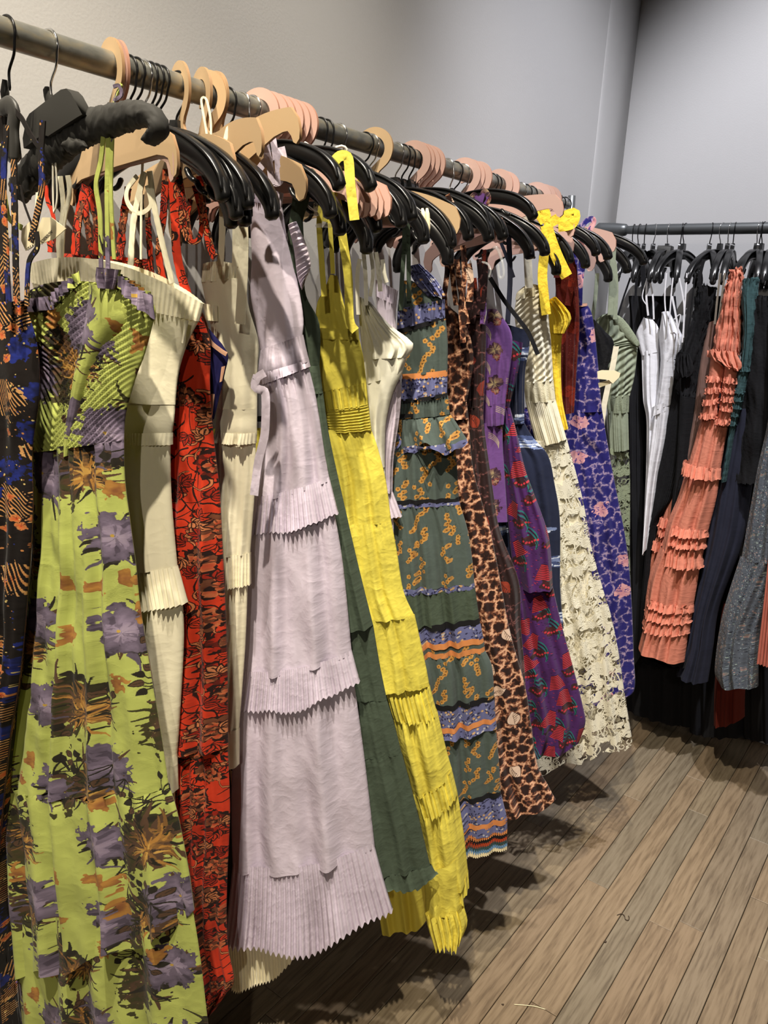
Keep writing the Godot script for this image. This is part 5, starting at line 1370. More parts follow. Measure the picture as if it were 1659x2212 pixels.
	panel(d, "bodice", M.fern, [[0.146, 1.574, 0.165, 1.575], [0.143, 1.546, 0.215, 1.549], [0.141, 1.519, 0.228, 1.54]], {"d0": 0.008, "d1": 0.014, "f1": 0.003, "seed": 13.17, "ph": 13.0})
	panel(d, "neckline_frill", M.calico, [[0.158, 1.6, 0.177, 1.605], [0.167, 1.575, 0.211, 1.577], [0.196, 1.548, 0.228, 1.55]], {"g": 0.004, "gk": 6.0, "w": 0.01, "d0": 0.005, "d1": 0.006, "seed": 13.34, "ph": 13.0})
	panel(d, "neckline_band", M.calico, [[0.141, 1.523, 0.228, 1.545], [0.142, 1.486, 0.231, 1.512]], {"g": 0.003, "gk": 12.0, "d0": 0.016, "d1": 0.016, "seed": 13.51, "ph": 13.0})
	panel(d, "trim", M.ink, [[0.142, 1.486, 0.231, 1.515], [0.143, 1.477, 0.232, 1.507]], {"d0": 0.017, "d1": 0.017, "f1": 0.0, "seed": 13.68, "ph": 13.0})
	panel(d, "bodice", M.fern, [[0.142, 1.482, 0.232, 1.51], [0.148, 1.445, 0.239, 1.466], [0.156, 1.4, 0.242, 1.413]], {"d0": 0.014, "d1": 0.014, "f1": 0.004, "fk": 2.0, "g": 0.002, "gk": 9.0, "seed": 13.85, "ph": 13.0})
	panel(d, "trim", M.orange, [[0.156, 1.404, 0.242, 1.416], [0.157, 1.393, 0.243, 1.404]], {"d0": 0.016, "d1": 0.016, "f1": 0.0, "seed": 14.02, "ph": 13.0})
	panel(d, "band", M.calico, [[0.156, 1.395, 0.243, 1.405], [0.156, 1.353, 0.244, 1.371]], {"g": 0.002, "gk": 12.0, "d0": 0.015, "d1": 0.015, "seed": 14.19, "ph": 13.0})
	panel(d, "trim", M.ink, [[0.155, 1.356, 0.244, 1.373], [0.154, 1.347, 0.246, 1.366]], {"d0": 0.017, "d1": 0.017, "f1": 0.0, "seed": 14.36, "ph": 13.0})
	panel(d, "waist", M.fern, [[0.154, 1.351, 0.246, 1.368], [0.155, 1.318, 0.252, 1.332]], {"g": 0.003, "gk": 16.0, "gl": 0.05, "d0": 0.014, "d1": 0.014, "seed": 14.53, "ph": 13.0})
	panel(d, "trim", M.ink, [[-0.12, 1.31, 0.252, 1.336], [-0.12, 1.3, 0.254, 1.329]], {"d0": 0.017, "d1": 0.017, "f1": 0.0, "fk": 11.46, "na": 220, "seed": 14.7, "ph": 13.0})
	panel(d, "peplum", M.fern, [[0.153, 1.317, 0.254, 1.331], [0.151, 1.295, 0.27, 1.31], [0.158, 1.261, 0.288, 1.282]], {"f0": 0.004, "f1": 0.014, "fk": 2.6, "g": 0.003, "gk": 8.0, "d0": 0.02, "d1": 0.04, "hw": 0.016, "seed": 14.87, "ph": 13.0})
	panel(d, "peplum_edge", M.calico, [[0.157, 1.267, 0.288, 1.286], [0.16, 1.255, 0.291, 1.276]], {"f0": 0.014, "f1": 0.014, "fk": 2.6, "d0": 0.041, "d1": 0.043, "hw": 0.016, "seed": 15.04, "ph": 13.0})
	panel(d, "skirt", M.fern, [[-0.12, 1.277, 0.256, 1.3], [-0.12, 1.22, 0.27, 1.251], [-0.12, 1.14, 0.281, 1.167]], {"f0": 0.004, "f1": 0.008, "fk": 11.46, "g": 0.003, "gk": 39.3, "d0": 0.016, "d1": 0.028, "na": 220, "seed": 15.21, "ph": 13.0})
	panel(d, "trim", M.ink, [[-0.12, 1.147, 0.281, 1.169], [-0.12, 1.136, 0.283, 1.161]], {"f0": 0.008, "f1": 0.008, "fk": 11.46, "d0": 0.03, "d1": 0.03, "na": 220, "seed": 15.38, "ph": 13.0})
	panel(d, "band", M.calico, [[-0.12, 1.137, 0.282, 1.162], [-0.12, 1.128, 0.285, 1.154]], {"f0": 0.008, "f1": 0.008, "fk": 11.46, "d0": 0.029, "d1": 0.029, "na": 220, "seed": 15.55, "ph": 13.0})
	panel(d, "skirt", M.fern, [[-0.12, 1.132, 0.284, 1.155], [-0.12, 1.071, 0.304, 1.101], [-0.12, 0.999, 0.318, 1.039], [-0.12, 0.962, 0.326, 0.988]], {"f0": 0.007, "f1": 0.012, "fk": 11.46, "g": 0.003, "gk": 37.6, "d0": 0.028, "d1": 0.036, "na": 220, "seed": 15.72, "ph": 13.0})
	panel(d, "band", M.calico, [[-0.12, 0.964, 0.326, 0.991], [-0.12, 0.949, 0.328, 0.978]], {"f0": 0.012, "f1": 0.012, "fk": 11.46, "d0": 0.037, "d1": 0.037, "na": 220, "seed": 15.89, "ph": 13.0})
	panel(d, "plain_tier", M.green, [[-0.12, 0.951, 0.328, 0.98], [-0.12, 0.876, 0.343, 0.909]], {"f0": 0.012, "f1": 0.013, "fk": 11.46, "g": 0.002, "gk": 39.5, "d0": 0.036, "d1": 0.038, "na": 220, "seed": 16.06, "ph": 13.0})
	panel(d, "trim", M.ink, [[-0.12, 0.882, 0.342, 0.915], [-0.12, 0.868, 0.345, 0.901]], {"f0": 0.013, "f1": 0.013, "fk": 11.46, "d0": 0.039, "d1": 0.039, "na": 220, "seed": 16.23, "ph": 13.0})
	panel(d, "band", M.calico, [[-0.12, 0.87, 0.345, 0.903], [-0.12, 0.833, 0.354, 0.871]], {"f0": 0.013, "f1": 0.013, "fk": 11.46, "d0": 0.038, "d1": 0.038, "na": 220, "seed": 16.4, "ph": 13.0})
	panel(d, "trim", M.orange, [[-0.12, 0.838, 0.353, 0.874], [-0.12, 0.826, 0.356, 0.861]], {"f0": 0.013, "f1": 0.013, "fk": 11.46, "d0": 0.04, "d1": 0.04, "na": 220, "seed": 16.57, "ph": 13.0})
	panel(d, "band", M.fern, [[-0.12, 0.829, 0.356, 0.862], [-0.12, 0.816, 0.358, 0.85]], {"f0": 0.013, "f1": 0.013, "fk": 11.46, "d0": 0.038, "d1": 0.038, "na": 220, "seed": 16.74, "ph": 13.0})
	panel(d, "trim", M.orange, [[-0.12, 0.818, 0.358, 0.852], [-0.12, 0.805, 0.36, 0.84]], {"f0": 0.013, "f1": 0.013, "fk": 11.46, "d0": 0.04, "d1": 0.04, "na": 220, "seed": 16.91, "ph": 13.0})
	panel(d, "skirt", M.fern, [[-0.12, 0.807, 0.36, 0.842], [-0.12, 0.743, 0.377, 0.807], [-0.12, 0.679, 0.388, 0.738]], {"f0": 0.01, "f1": 0.016, "fk": 11.46, "g": 0.004, "gk": 43.7, "d0": 0.038, "d1": 0.044, "na": 220, "seed": 17.08, "ph": 13.0})
	panel(d, "trim", M.ink, [[-0.12, 0.683, 0.387, 0.743], [-0.12, 0.665, 0.389, 0.731]], {"f0": 0.016, "f1": 0.016, "fk": 11.46, "d0": 0.046, "d1": 0.046, "na": 220, "seed": 17.25, "ph": 13.0})
	panel(d, "band", M.calico, [[-0.12, 0.668, 0.389, 0.732], [-0.12, 0.624, 0.394, 0.691]], {"f0": 0.016, "f1": 0.016, "fk": 11.46, "d0": 0.045, "d1": 0.045, "na": 220, "seed": 17.42, "ph": 13.0})
	panel(d, "trim", M.orange, [[-0.12, 0.628, 0.393, 0.693], [-0.12, 0.614, 0.396, 0.681]], {"f0": 0.016, "f1": 0.016, "fk": 11.46, "d0": 0.047, "d1": 0.047, "na": 220, "seed": 17.59, "ph": 13.0})
	panel(d, "hem_frill", M.calico, [[-0.12, 0.617, 0.396, 0.682], [-0.12, 0.594, 0.4, 0.663]], {"f0": 0.016, "f1": 0.018, "fk": 11.46, "d0": 0.046, "d1": 0.05, "hw": 0.006, "na": 220, "seed": 17.76, "ph": 13.0})
	panel(d, "skirt", M.fern, [[-0.12, 0.61, 0.396, 0.671], [-0.12, 0.532, 0.41, 0.589], [-0.12, 0.441, 0.421, 0.509]], {"f0": 0.012, "f1": 0.014, "fk": 11.46, "g": 0.003, "gk": 32.0, "d0": 0.036, "d1": 0.04, "na": 220, "seed": 17.93, "ph": 13.0})
	panel(d, "trim", M.ink, [[-0.12, 0.448, 0.42, 0.514], [-0.12, 0.432, 0.423, 0.501]], {"f0": 0.014, "f1": 0.014, "fk": 11.46, "d0": 0.042, "d1": 0.042, "na": 220, "seed": 18.1, "ph": 13.0})
	panel(d, "band", M.calico, [[-0.12, 0.436, 0.423, 0.502], [-0.12, 0.384, 0.442, 0.439]], {"f0": 0.014, "f1": 0.014, "fk": 11.46, "d0": 0.041, "d1": 0.041, "na": 220, "seed": 18.27, "ph": 13.0})
	panel(d, "trim", M.orange, [[-0.12, 0.391, 0.44, 0.446], [-0.12, 0.379, 0.442, 0.432]], {"f0": 0.014, "f1": 0.014, "fk": 11.46, "d0": 0.043, "d1": 0.043, "na": 220, "seed": 18.44, "ph": 13.0})
	panel(d, "band", M.calico, [[-0.12, 0.381, 0.442, 0.435], [-0.12, 0.356, 0.444, 0.413]], {"f0": 0.014, "f1": 0.014, "fk": 11.46, "d0": 0.041, "d1": 0.041, "na": 220, "seed": 18.61, "ph": 13.0})
	panel(d, "bead_fringe", M.orange, [[-0.12, 0.359, 0.444, 0.416], [-0.12, 0.349, 0.445, 0.406]], {"f0": 0.014, "f1": 0.014, "fk": 11.46, "pp": 120, "pa": 0.004, "wr": 0.0, "d0": 0.041, "d1": 0.041, "nv": 3, "hw": 0.004, "seed": 18.78, "ph": 13.0})
	panel(d, "bead_fringe", M.ink, [[-0.12, 0.35, 0.445, 0.407], [-0.12, 0.34, 0.445, 0.398]], {"f0": 0.014, "f1": 0.014, "fk": 11.46, "pp": 120, "pa": 0.004, "wr": 0.0, "d0": 0.041, "d1": 0.041, "nv": 3, "hw": 0.004, "seed": 18.95, "ph": 13.0})
	panel(d, "bead_fringe", M.bead_red, [[-0.12, 0.341, 0.445, 0.399], [-0.12, 0.332, 0.446, 0.389]], {"f0": 0.014, "f1": 0.014, "fk": 11.46, "pp": 120, "pa": 0.004, "wr": 0.0, "d0": 0.041, "d1": 0.041, "nv": 3, "hw": 0.004, "seed": 19.12, "ph": 13.0})
	panel(d, "bead_fringe", M.teal, [[-0.12, 0.333, 0.446, 0.391], [-0.12, 0.323, 0.447, 0.381]], {"f0": 0.014, "f1": 0.014, "fk": 11.46, "pp": 120, "pa": 0.004, "wr": 0.0, "d0": 0.041, "d1": 0.041, "nv": 3, "hw": 0.004, "seed": 19.29, "ph": 13.0})
	panel(d, "bead_fringe", M.bead_blue, [[-0.12, 0.324, 0.447, 0.382], [-0.12, 0.314, 0.448, 0.373]], {"f0": 0.014, "f1": 0.014, "fk": 11.46, "pp": 120, "pa": 0.004, "wr": 0.0, "d0": 0.041, "d1": 0.041, "nv": 3, "hw": 0.004, "seed": 19.46, "ph": 13.0})
	panel(d, "bead_fringe", M.card, [[-0.12, 0.315, 0.448, 0.374], [-0.12, 0.305, 0.448, 0.364]], {"f0": 0.014, "f1": 0.014, "fk": 11.46, "pp": 120, "pa": 0.004, "wr": 0.0, "d0": 0.041, "d1": 0.041, "nv": 3, "hw": 0.004, "seed": 19.63, "ph": 13.0})
	ribbon(d, "strap", M.green, [[0.146, 1.668, 0.02], [0.147, 1.619, 0.02], [0.146, 1.57, 0.02], [0.147, 1.521, 0.02]], 0.008, {"seed": 19.8})
	ribbon(d, "strap", M.green, [[0.151, 1.674, 0.02], [0.156, 1.611, 0.02], [0.161, 1.538, 0.02]], 0.008, {"seed": 19.97})
	ribbon(d, "tie", M.calico, [[0.146, 1.316, 0.03], [0.144, 1.304, 0.03], [0.156, 1.287, 0.03], [0.158, 1.275, 0.03], [0.148, 1.262, 0.03]], 0.004, {"seed": 20.14})

func hang_5() -> void:
	var d: Node3D
	d = thing("print_dress", "brown and peach giraffe print maxi dress right of the dark green floral", "dress", Vector3(-1, 0, -1.305), deg_to_rad(37), "")
	panel(d, "bodice", M.giraffe, [[0.12, 1.551, 0.151, 1.531], [0.126, 1.515, 0.179, 1.508], [0.131, 1.469, 0.199, 1.468], [0.139, 1.404, 0.207, 1.417], [0.148, 1.338, 0.199, 1.34]], {"d0": 0.012, "d1": 0.012, "f1": 0.004, "seed": 14.17, "ph": 14.0})
	panel(d, "waist", M.giraffe, [[0.148, 1.342, 0.199, 1.344], [0.152, 1.304, 0.206, 1.307]], {"ribs": 0.002, "ribn": 6.0, "d0": 0.014, "d1": 0.014, "seed": 14.34, "ph": 14.0})
	panel(d, "skirt", M.giraffe, [[-0.12, 1.308, 0.206, 1.31], [-0.12, 1.198, 0.223, 1.204], [-0.12, 1.095, 0.254, 1.113], [-0.12, 1.029, 0.278, 1.045], [-0.12, 0.901, 0.312, 0.918], [-0.12, 0.813, 0.336, 0.83], [-0.12, 0.674, 0.384, 0.692], [-0.12, 0.579, 0.406, 0.596]], {"f0": 0.003, "f1": 0.01, "fk": 12.0, "g": 0.003, "gk": 28.0, "d0": 0.014, "d1": 0.034, "wr": 0.006, "na": 220, "seed": 14.51, "ph": 14.0})
	panel(d, "tier", M.giraffe, [[-0.12, 0.581, 0.406, 0.601], [-0.12, 0.479, 0.429, 0.5], [-0.12, 0.315, 0.459, 0.444], [-0.12, 0.205, 0.483, 0.399]], {"f0": 0.008, "f1": 0.014, "fk": 12.0, "g": 0.003, "gk": 28.0, "d0": 0.034, "d1": 0.044, "wr": 0.006, "hw": 0.012, "na": 220, "seed": 14.68, "ph": 14.0})
	ribbon(d, "strap", M.giraffe, [[0.13, 1.654, 0.05], [0.137, 1.603, 0.05], [0.135, 1.551, 0.05], [0.143, 1.507, 0.05]], 0.01, {"rip": 0.0016, "seed": 14.85})
	ribbon(d, "strap", M.giraffe, [[0.141, 1.663, 0.05], [0.146, 1.604, 0.05], [0.159, 1.535, 0.05]], 0.01, {"rip": 0.0016, "seed": 15.02})
	ribbon(d, "strap", M.giraffe, [[0.164, 1.647, 0.05], [0.171, 1.596, 0.05], [0.169, 1.535, 0.05], [0.178, 1.464, 0.05]], 0.011, {"rip": 0.0016, "seed": 15.19})
	ribbon(d, "strap", M.giraffe, [[0.154, 1.621, 0.05], [0.164, 1.57, 0.05], [0.184, 1.501, 0.05]], 0.01, {"rip": 0.0016, "seed": 15.36})
	ribbon(d, "strap", M.giraffe, [[0.177, 1.614, 0.05], [0.184, 1.579, 0.05], [0.184, 1.543, 0.05]], 0.013, {"rip": 0.0016, "seed": 15.53})
	ribbon(d, "strap", M.giraffe, [[0.128, 1.737, 0.05], [0.133, 1.729, 0.05], [0.139, 1.721, 0.05]], 0.009, {"rip": 0.0016, "seed": 15.7})
	d = thing("print_dress", "dark brown dress with rust leaves, a strip behind the giraffe print", "dress", Vector3(-1, 0, -1.368), deg_to_rad(37), "")
	panel(d, "bodice", M.rust, [[0.143, 1.554, 0.189, 1.538], [0.149, 1.479, 0.197, 1.482], [0.159, 1.403, 0.201, 1.415], [0.168, 1.325, 0.204, 1.326]], {"d0": 0.012, "d1": 0.012, "f1": 0.004, "seed": 15.17, "ph": 15.0})
	panel(d, "skirt", M.rust, [[0.168, 1.329, 0.204, 1.328], [0.175, 1.283, 0.209, 1.284], [0.193, 1.15, 0.238, 1.152], [0.211, 1.051, 0.263, 1.053], [0.242, 0.931, 0.316, 0.935], [0.261, 0.826, 0.33, 0.83], [0.282, 0.708, 0.351, 0.711], [0.308, 0.527, 0.375, 0.53]], {"f0": 0.003, "f1": 0.01, "fk": 2.0, "g": 0.003, "gk": 6.0, "d0": 0.012, "d1": 0.03, "wr": 0.006, "seed": 15.34, "ph": 15.0})
	ribbon(d, "strap", M.rust, [[0.168, 1.628, 0.02], [0.176, 1.574, 0.02], [0.173, 1.519, 0.02]], 0.01, {"seed": 15.51})
	ribbon(d, "strap", M.rust, [[0.178, 1.639, 0.02], [0.184, 1.592, 0.02], [0.183, 1.53, 0.02]], 0.01, {"seed": 15.68})
	ribbon(d, "strap", M.rust, [[0.161, 1.591, 0.02], [0.168, 1.546, 0.02], [0.164, 1.5, 0.02]], 0.01, {"seed": 15.85})
	d = thing("floral_dress", "purple cotton dress with butterfly print, left of the ivory lace dress", "dress", Vector3(-1, 0, -1.423), deg_to_rad(37), "")
	panel(d, "bodice", M.purple, [[0.168, 1.531, 0.188, 1.532], [0.166, 1.496, 0.222, 1.489], [0.165, 1.441, 0.229, 1.444], [0.17, 1.351, 0.225, 1.354], [0.172, 1.325, 0.225, 1.329]], {"d0": 0.013, "d1": 0.013, "f1": 0.003, "wr": 0.004, "seed": 16.17, "ph": 16.0})
	panel(d, "waistband", M.purple, [[0.172, 1.329, 0.225, 1.333], [0.18, 1.28, 0.225, 1.286]], {"d0": 0.015, "d1": 0.015, "ribs": 0.001, "ribn": 3.0, "seed": 16.34, "ph": 16.0})
	panel(d, "skirt", M.purple, [[-0.12, 1.275, 0.223, 1.289], [-0.12, 1.24, 0.226, 1.246], [-0.12, 1.133, 0.236, 1.178], [-0.12, 1.084, 0.246, 1.113], [-0.12, 1.042, 0.253, 1.062]], {"d0": 0.013, "d1": 0.018, "f1": 0.006, "fk": 12.0, "wr": 0.005, "na": 220, "seed": 16.51, "ph": 16.0})
	ribbon(d, "strap", M.purple, [[0.132, 1.734, 0.06], [0.116, 1.75, 0.06], [0.112, 1.733, 0.06], [0.129, 1.725, 0.06]], 0.01, {"rip": 0.0014, "seed": 16.68})
	ribbon(d, "strap", M.purple, [[0.129, 1.734, 0.06], [0.136, 1.758, 0.06], [0.146, 1.743, 0.06], [0.135, 1.725, 0.06]], 0.01, {"rip": 0.0014, "seed": 16.85})
	ribbon(d, "strap", M.purple, [[0.12, 1.729, 0.06], [0.118, 1.707, 0.06], [0.117, 1.694, 0.06]], 0.009, {"rip": 0.0014, "seed": 17.02})
	ribbon(d, "strap", M.purple, [[0.133, 1.727, 0.06], [0.137, 1.704, 0.06], [0.136, 1.689, 0.06]], 0.01, {"rip": 0.0014, "seed": 17.19})
	ribbon(d, "strap", M.purple, [[0.144, 1.628, 0.06], [0.151, 1.574, 0.06], [0.153, 1.5, 0.06]], 0.011, {"rip": 0.0014, "seed": 17.36})
	ribbon(d, "strap", M.purple, [[0.14, 1.592, 0.06], [0.147, 1.547, 0.06], [0.152, 1.51, 0.06]], 0.009, {"rip": 0.0014, "seed": 17.53})
	ribbon(d, "strap", M.wine, [[0.148, 1.707, 0.07], [0.163, 1.705, 0.07], [0.171, 1.71, 0.07]], 0.013, {"seed": 17.7})
	ribbon(d, "strap", M.wine, [[0.149, 1.649, 0.028], [0.156, 1.612, 0.028], [0.157, 1.547, 0.028]], 0.007, {"seed": 17.87})
	d = thing("print_dress", "purple, red and teal patterned long dress in front of the ivory lace skirt", "dress", Vector3(-1, 0, -1.467), deg_to_rad(37), "")
	panel(d, "bodice", M.berry, [[0.179, 1.471, 0.231, 1.463], [0.185, 1.401, 0.226, 1.403], [0.194, 1.319, 0.213, 1.319]], {"d0": 0.012, "d1": 0.012, "seed": 17.17, "ph": 17.0})
	panel(d, "skirt", M.berry, [[0.194, 1.319, 0.215, 1.32], [0.199, 1.262, 0.235, 1.264], [0.207, 1.192, 0.261, 1.183], [0.219, 1.127, 0.286, 1.128], [0.236, 1.038, 0.325, 1.043], [0.248, 0.971, 0.341, 0.986], [0.264, 0.892, 0.355, 0.896]], {"f0": 0.003, "f1": 0.012, "fk": 2.0, "d0": 0.014, "d1": 0.034, "wr": 0.007, "seed": 17.34, "ph": 17.0})
	panel(d, "tier", M.berry, [[-0.12, 0.897, 0.354, 0.901], [-0.12, 0.767, 0.387, 0.8], [-0.12, 0.667, 0.431, 0.678], [-0.12, 0.546, 0.464, 0.58], [-0.12, 0.416, 0.474, 0.535], [-0.12, 0.328, 0.464, 0.476]], {"f0": 0.008, "f1": 0.016, "fk": 12.0, "g": 0.003, "gk": 24.0, "d0": 0.034, "d1": 0.044, "wr": 0.007, "hw": 0.012, "na": 220, "seed": 17.51, "ph": 17.0})
	d = thing("dyed_dress", "navy and white tie-dyed dress beside the ivory lace waist", "dress", Vector3(-1, 0, -1.51), deg_to_rad(37), "")
	panel(d, "bodice", M.dye, [[0.168, 1.501, 0.226, 1.487], [0.174, 1.44, 0.226, 1.442], [0.18, 1.391, 0.222, 1.393], [0.192, 1.278, 0.231, 1.28]], {"d0": 0.012, "d1": 0.012, "f1": 0.004, "seed": 18.17, "ph": 18.0})
	panel(d, "skirt", M.dye, [[-0.12, 1.284, 0.23, 1.283], [-0.12, 1.231, 0.255, 1.248], [-0.12, 1.165, 0.294, 1.207], [-0.12, 1.101, 0.316, 1.14], [-0.12, 1.01, 0.338, 1.051], [-0.12, 0.877, 0.356, 0.885], [-0.12, 0.762, 0.376, 0.777]], {"f0": 0.003, "f1": 0.01, "fk": 12.0, "d0": 0.014, "d1": 0.03, "wr": 0.007, "na": 220, "seed": 18.34, "ph": 18.0})
	ribbon(d, "strap", M.navy, [[0.154, 1.694, 0.024], [0.166, 1.599, 0.024], [0.169, 1.501, 0.024]], 0.011, {"seed": 18.51})
	ribbon(d, "strap", M.navy, [[0.138, 1.674, 0.024], [0.157, 1.637, 0.024], [0.174, 1.6, 0.024]], 0.007, {"seed": 18.68})
	ribbon(d, "tie", M.ink, [[0.119, 1.596, 0.05], [0.154, 1.55, 0.05], [0.188, 1.513, 0.05], [0.213, 1.484, 0.05], [0.237, 1.44, 0.05]], 0.009, {"seed": 18.85})
	d = thing("lace_dress", "ivory dress with ribbed bodice and cut-out lace skirt near the corner", "dress", Vector3(-1, 0, -1.676), deg_to_rad(38), "")
	panel(d, "bodice", M.ivory, [[0.112, 1.568, 0.166, 1.581], [0.108, 1.53, 0.185, 1.546], [0.118, 1.478, 0.198, 1.487], [0.137, 1.419, 0.208, 1.433], [0.147, 1.36, 0.218, 1.37]], {"arch": 0.014, "d0": 0.012, "d1": 0.015, "ribs": 0.002, "ribn": 16.0, "diag": 3.5, "nv": 90, "wr": 0.003, "seed": 19.17, "ph": 19.0})
	panel(d, "waist_lace", M.lace_solid, [[0.145, 1.364, 0.218, 1.372], [0.155, 1.313, 0.229, 1.321]], {"d0": 0.017, "d1": 0.017, "wr": 0.004, "seed": 19.34, "ph": 19.0})
	panel(d, "pintuck_yoke", M.ivory, [[0.154, 1.317, 0.228, 1.325], [0.175, 1.256, 0.247, 1.277], [0.194, 1.206, 0.266, 1.228]], {"d0": 0.016, "d1": 0.02, "pp": 18, "pa": 0.003, "wr": 0.002, "seed": 19.51, "ph": 19.0})
	panel(d, "lining", M.ivory, [[-0.12, 1.189, 0.264, 1.23], [-0.12, 1.055, 0.311, 1.082], [-0.12, 0.918, 0.349, 0.95], [-0.12, 0.726, 0.406, 0.76], [-0.12, 0.58, 0.444, 0.614]], {"d0": 0.01, "d1": 0.02, "f1": 0.008, "fk": 12.0, "na": 220, "seed": 19.68, "ph": 19.0})
	panel(d, "lace_skirt", M.lace, [[-0.12, 1.189, 0.266, 1.23], [-0.12, 1.061, 0.323, 1.078], [-0.12, 0.925, 0.363, 0.945], [-0.12, 0.79, 0.407, 0.83], [-0.12, 0.706, 0.435, 0.762], [-0.12, 0.601, 0.469, 0.655], [-0.12, 0.447, 0.498, 0.544], [-0.12, 0.197, 0.542, 0.384]], {"f0": 0.003, "f1": 0.014, "fk": 12.0, "d0": 0.02, "d1": 0.045, "wr": 0.004, "hw": 0.02, "na": 220, "seed": 19.85, "ph": 19.0})
	ribbon(d, "strap", M.ivory, [[0.094, 1.761, 0.075], [0.104, 1.703, 0.075], [0.114, 1.644, 0.075], [0.123, 1.582, 0.075]], 0.018, {"rip": 0.0006, "seed": 20.02})
	panel(d, "trim", M.lace_solid, [[0.109, 1.57, 0.166, 1.586], [0.107, 1.555, 0.172, 1.571]], {"arch": 0.014, "d0": 0.014, "d1": 0.014, "seed": 20.19, "ph": 19.0})
	d = thing("ruffled_dress", "golden yellow dress with big bow and ruffled side, between lace and royal blue dresses", "dress", Vector3(-1, 0, -1.763), deg_to_rad(38), "")
	panel(d, "frill", M.gold, [[0.139, 1.549, 0.162, 1.569], [0.152, 1.514, 0.206, 1.525], [0.16, 1.481, 0.194, 1.482]], {"g": 0.007, "gk": 5.0, "d0": 0.02, "d1": 0.016, "w": 0.012, "seed": 20.17, "ph": 20.0})
	panel(d, "bodice", M.gold, [[0.132, 1.557, 0.155, 1.553], [0.14, 1.502, 0.188, 1.504], [0.151, 1.434, 0.192, 1.448], [0.163, 1.362, 0.201, 1.364], [0.178, 1.284, 0.211, 1.309], [0.195, 1.231, 0.232, 1.245]], {"g": 0.004, "gk": 5.0, "d0": 0.014, "d1": 0.014, "wr": 0.009, "ribs": 0.002, "ribn": 14.0, "seed": 20.34, "ph": 20.0})
	ribbon(d, "bow", M.gold, [[0.095, 1.727, 0.12], [0.081, 1.744, 0.12], [0.076, 1.756, 0.12], [0.088, 1.759, 0.12], [0.098, 1.745, 0.12], [0.102, 1.726, 0.12]], 0.019, {"rip": 0.0016, "seed": 20.51})
	ribbon(d, "bow", M.gold, [[0.104, 1.724, 0.12], [0.126, 1.737, 0.12], [0.152, 1.748, 0.12], [0.164, 1.749, 0.12], [0.159, 1.727, 0.12], [0.128, 1.719, 0.12]], 0.022, {"rip": 0.0016, "seed": 20.68})
	ribbon(d, "bow", M.gold, [[0.1, 1.722, 0.12], [0.114, 1.688, 0.12], [0.135, 1.649, 0.12], [0.159, 1.612, 0.12]], 0.027, {"rip": 0.0016, "seed": 20.85})
	ribbon(d, "bow", M.gold, [[0.093, 1.712, 0.12], [0.101, 1.668, 0.12], [0.103, 1.607, 0.12], [0.12, 1.525, 0.12]], 0.022, {"rip": 0.0016, "seed": 21.02})
	ribbon(d, "bow", M.gold, [[0.102, 1.728, 0.12], [0.105, 1.712, 0.12], [0.098, 1.698, 0.12]], 0.017, {"rip": 0.0016, "seed": 21.19})
	d = thing("print_dress", "maroon print dress, narrow strip left of the royal blue dress", "dress", Vector3(-1, 0, -1.809), deg_to_rad(38), "")
	panel(d, "body", M.maroon, [[0.131, 1.659, 0.19, 1.648], [0.143, 1.593, 0.202, 1.584], [0.158, 1.495, 0.214, 1.498], [0.171, 1.388, 0.219, 1.39], [0.188, 1.275, 0.224, 1.281]], {"d0": 0.01, "d1": 0.01, "f1": 0.004, "seed": 21.17, "ph": 21.0})
	ribbon(d, "strap", M.maroon, [[0.125, 1.722, 0.02], [0.136, 1.679, 0.02], [0.14, 1.614, 0.02]], 0.017, {"seed": 21.34})
	ribbon(d, "strap", M.maroon, [[0.144, 1.712, 0.02], [0.17, 1.659, 0.02], [0.184, 1.594, 0.02]], 0.016, {"seed": 21.51})
	ribbon(d, "strap", M.maroon, [[0.177, 1.616, 0.02], [0.175, 1.572, 0.02], [0.173, 1.549, 0.02]], 0.016, {"seed": 21.68})
	d = thing("print_dress", "royal blue dress with pink line print, last long dress before the corner", "dress", Vector3(-1, 0, -1.925), deg_to_rad(38), "")
	panel(d, "bodice", M.royal, [[0.122, 1.548, 0.18, 1.557], [0.128, 1.513, 0.201, 1.517], [0.142, 1.383, 0.231, 1.387], [0.151, 1.327, 0.242, 1.331], [0.159, 1.271, 0.254, 1.276]], {"d0": 0.014, "d1": 0.014, "f1": 0.003, "wr": 0.006, "seed": 22.17, "ph": 22.0})
	panel(d, "skirt", M.royal, [[-0.12, 1.272, 0.253, 1.281], [-0.12, 1.145, 0.289, 1.157], [-0.12, 1.043, 0.322, 1.052], [-0.12, 0.906, 0.365, 0.915], [-0.12, 0.765, 0.398, 0.774], [-0.12, 0.56, 0.433, 0.568], [-0.12, 0.444, 0.451, 0.451], [-0.12, 0.309, 0.425, 0.423]], {"f0": 0.003, "f1": 0.01, "fk": 12.0, "d0": 0.016, "d1": 0.036, "wr": 0.008, "na": 220, "seed": 22.34, "ph": 22.0})
	panel(d, "trim", M.peach, [[0.124, 1.55, 0.18, 1.559], [0.125, 1.543, 0.182, 1.552]], {"d0": 0.016, "d1": 0.016, "f1": 0.0, "seed": 22.51, "ph": 22.0})
	ribbon(d, "strap", M.royal, [[0.137, 1.708, 0.07], [0.118, 1.723, 0.07], [0.132, 1.749, 0.07], [0.149, 1.76, 0.07], [0.155, 1.75, 0.07], [0.138, 1.719, 0.07]], 0.013, {"rip": 0.0016, "seed": 22.68})
	ribbon(d, "strap", M.royal, [[0.125, 1.707, 0.07], [0.137, 1.663, 0.07], [0.136, 1.607, 0.07], [0.14, 1.551, 0.07]], 0.018, {"rip": 0.0016, "seed": 22.85})
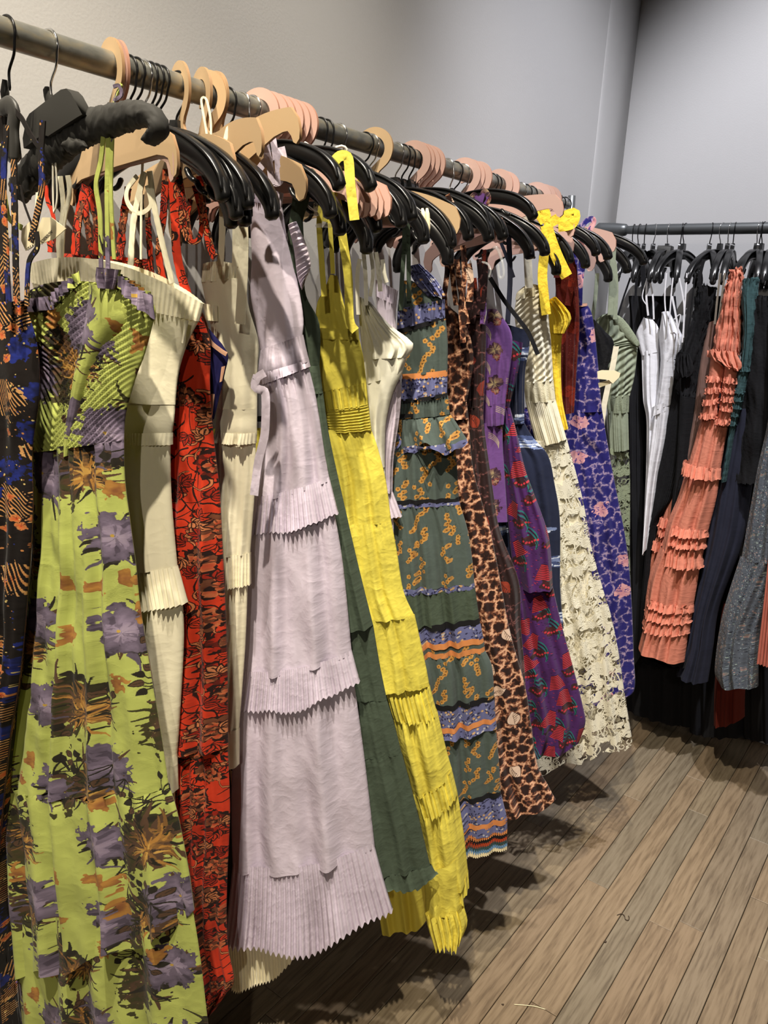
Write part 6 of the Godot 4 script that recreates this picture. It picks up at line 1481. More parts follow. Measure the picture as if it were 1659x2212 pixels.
	ribbon(d, "strap", M.royal, [[0.118, 1.685, 0.07], [0.121, 1.618, 0.07], [0.118, 1.556, 0.07]], 0.014, {"rip": 0.0016, "seed": 23.02})

func hang_6() -> void:
	var d: Node3D
	d = thing("eyelet_dress", "black dress with eyelet edge behind the royal blue dress", "dress", Vector3(-1, 0, -1.983), deg_to_rad(38), "")
	panel(d, "body", M.jet, [[0.161, 1.517, 0.181, 1.518], [0.167, 1.487, 0.213, 1.489], [0.176, 1.454, 0.242, 1.457], [0.189, 1.382, 0.233, 1.384], [0.207, 1.294, 0.236, 1.295], [0.248, 1.126, 0.275, 1.127], [0.295, 0.852, 0.322, 0.853]], {"d0": 0.008, "d1": 0.01, "f1": 0.003, "seed": 23.17, "ph": 23.0})
	ribbon(d, "ribbon_strap", M.ivory, [[0.24, 1.451, 0.03], [0.237, 1.399, 0.03], [0.23, 1.337, 0.03], [0.226, 1.286, 0.03], [0.227, 1.235, 0.03]], 0.015, {"rip": 0.0004, "seed": 23.34})
	d = thing("lace_dress", "sage green ribbed dress with lace skirt hanging last on the long rail", "dress", Vector3(-1, 0, -2.039), deg_to_rad(38), "")
	panel(d, "bodice", M.sage, [[0.163, 1.513, 0.217, 1.53], [0.175, 1.456, 0.289, 1.464], [0.183, 1.431, 0.29, 1.441], [0.199, 1.363, 0.291, 1.37], [0.216, 1.306, 0.284, 1.312]], {"arch": 0.012, "d0": 0.014, "d1": 0.015, "ribs": 0.0022, "ribn": 14.0, "diag": 3.5, "nv": 90, "wr": 0.003, "seed": 24.17, "ph": 24.0})
	panel(d, "neckline_trim", M.sage_solid, [[0.185, 1.529, 0.212, 1.535], [0.204, 1.518, 0.24, 1.519], [0.248, 1.475, 0.285, 1.467], [0.271, 1.456, 0.286, 1.452]], {"w": 0.014, "d0": 0.004, "d1": 0.004, "f1": 0.0, "seed": 24.34, "ph": 24.0})
	panel(d, "waist_lace", M.sage_solid, [[0.215, 1.312, 0.283, 1.317], [0.227, 1.262, 0.287, 1.268]], {"d0": 0.018, "d1": 0.018, "seed": 24.51, "ph": 24.0})
	panel(d, "pintuck_yoke", M.sage, [[0.226, 1.268, 0.285, 1.273], [0.245, 1.152, 0.301, 1.161]], {"pp": 12, "pa": 0.003, "d0": 0.017, "d1": 0.02, "wr": 0.002, "seed": 24.68, "ph": 24.0})
	panel(d, "lace_skirt", M.sage_lace, [[-0.12, 1.151, 0.3, 1.164], [-0.12, 1.069, 0.315, 1.083], [-0.12, 0.963, 0.33, 0.969], [-0.12, 0.855, 0.343, 0.861], [-0.12, 0.607, 0.359, 0.754]], {"f0": 0.003, "f1": 0.008, "fk": 12.0, "d0": 0.018, "d1": 0.026, "na": 220, "seed": 24.85, "ph": 24.0})
	ribbon(d, "strap", M.sage, [[0.174, 1.703, 0.05], [0.18, 1.628, 0.05], [0.187, 1.532, 0.05]], 0.015, {"rip": 0.0004, "seed": 25.02})
	ribbon(d, "strap", M.sage, [[0.181, 1.669, 0.05], [0.194, 1.605, 0.05], [0.201, 1.521, 0.05]], 0.011, {"rip": 0.0004, "seed": 25.19})
	ribbon(d, "strap", M.sage, [[0.139, 1.637, 0.05], [0.141, 1.578, 0.05], [0.14, 1.518, 0.05]], 0.01, {"rip": 0.0004, "seed": 25.36})
	black_hanger("first black hanger from the corner on the back rail", Vector3(-1.045, ROD_Y, BACK_Z), deg_to_rad(-80), deg_to_rad(0), false, 0.19, 0.1, "black hangers on the back rail")
	black_hanger("second black hanger from the corner on the back rail", Vector3(-1.025, ROD_Y, BACK_Z), deg_to_rad(-86), deg_to_rad(0), false, 0.19, 0.1, "black hangers on the back rail")
	black_hanger("third black hanger from the corner on the back rail", Vector3(-1.004, ROD_Y, BACK_Z), deg_to_rad(-76), deg_to_rad(0), false, 0.19, 0.1, "black hangers on the back rail")
	black_hanger("black hanger with bright hook leaning beside the first white satin dress", Vector3(-0.972, ROD_Y, BACK_Z), deg_to_rad(-60), deg_to_rad(0), true, 0.19, 0.1, "black hangers on the back rail")
	black_hanger("black hanger with bright hook and square block over the white satin dresses", Vector3(-0.924, ROD_Y, BACK_Z), deg_to_rad(-84), deg_to_rad(0), true, 0.19, 0.1, "black hangers on the back rail")
	put("size_block", neck_block(), M.rubber, get_child(get_child_count() - 1)).position = Vector3(0.02, -0.085, 0.0)
	black_hanger("dark hooked hanger over the second white satin dress", Vector3(-0.881, ROD_Y, BACK_Z), deg_to_rad(-72), deg_to_rad(0), false, 0.19, 0.1, "black hangers on the back rail")
	black_hanger("black hanger with thick neck right of the white satin dresses", Vector3(-0.87, ROD_Y, BACK_Z), deg_to_rad(-95), deg_to_rad(0), false, 0.19, 0.1, "black hangers on the back rail")
	black_hanger("black hanger holding the black ruffled dress", Vector3(-0.786, ROD_Y, BACK_Z), deg_to_rad(-66), deg_to_rad(0), false, 0.19, 0.1, "black hangers on the back rail")
	black_hanger("bright hooked hanger with curled black end, left of the coral dress", Vector3(-0.752, ROD_Y, BACK_Z), deg_to_rad(-100), deg_to_rad(0), true, 0.19, 0.1, "black hangers on the back rail")
	black_hanger("bright hooked hanger carrying the coral ruffled dress", Vector3(-0.729, ROD_Y, BACK_Z), deg_to_rad(-84), deg_to_rad(0), true, 0.19, 0.1, "black hangers on the back rail")
	black_hanger("dark hooked hanger just right of the coral ruffled dress hanger", Vector3(-0.713, ROD_Y, BACK_Z), deg_to_rad(-80), deg_to_rad(0), false, 0.19, 0.1, "black hangers on the back rail")
	black_hanger("bright hooked hanger above the teal dress", Vector3(-0.641, ROD_Y, BACK_Z), deg_to_rad(-88), deg_to_rad(0), true, 0.19, 0.1, "black hangers on the back rail")
	black_hanger("dark hooked hanger above the teal dress", Vector3(-0.634, ROD_Y, BACK_Z), deg_to_rad(-74), deg_to_rad(0), false, 0.19, 0.1, "black hangers on the back rail")
	black_hanger("dark hooked hanger nearest the right edge on the back rail", Vector3(-0.626, ROD_Y, BACK_Z), deg_to_rad(-96), deg_to_rad(0), false, 0.19, 0.1, "black hangers on the back rail")
	black_hanger("black hanger cut by the right edge of the picture", Vector3(-0.597, ROD_Y, BACK_Z), deg_to_rad(-80), deg_to_rad(0), false, 0.19, 0.1, "black hangers on the back rail")
	d = thing("long_dress", "plain black long dress at the corner end of the back rail", "dress", Vector3(-1.037, 0, -2.74), deg_to_rad(0), "")
	panel(d, "body", M.ink, [[0.035, 1.597, 0.077, 1.599], [0.052, 1.498, 0.111, 1.459], [0.07, 1.303, 0.125, 1.309], [0.078, 1.22, 0.133, 1.226], [0.116, 0.955, 0.17, 0.964], [0.164, 0.61, 0.223, 0.625], [0.221, 0.223, 0.248, 0.339]], {"d0": 0.05, "d1": 0.07, "f0": 0.006, "f1": 0.012, "fk": 3.0, "seed": 25.17, "ph": 25.0})
	ribbon(d, "strap", M.ink, [[0.046, 1.656, 0.05], [0.028, 1.58, 0.05], [0.018, 1.519, 0.05], [0.03, 1.504, 0.05], [0.044, 1.52, 0.05]], 0.006, {"seed": 25.34})
	ribbon(d, "strap", M.ink, [[0.068, 1.656, 0.05], [0.073, 1.567, 0.05], [0.08, 1.491, 0.05]], 0.008, {"seed": 25.51})
	ribbon(d, "strap", M.ink, [[0.079, 1.715, 0.05], [0.094, 1.627, 0.05], [0.113, 1.508, 0.05]], 0.014, {"seed": 25.68})
	d = thing("satin_dress", "white satin slip dress with cups, nearer the corner of the two", "dress", Vector3(-0.977, 0, -2.69), deg_to_rad(0), "")
	panel(d, "bust", M.pearl, [[0.05, 1.532, 0.076, 1.524], [0.033, 1.489, 0.097, 1.505], [0.032, 1.464, 0.107, 1.478], [0.058, 1.402, 0.115, 1.421]], {"d0": 0.03, "d1": 0.03, "f1": 0.004, "fk": 1.5, "seed": 26.17, "ph": 26.0})
	panel(d, "body", M.pearl, [[0.056, 1.414, 0.113, 1.433], [0.082, 1.264, 0.133, 1.285], [0.106, 1.185, 0.148, 1.201], [0.128, 1.007, 0.167, 1.037], [0.151, 0.775, 0.176, 0.808]], {"d0": 0.03, "d1": 0.04, "f0": 0.004, "f1": 0.008, "fk": 3.0, "seed": 26.34, "ph": 26.0})
	ribbon(d, "strap", M.pearl, [[0.06, 1.654, 0.05], [0.065, 1.596, 0.05], [0.079, 1.536, 0.05]], 0.006, {"seed": 26.51})
	ribbon(d, "strap", M.pearl, [[0.071, 1.64, 0.05], [0.086, 1.597, 0.05], [0.099, 1.525, 0.05]], 0.005, {"seed": 26.68})
	ribbon(d, "strap", M.pearl, [[0.06, 1.654, 0.05], [0.052, 1.596, 0.05], [0.071, 1.568, 0.05]], 0.003, {"seed": 26.85})
	d = thing("satin_dress", "white satin slip dress with folded waist, further from the corner of the two", "dress", Vector3(-0.927, 0, -2.67), deg_to_rad(0), "")
	panel(d, "bust", M.pearl, [[0.066, 1.547, 0.083, 1.553], [0.063, 1.481, 0.13, 1.491], [0.073, 1.43, 0.141, 1.464], [0.082, 1.385, 0.131, 1.404]], {"d0": 0.03, "d1": 0.03, "f1": 0.004, "fk": 1.5, "g": 0.003, "gk": 4.0, "seed": 27.17, "ph": 27.0})
	panel(d, "body", M.pearl, [[0.079, 1.408, 0.129, 1.434], [0.085, 1.317, 0.13, 1.344], [0.082, 1.227, 0.131, 1.253]], {"d0": 0.034, "d1": 0.034, "f1": 0.006, "fk": 2.0, "seed": 27.34, "ph": 27.0})
	panel(d, "waistband", M.pearl, [[0.074, 1.239, 0.129, 1.267], [0.075, 1.205, 0.13, 1.236]], {"d0": 0.038, "d1": 0.038, "seed": 27.51, "ph": 27.0})
	panel(d, "skirt", M.pearl, [[0.081, 1.212, 0.13, 1.239], [0.084, 1.114, 0.131, 1.137], [0.094, 0.971, 0.124, 0.986], [0.114, 0.725, 0.129, 0.762]], {"d0": 0.034, "d1": 0.04, "f0": 0.004, "f1": 0.008, "fk": 3.0, "seed": 27.68, "ph": 27.0})
	ribbon(d, "strap", M.pearl, [[0.077, 1.669, 0.05], [0.081, 1.598, 0.05], [0.091, 1.547, 0.05]], 0.004, {"seed": 27.85})
	ribbon(d, "strap", M.pearl, [[0.099, 1.655, 0.05], [0.101, 1.599, 0.05], [0.107, 1.513, 0.05]], 0.004, {"seed": 28.02})
	ribbon(d, "strap", M.pearl, [[0.104, 1.599, 0.05], [0.128, 1.528, 0.05], [0.14, 1.486, 0.05]], 0.006, {"seed": 28.19})
	ribbon(d, "strap", M.pearl, [[0.119, 1.655, 0.05], [0.145, 1.572, 0.05], [0.157, 1.473, 0.05]], 0.004, {"seed": 28.36})
	ribbon(d, "strap", M.pearl, [[0.14, 1.67, 0.05], [0.148, 1.572, 0.05], [0.156, 1.458, 0.05]], 0.004, {"seed": 28.53})
	ribbon(d, "strap", M.pearl, [[0.12, 1.528, 0.05], [0.138, 1.543, 0.05], [0.137, 1.486, 0.05], [0.148, 1.45, 0.05]], 0.003, {"seed": 28.7})
	d = thing("pleated_dress", "black finely pleated long dress between white satin and coral dresses", "dress", Vector3(-0.875, 0, -2.7), deg_to_rad(0), "")
	panel(d, "body", M.jet, [[0.075, 1.426, 0.122, 1.429], [0.069, 1.273, 0.144, 1.281], [0.058, 1.083, 0.154, 1.128], [0.056, 0.886, 0.132, 0.959], [0.062, 0.718, 0.092, 0.816], [0.09, 0.39, 0.125, 0.401], [0.097, 0.338, 0.231, 0.345]], {"pp": 16, "pa": 0.008, "d0": 0.05, "d1": 0.06, "seed": 28.17, "ph": 28.0})
	d = thing("ruffled_dress", "black dress with ruffled edges left of the coral dress", "dress", Vector3(-0.782, 0, -2.66), deg_to_rad(0), "")
	panel(d, "body", M.jet, [[0.025, 1.642, 0.077, 1.629], [0.022, 1.581, 0.08, 1.553], [0.019, 1.506, 0.068, 1.466], [-0.009, 1.393, 0.064, 1.375], [0.008, 1.294, 0.062, 1.285]], {"d0": 0.03, "d1": 0.03, "g": 0.006, "gk": 6.0, "tatter": 0.012, "wr": 0.012, "seed": 29.17, "ph": 29.0})
	panel(d, "rosette", M.jet, [[0.001, 1.428, 0.039, 1.424], [-0.002, 1.384, 0.055, 1.375], [0.021, 1.35, 0.049, 1.352]], {"w": 0.04, "g": 0.006, "gk": 5.0, "d0": 0.014, "d1": 0.014, "tatter": 0.008, "seed": 29.34, "ph": 29.0})
	panel(d, "skirt", M.jet, [[0.016, 1.295, 0.065, 1.288], [0.037, 1.067, 0.078, 1.073], [0.047, 0.745, 0.108, 0.759], [0.082, 0.377, 0.193, 0.378]], {"d0": 0.04, "d1": 0.05, "f1": 0.01, "seed": 29.51, "ph": 29.0})
	ribbon(d, "strap", M.jet, [[0.043, 1.711, 0.05], [0.039, 1.656, 0.05], [0.05, 1.615, 0.05]], 0.01, {"seed": 29.68})
	ribbon(d, "strap", M.jet, [[0.023, 1.656, 0.05], [0.026, 1.573, 0.05], [0.027, 1.488, 0.05]], 0.004, {"seed": 29.85})
	d = thing("slip_dress", "taupe slip dress, a thin strip left of the coral ruffles", "dress", Vector3(-0.759, 0, -2.68), deg_to_rad(0), "")
	panel(d, "body", M.taupe, [[0.04, 1.519, 0.077, 1.535], [0.035, 1.373, 0.07, 1.39], [0.039, 1.214, 0.077, 1.227], [0.034, 1.094, 0.076, 1.09], [0.014, 0.772, 0.075, 0.786]], {"d0": 0.03, "d1": 0.04, "f1": 0.006, "seed": 30.17, "ph": 30.0})
	ribbon(d, "strap", M.grayband, [[0.072, 1.671, 0.06], [0.074, 1.603, 0.06], [0.078, 1.52, 0.06]], 0.006, {"seed": 30.34})
	ribbon(d, "strap", M.grayband, [[0.085, 1.672, 0.06], [0.087, 1.59, 0.06], [0.089, 1.521, 0.06]], 0.006, {"seed": 30.51})

func hang_7() -> void:
	var d: Node3D
	d = thing("ruffled_dress", "coral pink dress with rows of ruffles on the back rail", "dress", Vector3(-0.729, 0, -2.62), deg_to_rad(0), "")
	panel(d, "bodice", M.coral, [[0.07, 1.68, 0.098, 1.686], [0.068, 1.658, 0.107, 1.664], [0.063, 1.621, 0.111, 1.619], [0.059, 1.554, 0.121, 1.557], [0.055, 1.487, 0.132, 1.494], [0.055, 1.431, 0.137, 1.435]], {"d0": 0.03, "d1": 0.03, "g": 0.006, "gb": 0.005, "gk": 5.0, "gl": 0.2, "tatter": 0.01, "wr": 0.01, "ribs": 0.004, "ribn": 7.0, "seed": 31.17, "ph": 31.0})
	panel(d, "sleeve", M.coral, [[0.059, 1.423, 0.102, 1.429], [0.061, 1.352, 0.104, 1.363], [0.061, 1.28, 0.1, 1.296], [0.056, 1.232, 0.106, 1.236]], {"w": 0.03, "d0": 0.022, "d1": 0.024, "f1": 0.005, "fk": 2.0, "wr": 0.008, "seed": 31.34, "ph": 31.0})
	panel(d, "sleeve", M.coral, [[0.104, 1.433, 0.14, 1.426], [0.105, 1.356, 0.143, 1.353], [0.107, 1.285, 0.146, 1.283], [0.106, 1.216, 0.145, 1.218]], {"w": 0.03, "d0": 0.02, "d1": 0.022, "f1": 0.005, "fk": 2.0, "wr": 0.008, "seed": 31.51, "ph": 31.0})
	panel(d, "sleeve_ruffle", M.coral, [[0.054, 1.363, 0.103, 1.367], [0.054, 1.344, 0.107, 1.349]], {"w": 0.03, "d0": 0.024, "d1": 0.03, "g": 0.005, "gb": 0.005, "gk": 5.0, "tatter": 0.006, "wr": 0.004, "seed": 31.68, "ph": 31.0})
	panel(d, "sleeve_ruffle", M.coral, [[0.054, 1.326, 0.103, 1.333], [0.054, 1.307, 0.107, 1.315]], {"w": 0.03, "d0": 0.024, "d1": 0.03, "g": 0.005, "gb": 0.005, "gk": 5.0, "tatter": 0.006, "wr": 0.004, "seed": 31.85, "ph": 31.0})
	panel(d, "sleeve_ruffle", M.coral, [[0.055, 1.291, 0.102, 1.299], [0.055, 1.272, 0.106, 1.281]], {"w": 0.03, "d0": 0.024, "d1": 0.03, "g": 0.005, "gb": 0.005, "gk": 5.0, "tatter": 0.006, "wr": 0.004, "seed": 32.02, "ph": 31.0})
	panel(d, "sleeve_ruffle", M.coral, [[0.051, 1.247, 0.106, 1.254], [0.051, 1.228, 0.11, 1.235]], {"w": 0.03, "d0": 0.024, "d1": 0.03, "g": 0.005, "gb": 0.005, "gk": 5.0, "tatter": 0.006, "wr": 0.004, "seed": 32.19, "ph": 31.0})
	panel(d, "sleeve_ruffle", M.coral, [[0.106, 1.368, 0.147, 1.363], [0.106, 1.349, 0.151, 1.345]], {"w": 0.03, "d0": 0.024, "d1": 0.03, "g": 0.005, "gb": 0.005, "gk": 5.0, "tatter": 0.006, "wr": 0.004, "seed": 32.36, "ph": 31.0})
	panel(d, "sleeve_ruffle", M.coral, [[0.106, 1.339, 0.146, 1.335], [0.106, 1.321, 0.15, 1.317]], {"w": 0.03, "d0": 0.024, "d1": 0.03, "g": 0.005, "gb": 0.005, "gk": 5.0, "tatter": 0.006, "wr": 0.004, "seed": 32.53, "ph": 31.0})
	panel(d, "sleeve_ruffle", M.coral, [[0.107, 1.311, 0.147, 1.307], [0.107, 1.293, 0.151, 1.289]], {"w": 0.03, "d0": 0.024, "d1": 0.03, "g": 0.005, "gb": 0.005, "gk": 5.0, "tatter": 0.006, "wr": 0.004, "seed": 32.7, "ph": 31.0})
	panel(d, "sleeve_ruffle", M.coral, [[0.107, 1.283, 0.148, 1.278], [0.108, 1.264, 0.152, 1.26]], {"w": 0.03, "d0": 0.024, "d1": 0.03, "g": 0.005, "gb": 0.005, "gk": 5.0, "tatter": 0.006, "wr": 0.004, "seed": 32.87, "ph": 31.0})
	panel(d, "sleeve_ruffle", M.coral, [[0.1, 1.238, 0.147, 1.241], [0.1, 1.22, 0.151, 1.223]], {"w": 0.03, "d0": 0.024, "d1": 0.03, "g": 0.005, "gb": 0.005, "gk": 5.0, "tatter": 0.006, "wr": 0.004, "seed": 33.04, "ph": 31.0})
	panel(d, "waist_knot", M.coral, [[0.049, 1.442, 0.132, 1.445], [0.055, 1.423, 0.152, 1.403], [0.099, 1.399, 0.154, 1.389]], {"w": 0.045, "g": 0.006, "gk": 5.0, "d0": 0.014, "d1": 0.016, "tatter": 0.01, "seed": 33.21, "ph": 31.0})
	panel(d, "skirt", M.coral, [[0.052, 1.226, 0.137, 1.237], [0.044, 1.158, 0.135, 1.156], [0.035, 1.081, 0.134, 1.074]], {"d0": 0.03, "d1": 0.045, "f0": 0.004, "f1": 0.009, "fk": 3.0, "g": 0.004, "gk": 8.0, "w": 0.01, "seed": 33.38, "ph": 31.0})
	panel(d, "skirt", M.coral, [[0.032, 1.081, 0.134, 1.07], [0.018, 0.97, 0.136, 0.983], [-0.003, 0.879, 0.128, 0.882], [-0.011, 0.78, 0.122, 0.787]], {"d0": 0.045, "d1": 0.055, "f0": 0.008, "f1": 0.012, "fk": 3.0, "g": 0.004, "gk": 8.0, "w": 0.01, "seed": 33.55, "ph": 31.0})
	panel(d, "skirt", M.coral, [[-0.015, 0.788, 0.118, 0.792], [-0.038, 0.683, 0.119, 0.706], [-0.04, 0.598, 0.118, 0.607]], {"d0": 0.055, "d1": 0.06, "f0": 0.008, "f1": 0.014, "fk": 3.0, "g": 0.004, "gk": 8.0, "w": 0.01, "seed": 33.72, "ph": 31.0})
	panel(d, "hem_flounce", M.coral, [[-0.033, 0.5, 0.115, 0.523], [-0.041, 0.414, 0.117, 0.409]], {"d0": 0.062, "d1": 0.07, "f0": 0.012, "f1": 0.016, "fk": 3.0, "g": 0.004, "gk": 8.0, "w": 0.01, "hw": 0.012, "seed": 33.89, "ph": 31.0})
	panel(d, "skirt", M.coral, [[-0.041, 0.606, 0.117, 0.615], [-0.035, 0.493, 0.119, 0.518]], {"d0": 0.056, "d1": 0.06, "f0": 0.012, "f1": 0.014, "fk": 3.0, "w": 0.01, "seed": 34.06, "ph": 31.0})
	panel(d, "skirt_ruffle", M.coral, [[0.016, 1.088, 0.133, 1.082], [0.015, 1.047, 0.14, 1.044]], {"w": 0.01, "d0": 0.058, "d1": 0.072, "g": 0.006, "gb": 0.007, "gk": 9.0, "f0": 0.008, "f1": 0.01, "fk": 3.0, "tatter": 0.006, "seed": 34.23, "ph": 31.0})
	panel(d, "skirt_ruffle", M.coral, [[0.01, 0.877, 0.126, 0.879], [0.006, 0.847, 0.131, 0.852]], {"w": 0.01, "d0": 0.058, "d1": 0.072, "g": 0.006, "gb": 0.007, "gk": 9.0, "f0": 0.008, "f1": 0.01, "fk": 3.0, "tatter": 0.006, "seed": 34.4, "ph": 31.0})
	panel(d, "skirt_ruffle", M.coral, [[0.006, 0.841, 0.123, 0.841], [0.002, 0.811, 0.128, 0.813]], {"w": 0.01, "d0": 0.058, "d1": 0.072, "g": 0.006, "gb": 0.007, "gk": 9.0, "f0": 0.008, "f1": 0.01, "fk": 3.0, "tatter": 0.006, "seed": 34.57, "ph": 31.0})
	panel(d, "skirt_ruffle", M.coral, [[-0.001, 0.797, 0.119, 0.802], [0, 0.739, 0.129, 0.747]], {"w": 0.01, "d0": 0.058, "d1": 0.072, "g": 0.006, "gb": 0.007, "gk": 9.0, "f0": 0.008, "f1": 0.01, "fk": 3.0, "tatter": 0.006, "seed": 34.74, "ph": 31.0})
	panel(d, "skirt_ruffle", M.coral, [[-0.035, 0.61, 0.117, 0.617], [-0.039, 0.578, 0.122, 0.589]], {"w": 0.01, "d0": 0.058, "d1": 0.072, "g": 0.006, "gb": 0.007, "gk": 9.0, "f0": 0.008, "f1": 0.01, "fk": 3.0, "tatter": 0.006, "seed": 34.91, "ph": 31.0})
	panel(d, "skirt_ruffle", M.coral, [[-0.036, 0.568, 0.116, 0.58], [-0.04, 0.536, 0.121, 0.552]], {"w": 0.01, "d0": 0.058, "d1": 0.072, "g": 0.006, "gb": 0.007, "gk": 9.0, "f0": 0.008, "f1": 0.01, "fk": 3.0, "tatter": 0.006, "seed": 35.08, "ph": 31.0})
	panel(d, "skirt_ruffle", M.coral, [[-0.037, 0.527, 0.115, 0.544], [-0.04, 0.491, 0.121, 0.512]], {"w": 0.01, "d0": 0.058, "d1": 0.072, "g": 0.006, "gb": 0.007, "gk": 9.0, "f0": 0.008, "f1": 0.01, "fk": 3.0, "tatter": 0.006, "seed": 35.25, "ph": 31.0})
	d = thing("ruffled_dress", "second coral ruffled dress, its skirt edge showing behind the first", "dress", Vector3(-0.744, 0, -2.7), deg_to_rad(0), "")
	panel(d, "skirt", M.coral, [[-0.002, 0.965, 0.043, 0.973], [-0.03, 0.894, 0.039, 0.892], [-0.038, 0.81, 0.036, 0.809], [-0.068, 0.744, 0.014, 0.737], [-0.053, 0.583, 0.019, 0.585], [-0.048, 0.496, 0.015, 0.496]], {"d0": 0.03, "d1": 0.05, "f1": 0.01, "fk": 2.0, "seed": 32.17, "ph": 32.0})
	panel(d, "skirt_ruffle", M.coral, [[-0.043, 0.872, 0.026, 0.876], [-0.045, 0.838, 0.031, 0.844]], {"d0": 0.045, "d1": 0.055, "g": 0.006, "gb": 0.007, "gk": 6.0, "tatter": 0.006, "seed": 32.34, "ph": 32.0})
	panel(d, "skirt_ruffle", M.coral, [[-0.042, 0.839, 0.021, 0.842], [-0.043, 0.805, 0.026, 0.81]], {"d0": 0.045, "d1": 0.055, "g": 0.006, "gb": 0.007, "gk": 6.0, "tatter": 0.006, "seed": 32.51, "ph": 32.0})
	panel(d, "skirt_ruffle", M.coral, [[-0.061, 0.788, 0.016, 0.791], [-0.063, 0.753, 0.021, 0.759]], {"d0": 0.045, "d1": 0.055, "g": 0.006, "gb": 0.007, "gk": 6.0, "tatter": 0.006, "seed": 32.68, "ph": 32.0})
	d = thing("ruffled_dress", "dark teal dress with shirred bodice right of the coral dress", "dress", Vector3(-0.641, 0, -2.6), deg_to_rad(0), "")
	panel(d, "strap_ruffle", M.teal, [[0.028, 1.653, 0.07, 1.659], [0.03, 1.605, 0.074, 1.606], [0.052, 1.498, 0.083, 1.499], [0.058, 1.402, 0.089, 1.39]], {"d0": 0.03, "d1": 0.02, "g": 0.005, "gk": 4.0, "tatter": 0.006, "seed": 33.17, "ph": 33.0})
	panel(d, "bodice", M.teal, [[0.053, 1.401, 0.085, 1.398], [0.055, 1.303, 0.082, 1.303], [0.056, 1.224, 0.073, 1.219], [0.058, 1.1, 0.072, 1.102], [0.059, 1.041, 0.072, 1.043]], {"d0": 0.02, "d1": 0.02, "ribs": 0.003, "ribn": 12.0, "seed": 33.34, "ph": 33.0})
	panel(d, "ruffle", M.teal, [[0.054, 1.401, 0.088, 1.4], [0.055, 1.386, 0.09, 1.386]], {"d0": 0.024, "d1": 0.028, "g": 0.004, "gk": 4.0, "tatter": 0.004, "seed": 33.51, "ph": 33.0})
	panel(d, "ruffle", M.teal, [[0.054, 1.334, 0.082, 1.333], [0.055, 1.319, 0.084, 1.319]], {"d0": 0.024, "d1": 0.028, "g": 0.004, "gk": 4.0, "tatter": 0.004, "seed": 33.68, "ph": 33.0})
	panel(d, "ruffle", M.teal, [[0.054, 1.311, 0.08, 1.31], [0.056, 1.296, 0.082, 1.296]], {"d0": 0.024, "d1": 0.028, "g": 0.004, "gk": 4.0, "tatter": 0.004, "seed": 33.85, "ph": 33.0})
	panel(d, "ruffle", M.teal, [[0.055, 1.289, 0.078, 1.287], [0.056, 1.273, 0.08, 1.273]], {"d0": 0.024, "d1": 0.028, "g": 0.004, "gk": 4.0, "tatter": 0.004, "seed": 34.02, "ph": 33.0})
	panel(d, "ruffle", M.teal, [[0.055, 1.263, 0.075, 1.261], [0.056, 1.247, 0.078, 1.247]], {"d0": 0.024, "d1": 0.028, "g": 0.004, "gk": 4.0, "tatter": 0.004, "seed": 34.19, "ph": 33.0})
	panel(d, "ruffle", M.teal, [[0.055, 1.237, 0.073, 1.235], [0.056, 1.221, 0.075, 1.221]], {"d0": 0.024, "d1": 0.028, "g": 0.004, "gk": 4.0, "tatter": 0.004, "seed": 34.36, "ph": 33.0})
	d = thing("long_dress", "black ruffled dress with dark straps at the right edge of the back rail", "dress", Vector3(-0.624, 0, -2.64), deg_to_rad(0), "")
	panel(d, "body", M.jet, [[0.009, 1.606, 0.117, 1.61], [0.023, 1.497, 0.135, 1.503], [0.035, 1.386, 0.152, 1.396], [0.051, 1.215, 0.179, 1.231], [0.053, 1.036, 0.206, 1.063]], {"d0": 0.05, "d1": 0.05, "g": 0.006, "gk": 9.0, "tatter": 0.008, "wr": 0.01, "seed": 34.17, "ph": 34.0})
	d = thing("long_dress", "plain navy long dress right of the coral dress", "dress", Vector3(-0.696, 0, -2.66), deg_to_rad(0), "")
	panel(d, "body", M.navy, [[0.079, 1.266, 0.187, 1.279], [0.087, 1.119, 0.188, 1.218], [0.082, 1.02, 0.192, 1.039], [0.081, 0.828, 0.193, 0.853], [0.075, 0.558, 0.155, 0.614], [0.074, 0.436, 0.156, 0.462], [0.053, 0.339, 0.159, 0.34]], {"d0": 0.05, "d1": 0.06, "f0": 0.006, "f1": 0.014, "fk": 3.0, "seed": 35.17, "ph": 35.0})
	d = thing("print_dress", "dark grey metallic floral dress at the right edge of the back rail", "dress", Vector3(-0.597, 0, -2.58), deg_to_rad(0), "")
	panel(d, "skirt", M.dusk, [[0.08, 1.633, 0.129, 1.634], [0.1, 1.45, 0.161, 1.454], [0.12, 1.26, 0.194, 1.269], [0.114, 1.084, 0.222, 1.102], [0.112, 0.811, 0.259, 0.846]], {"d0": 0.05, "d1": 0.06, "f0": 0.006, "f1": 0.012, "fk": 3.0, "seed": 36.17, "ph": 36.0})
	panel(d, "tier", M.dusk, [[0.109, 0.821, 0.258, 0.853], [0.085, 0.613, 0.207, 0.63], [0.089, 0.43, 0.208, 0.536], [0.107, 0.389, 0.225, 0.416]], {"d0": 0.06, "d1": 0.07, "f0": 0.01, "f1": 0.016, "fk": 3.0, "g": 0.004, "gk": 9.0, "hw": 0.012, "seed": 36.34, "ph": 36.0})
	d = thing("long_dress", "dark red dress with its hem showing under the grey floral dress", "dress", Vector3(-0.613, 0, -2.72), deg_to_rad(0), "")
	panel(d, "skirt", M.wine, [[0.066, 0.61, 0.179, 0.641], [0.085, 0.323, 0.182, 0.357], [0.106, 0.159, 0.197, 0.226]], {"d0": 0.04, "d1": 0.05, "f1": 0.012, "seed": 37.17, "ph": 37.0})
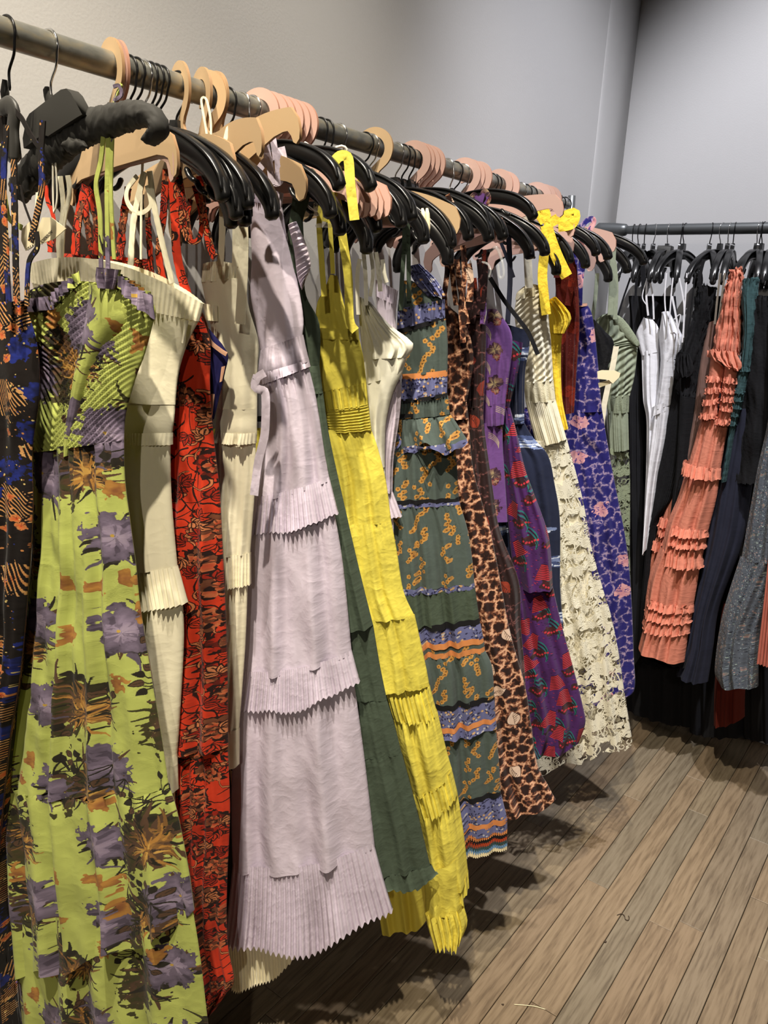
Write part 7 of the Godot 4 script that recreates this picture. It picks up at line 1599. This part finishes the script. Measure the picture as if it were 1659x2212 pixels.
	d = thing("print_dress", "coral and black striped dress hem at the right edge of the picture", "dress", Vector3(-0.573, 0, -2.52), deg_to_rad(0), "")
	panel(d, "skirt", M.stripe, [[0.089, 1.606, 0.137, 1.608], [0.128, 1.323, 0.187, 1.329], [0.16, 0.997, 0.247, 1.014], [0.179, 0.753, 0.286, 0.781], [0.193, 0.511, 0.326, 0.541]], {"d0": 0.03, "d1": 0.04, "f1": 0.01, "pp": 14, "pa": 0.008, "seed": 38.17, "ph": 38.0})
	d = thing("long_dress", "added black filler dress against the far wall, darkening behind the white satin dresses", "dress", Vector3(-0.933, 0, -2.87), deg_to_rad(0), "")  # added to darken the bright wall behind the satin dresses
	panel(d, "body", M.ink, [[-0.116, 1.6, 0.044, 1.606], [-0.071, 1.173, 0.134, 1.198], [0.014, 0.466, 0.262, 0.534], [0.074, 0.03, 0.332, 0.051]], {"d0": 0.03, "d1": 0.04, "f0": 0.006, "f1": 0.012, "fk": 4.0, "seed": 39.17, "ph": 39.0})
	d = thing("long_dress", "added black filler dress against the far wall, darkening behind the coral dress", "dress", Vector3(-0.739, 0, -2.86), deg_to_rad(0), "")  # added dark backing, stands in for the deep shade behind the coral
	panel(d, "body", M.ink, [[-0.085, 1.607, 0.035, 1.611], [-0.032, 1.202, 0.11, 1.219], [0.057, 0.534, 0.223, 0.579], [0.126, 0.031, 0.315, 0.086]], {"d0": 0.03, "d1": 0.04, "f0": 0.006, "f1": 0.012, "fk": 4.0, "seed": 40.17, "ph": 40.0})
	d = thing("long_dress", "added black filler dress against the far wall, darkening the right edge of the picture", "dress", Vector3(-0.627, 0, -2.85), deg_to_rad(0), "")  # added dark backing, blacks out the wall at the right edge
	panel(d, "body", M.ink, [[-0.046, 1.612, 0.08, 1.616], [0.044, 1.068, 0.179, 1.089], [0.199, 0.089, 0.364, 0.136]], {"d0": 0.03, "d1": 0.04, "f0": 0.006, "f1": 0.012, "fk": 4.0, "seed": 41.17, "ph": 41.0})
	# tags, clear hangers, a clothes peg and lint on the floor
	d = card_tag("cream card swing tag with lettering hanging over the first cream dress", Vector3(-0.956, 1.599, -0.575), Vector3(0, deg_to_rad(10), 0), [[-0.009, 0.015], [0.007, 0.015], [0.031, 0.002], [0.01, -0.01], [-0.017, -0.017], [-0.022, -0.005]], 0.0)
	lettering(d, "JOHNSON", Vector3(-0.003, -0.008, 0.0008), 0.0052, deg_to_rad(33))
	d = card_tag("cream card swing tag with eyelet tied beside the black printed strap", Vector3(-0.985, 1.591, -0.565), Vector3(0, deg_to_rad(10), 0), [[-0.011, 0.008], [0.005, 0.018], [0.013, 0.006], [0.013, -0.009], [-0.006, -0.017], [-0.013, -0.005]], 0.0)
	lettering(d, "ULLA", Vector3(0.003, -0.013, 0.0008), 0.0052, deg_to_rad(25))
	d = card_tag("small cream card tag poking out left of the black printed strap", Vector3(-1.03, 1.581, -0.563), Vector3(0, deg_to_rad(10), 0), [[-0.007, 0.005], [0.009, 0.01], [0.007, -0.009], [-0.001, -0.006], [-0.008, 0]], 0.0)
	d = card_tag("folded cream tag sticking out between the royal blue and sage dresses", Vector3(-0.767, 1.379, -2.014), Vector3(0, deg_to_rad(30), 0), [[-0.031, 0.009], [-0.02, 0.013], [0.013, 0.014], [0.028, 0.008], [0.026, -0.003], [0.012, -0.02], [0, -0.011], [-0.028, -0.01]], 0.0)
	d = card_tag("kraft back of the folded tag beside the sage dress", Vector3(-0.776, 1.358, -2.016), Vector3(0, deg_to_rad(30), 0), [[-0.018, 0], [0.014, 0.011], [0.018, 0.002], [-0.014, -0.012]], 0.0)

func hang_8() -> void:
	var d: Node3D
	d = thing("clear_hanger", "clear plastic clip hanger in front of the yellow straps", "hanger", Vector3(ROD_X, 0, -0.988), deg_to_rad(10))
	bar(d, "arm", M.clear, [[0.075, 1.705, 0.03], [0.101, 1.703, 0.03], [0.127, 1.687, 0.03], [0.146, 1.666, 0.03], [0.157, 1.651, 0.03], [0.152, 1.643, 0.03]], [0.0032], [0.00256], 10, 0.005)
	bar(d, "spring", M.clear, [[0.093, 1.682, 0.03], [0.121, 1.662, 0.03], [0.128, 1.666, 0.03], [0.129, 1.677, 0.03], [0.122, 1.678, 0.03], [0.12, 1.671, 0.03], [0.124, 1.666, 0.03]], [0.0032], [0.00256], 10, 0.005)
	bar(d, "clip", M.clear, [[0.122, 1.644, 0.03], [0.137, 1.645, 0.03], [0.152, 1.644, 0.03]], [0.0032], [0.00256], 10, 0.005)
	bar(d, "strut", M.clear, [[0.136, 1.673, 0.03], [0.137, 1.656, 0.03], [0.137, 1.645, 0.03]], [0.0032], [0.00256], 10, 0.005)
	d = thing("clear_hanger", "clear plastic hanger end in front of the purple dress", "hanger", Vector3(ROD_X, 0, -1.431), deg_to_rad(10))
	bar(d, "arm", M.clear, [[0.179, 1.64, 0.03], [0.192, 1.649, 0.03], [0.205, 1.627, 0.03], [0.212, 1.601, 0.03], [0.209, 1.592, 0.03], [0.203, 1.595, 0.03], [0.199, 1.618, 0.03]], [0.003], [0.0024], 10, 0.005)
	d = thing("clear_hanger", "smoky clear hanger loop beside the purple striped strap", "hanger", Vector3(ROD_X, 0, -1.39), deg_to_rad(10))
	bar(d, "arm", M.clear, [[0.186, 1.619, 0.03], [0.199, 1.615, 0.03], [0.206, 1.603, 0.03], [0.203, 1.591, 0.03]], [0.002], [0.0016], 10, 0.005)
	d = thing("clothes_peg", "wooden clothes peg clipped on a black hanger above the blue frill", "clothes peg", Vector3(ROD_X, 0, -1.268), 0.0)
	bar(d, "jaw", M.card, [[0.155, 1.698, 0.04], [0.16, 1.679, 0.04], [0.165, 1.659, 0.04]], [0.0045, 0.0055, 0.004], [0.005], 4, 0.01)
	bar(d, "jaw", M.card, [[0.165, 1.698, 0.04], [0.168, 1.677, 0.04], [0.172, 1.655, 0.04]], [0.0045, 0.0055, 0.004], [0.005], 4, 0.01)
	d = thing("thread_curl", "dark curled thread lying on the lit floor boards", "thread", Vector3(-0.491, 0.0016, -1.804))
	bar(d, "strand", M.gap, [[0, 0, 0], [0.008, 0, -0.013], [0.017, 0, -0.01], [0.023, 0, 0], [0.03, 0, -0.002], [0.029, 0, -0.012], [0.024, 0, -0.018]], [0.0011], [0.0011], 6, 0.004)
	d = thing("straw", "thin pale straw lying across a floor board joint", "straw", Vector3(-0.573, 0.0016, -1.382))
	bar(d, "strand", M.card, [[0, 0, 0], [0.026, 0, -0.018], [0.044, 0, -0.028], [0.062, 0, -0.034]], [0.0008], [0.0008], 6, 0.004)
	d = thing("lint_speck", "small dark speck on the floor beside the pale straw", "lint", Vector3(-0.596, 0.0016, -1.365))
	bar(d, "strand", M.gap, [[0, 0, 0], [0.004, 0, 0], [0.004, 0, -0.003]], [0.002], [0.002], 6, 0.004)
	d = thing("lint_speck", "small dark speck on a board joint below the curled thread", "lint", Vector3(-0.484, 0.0016, -1.696))
	bar(d, "strand", M.gap, [[0, 0, 0], [0.004, 0, 0.001], [0.005, 0, -0.004]], [0.002], [0.002], 6, 0.004)
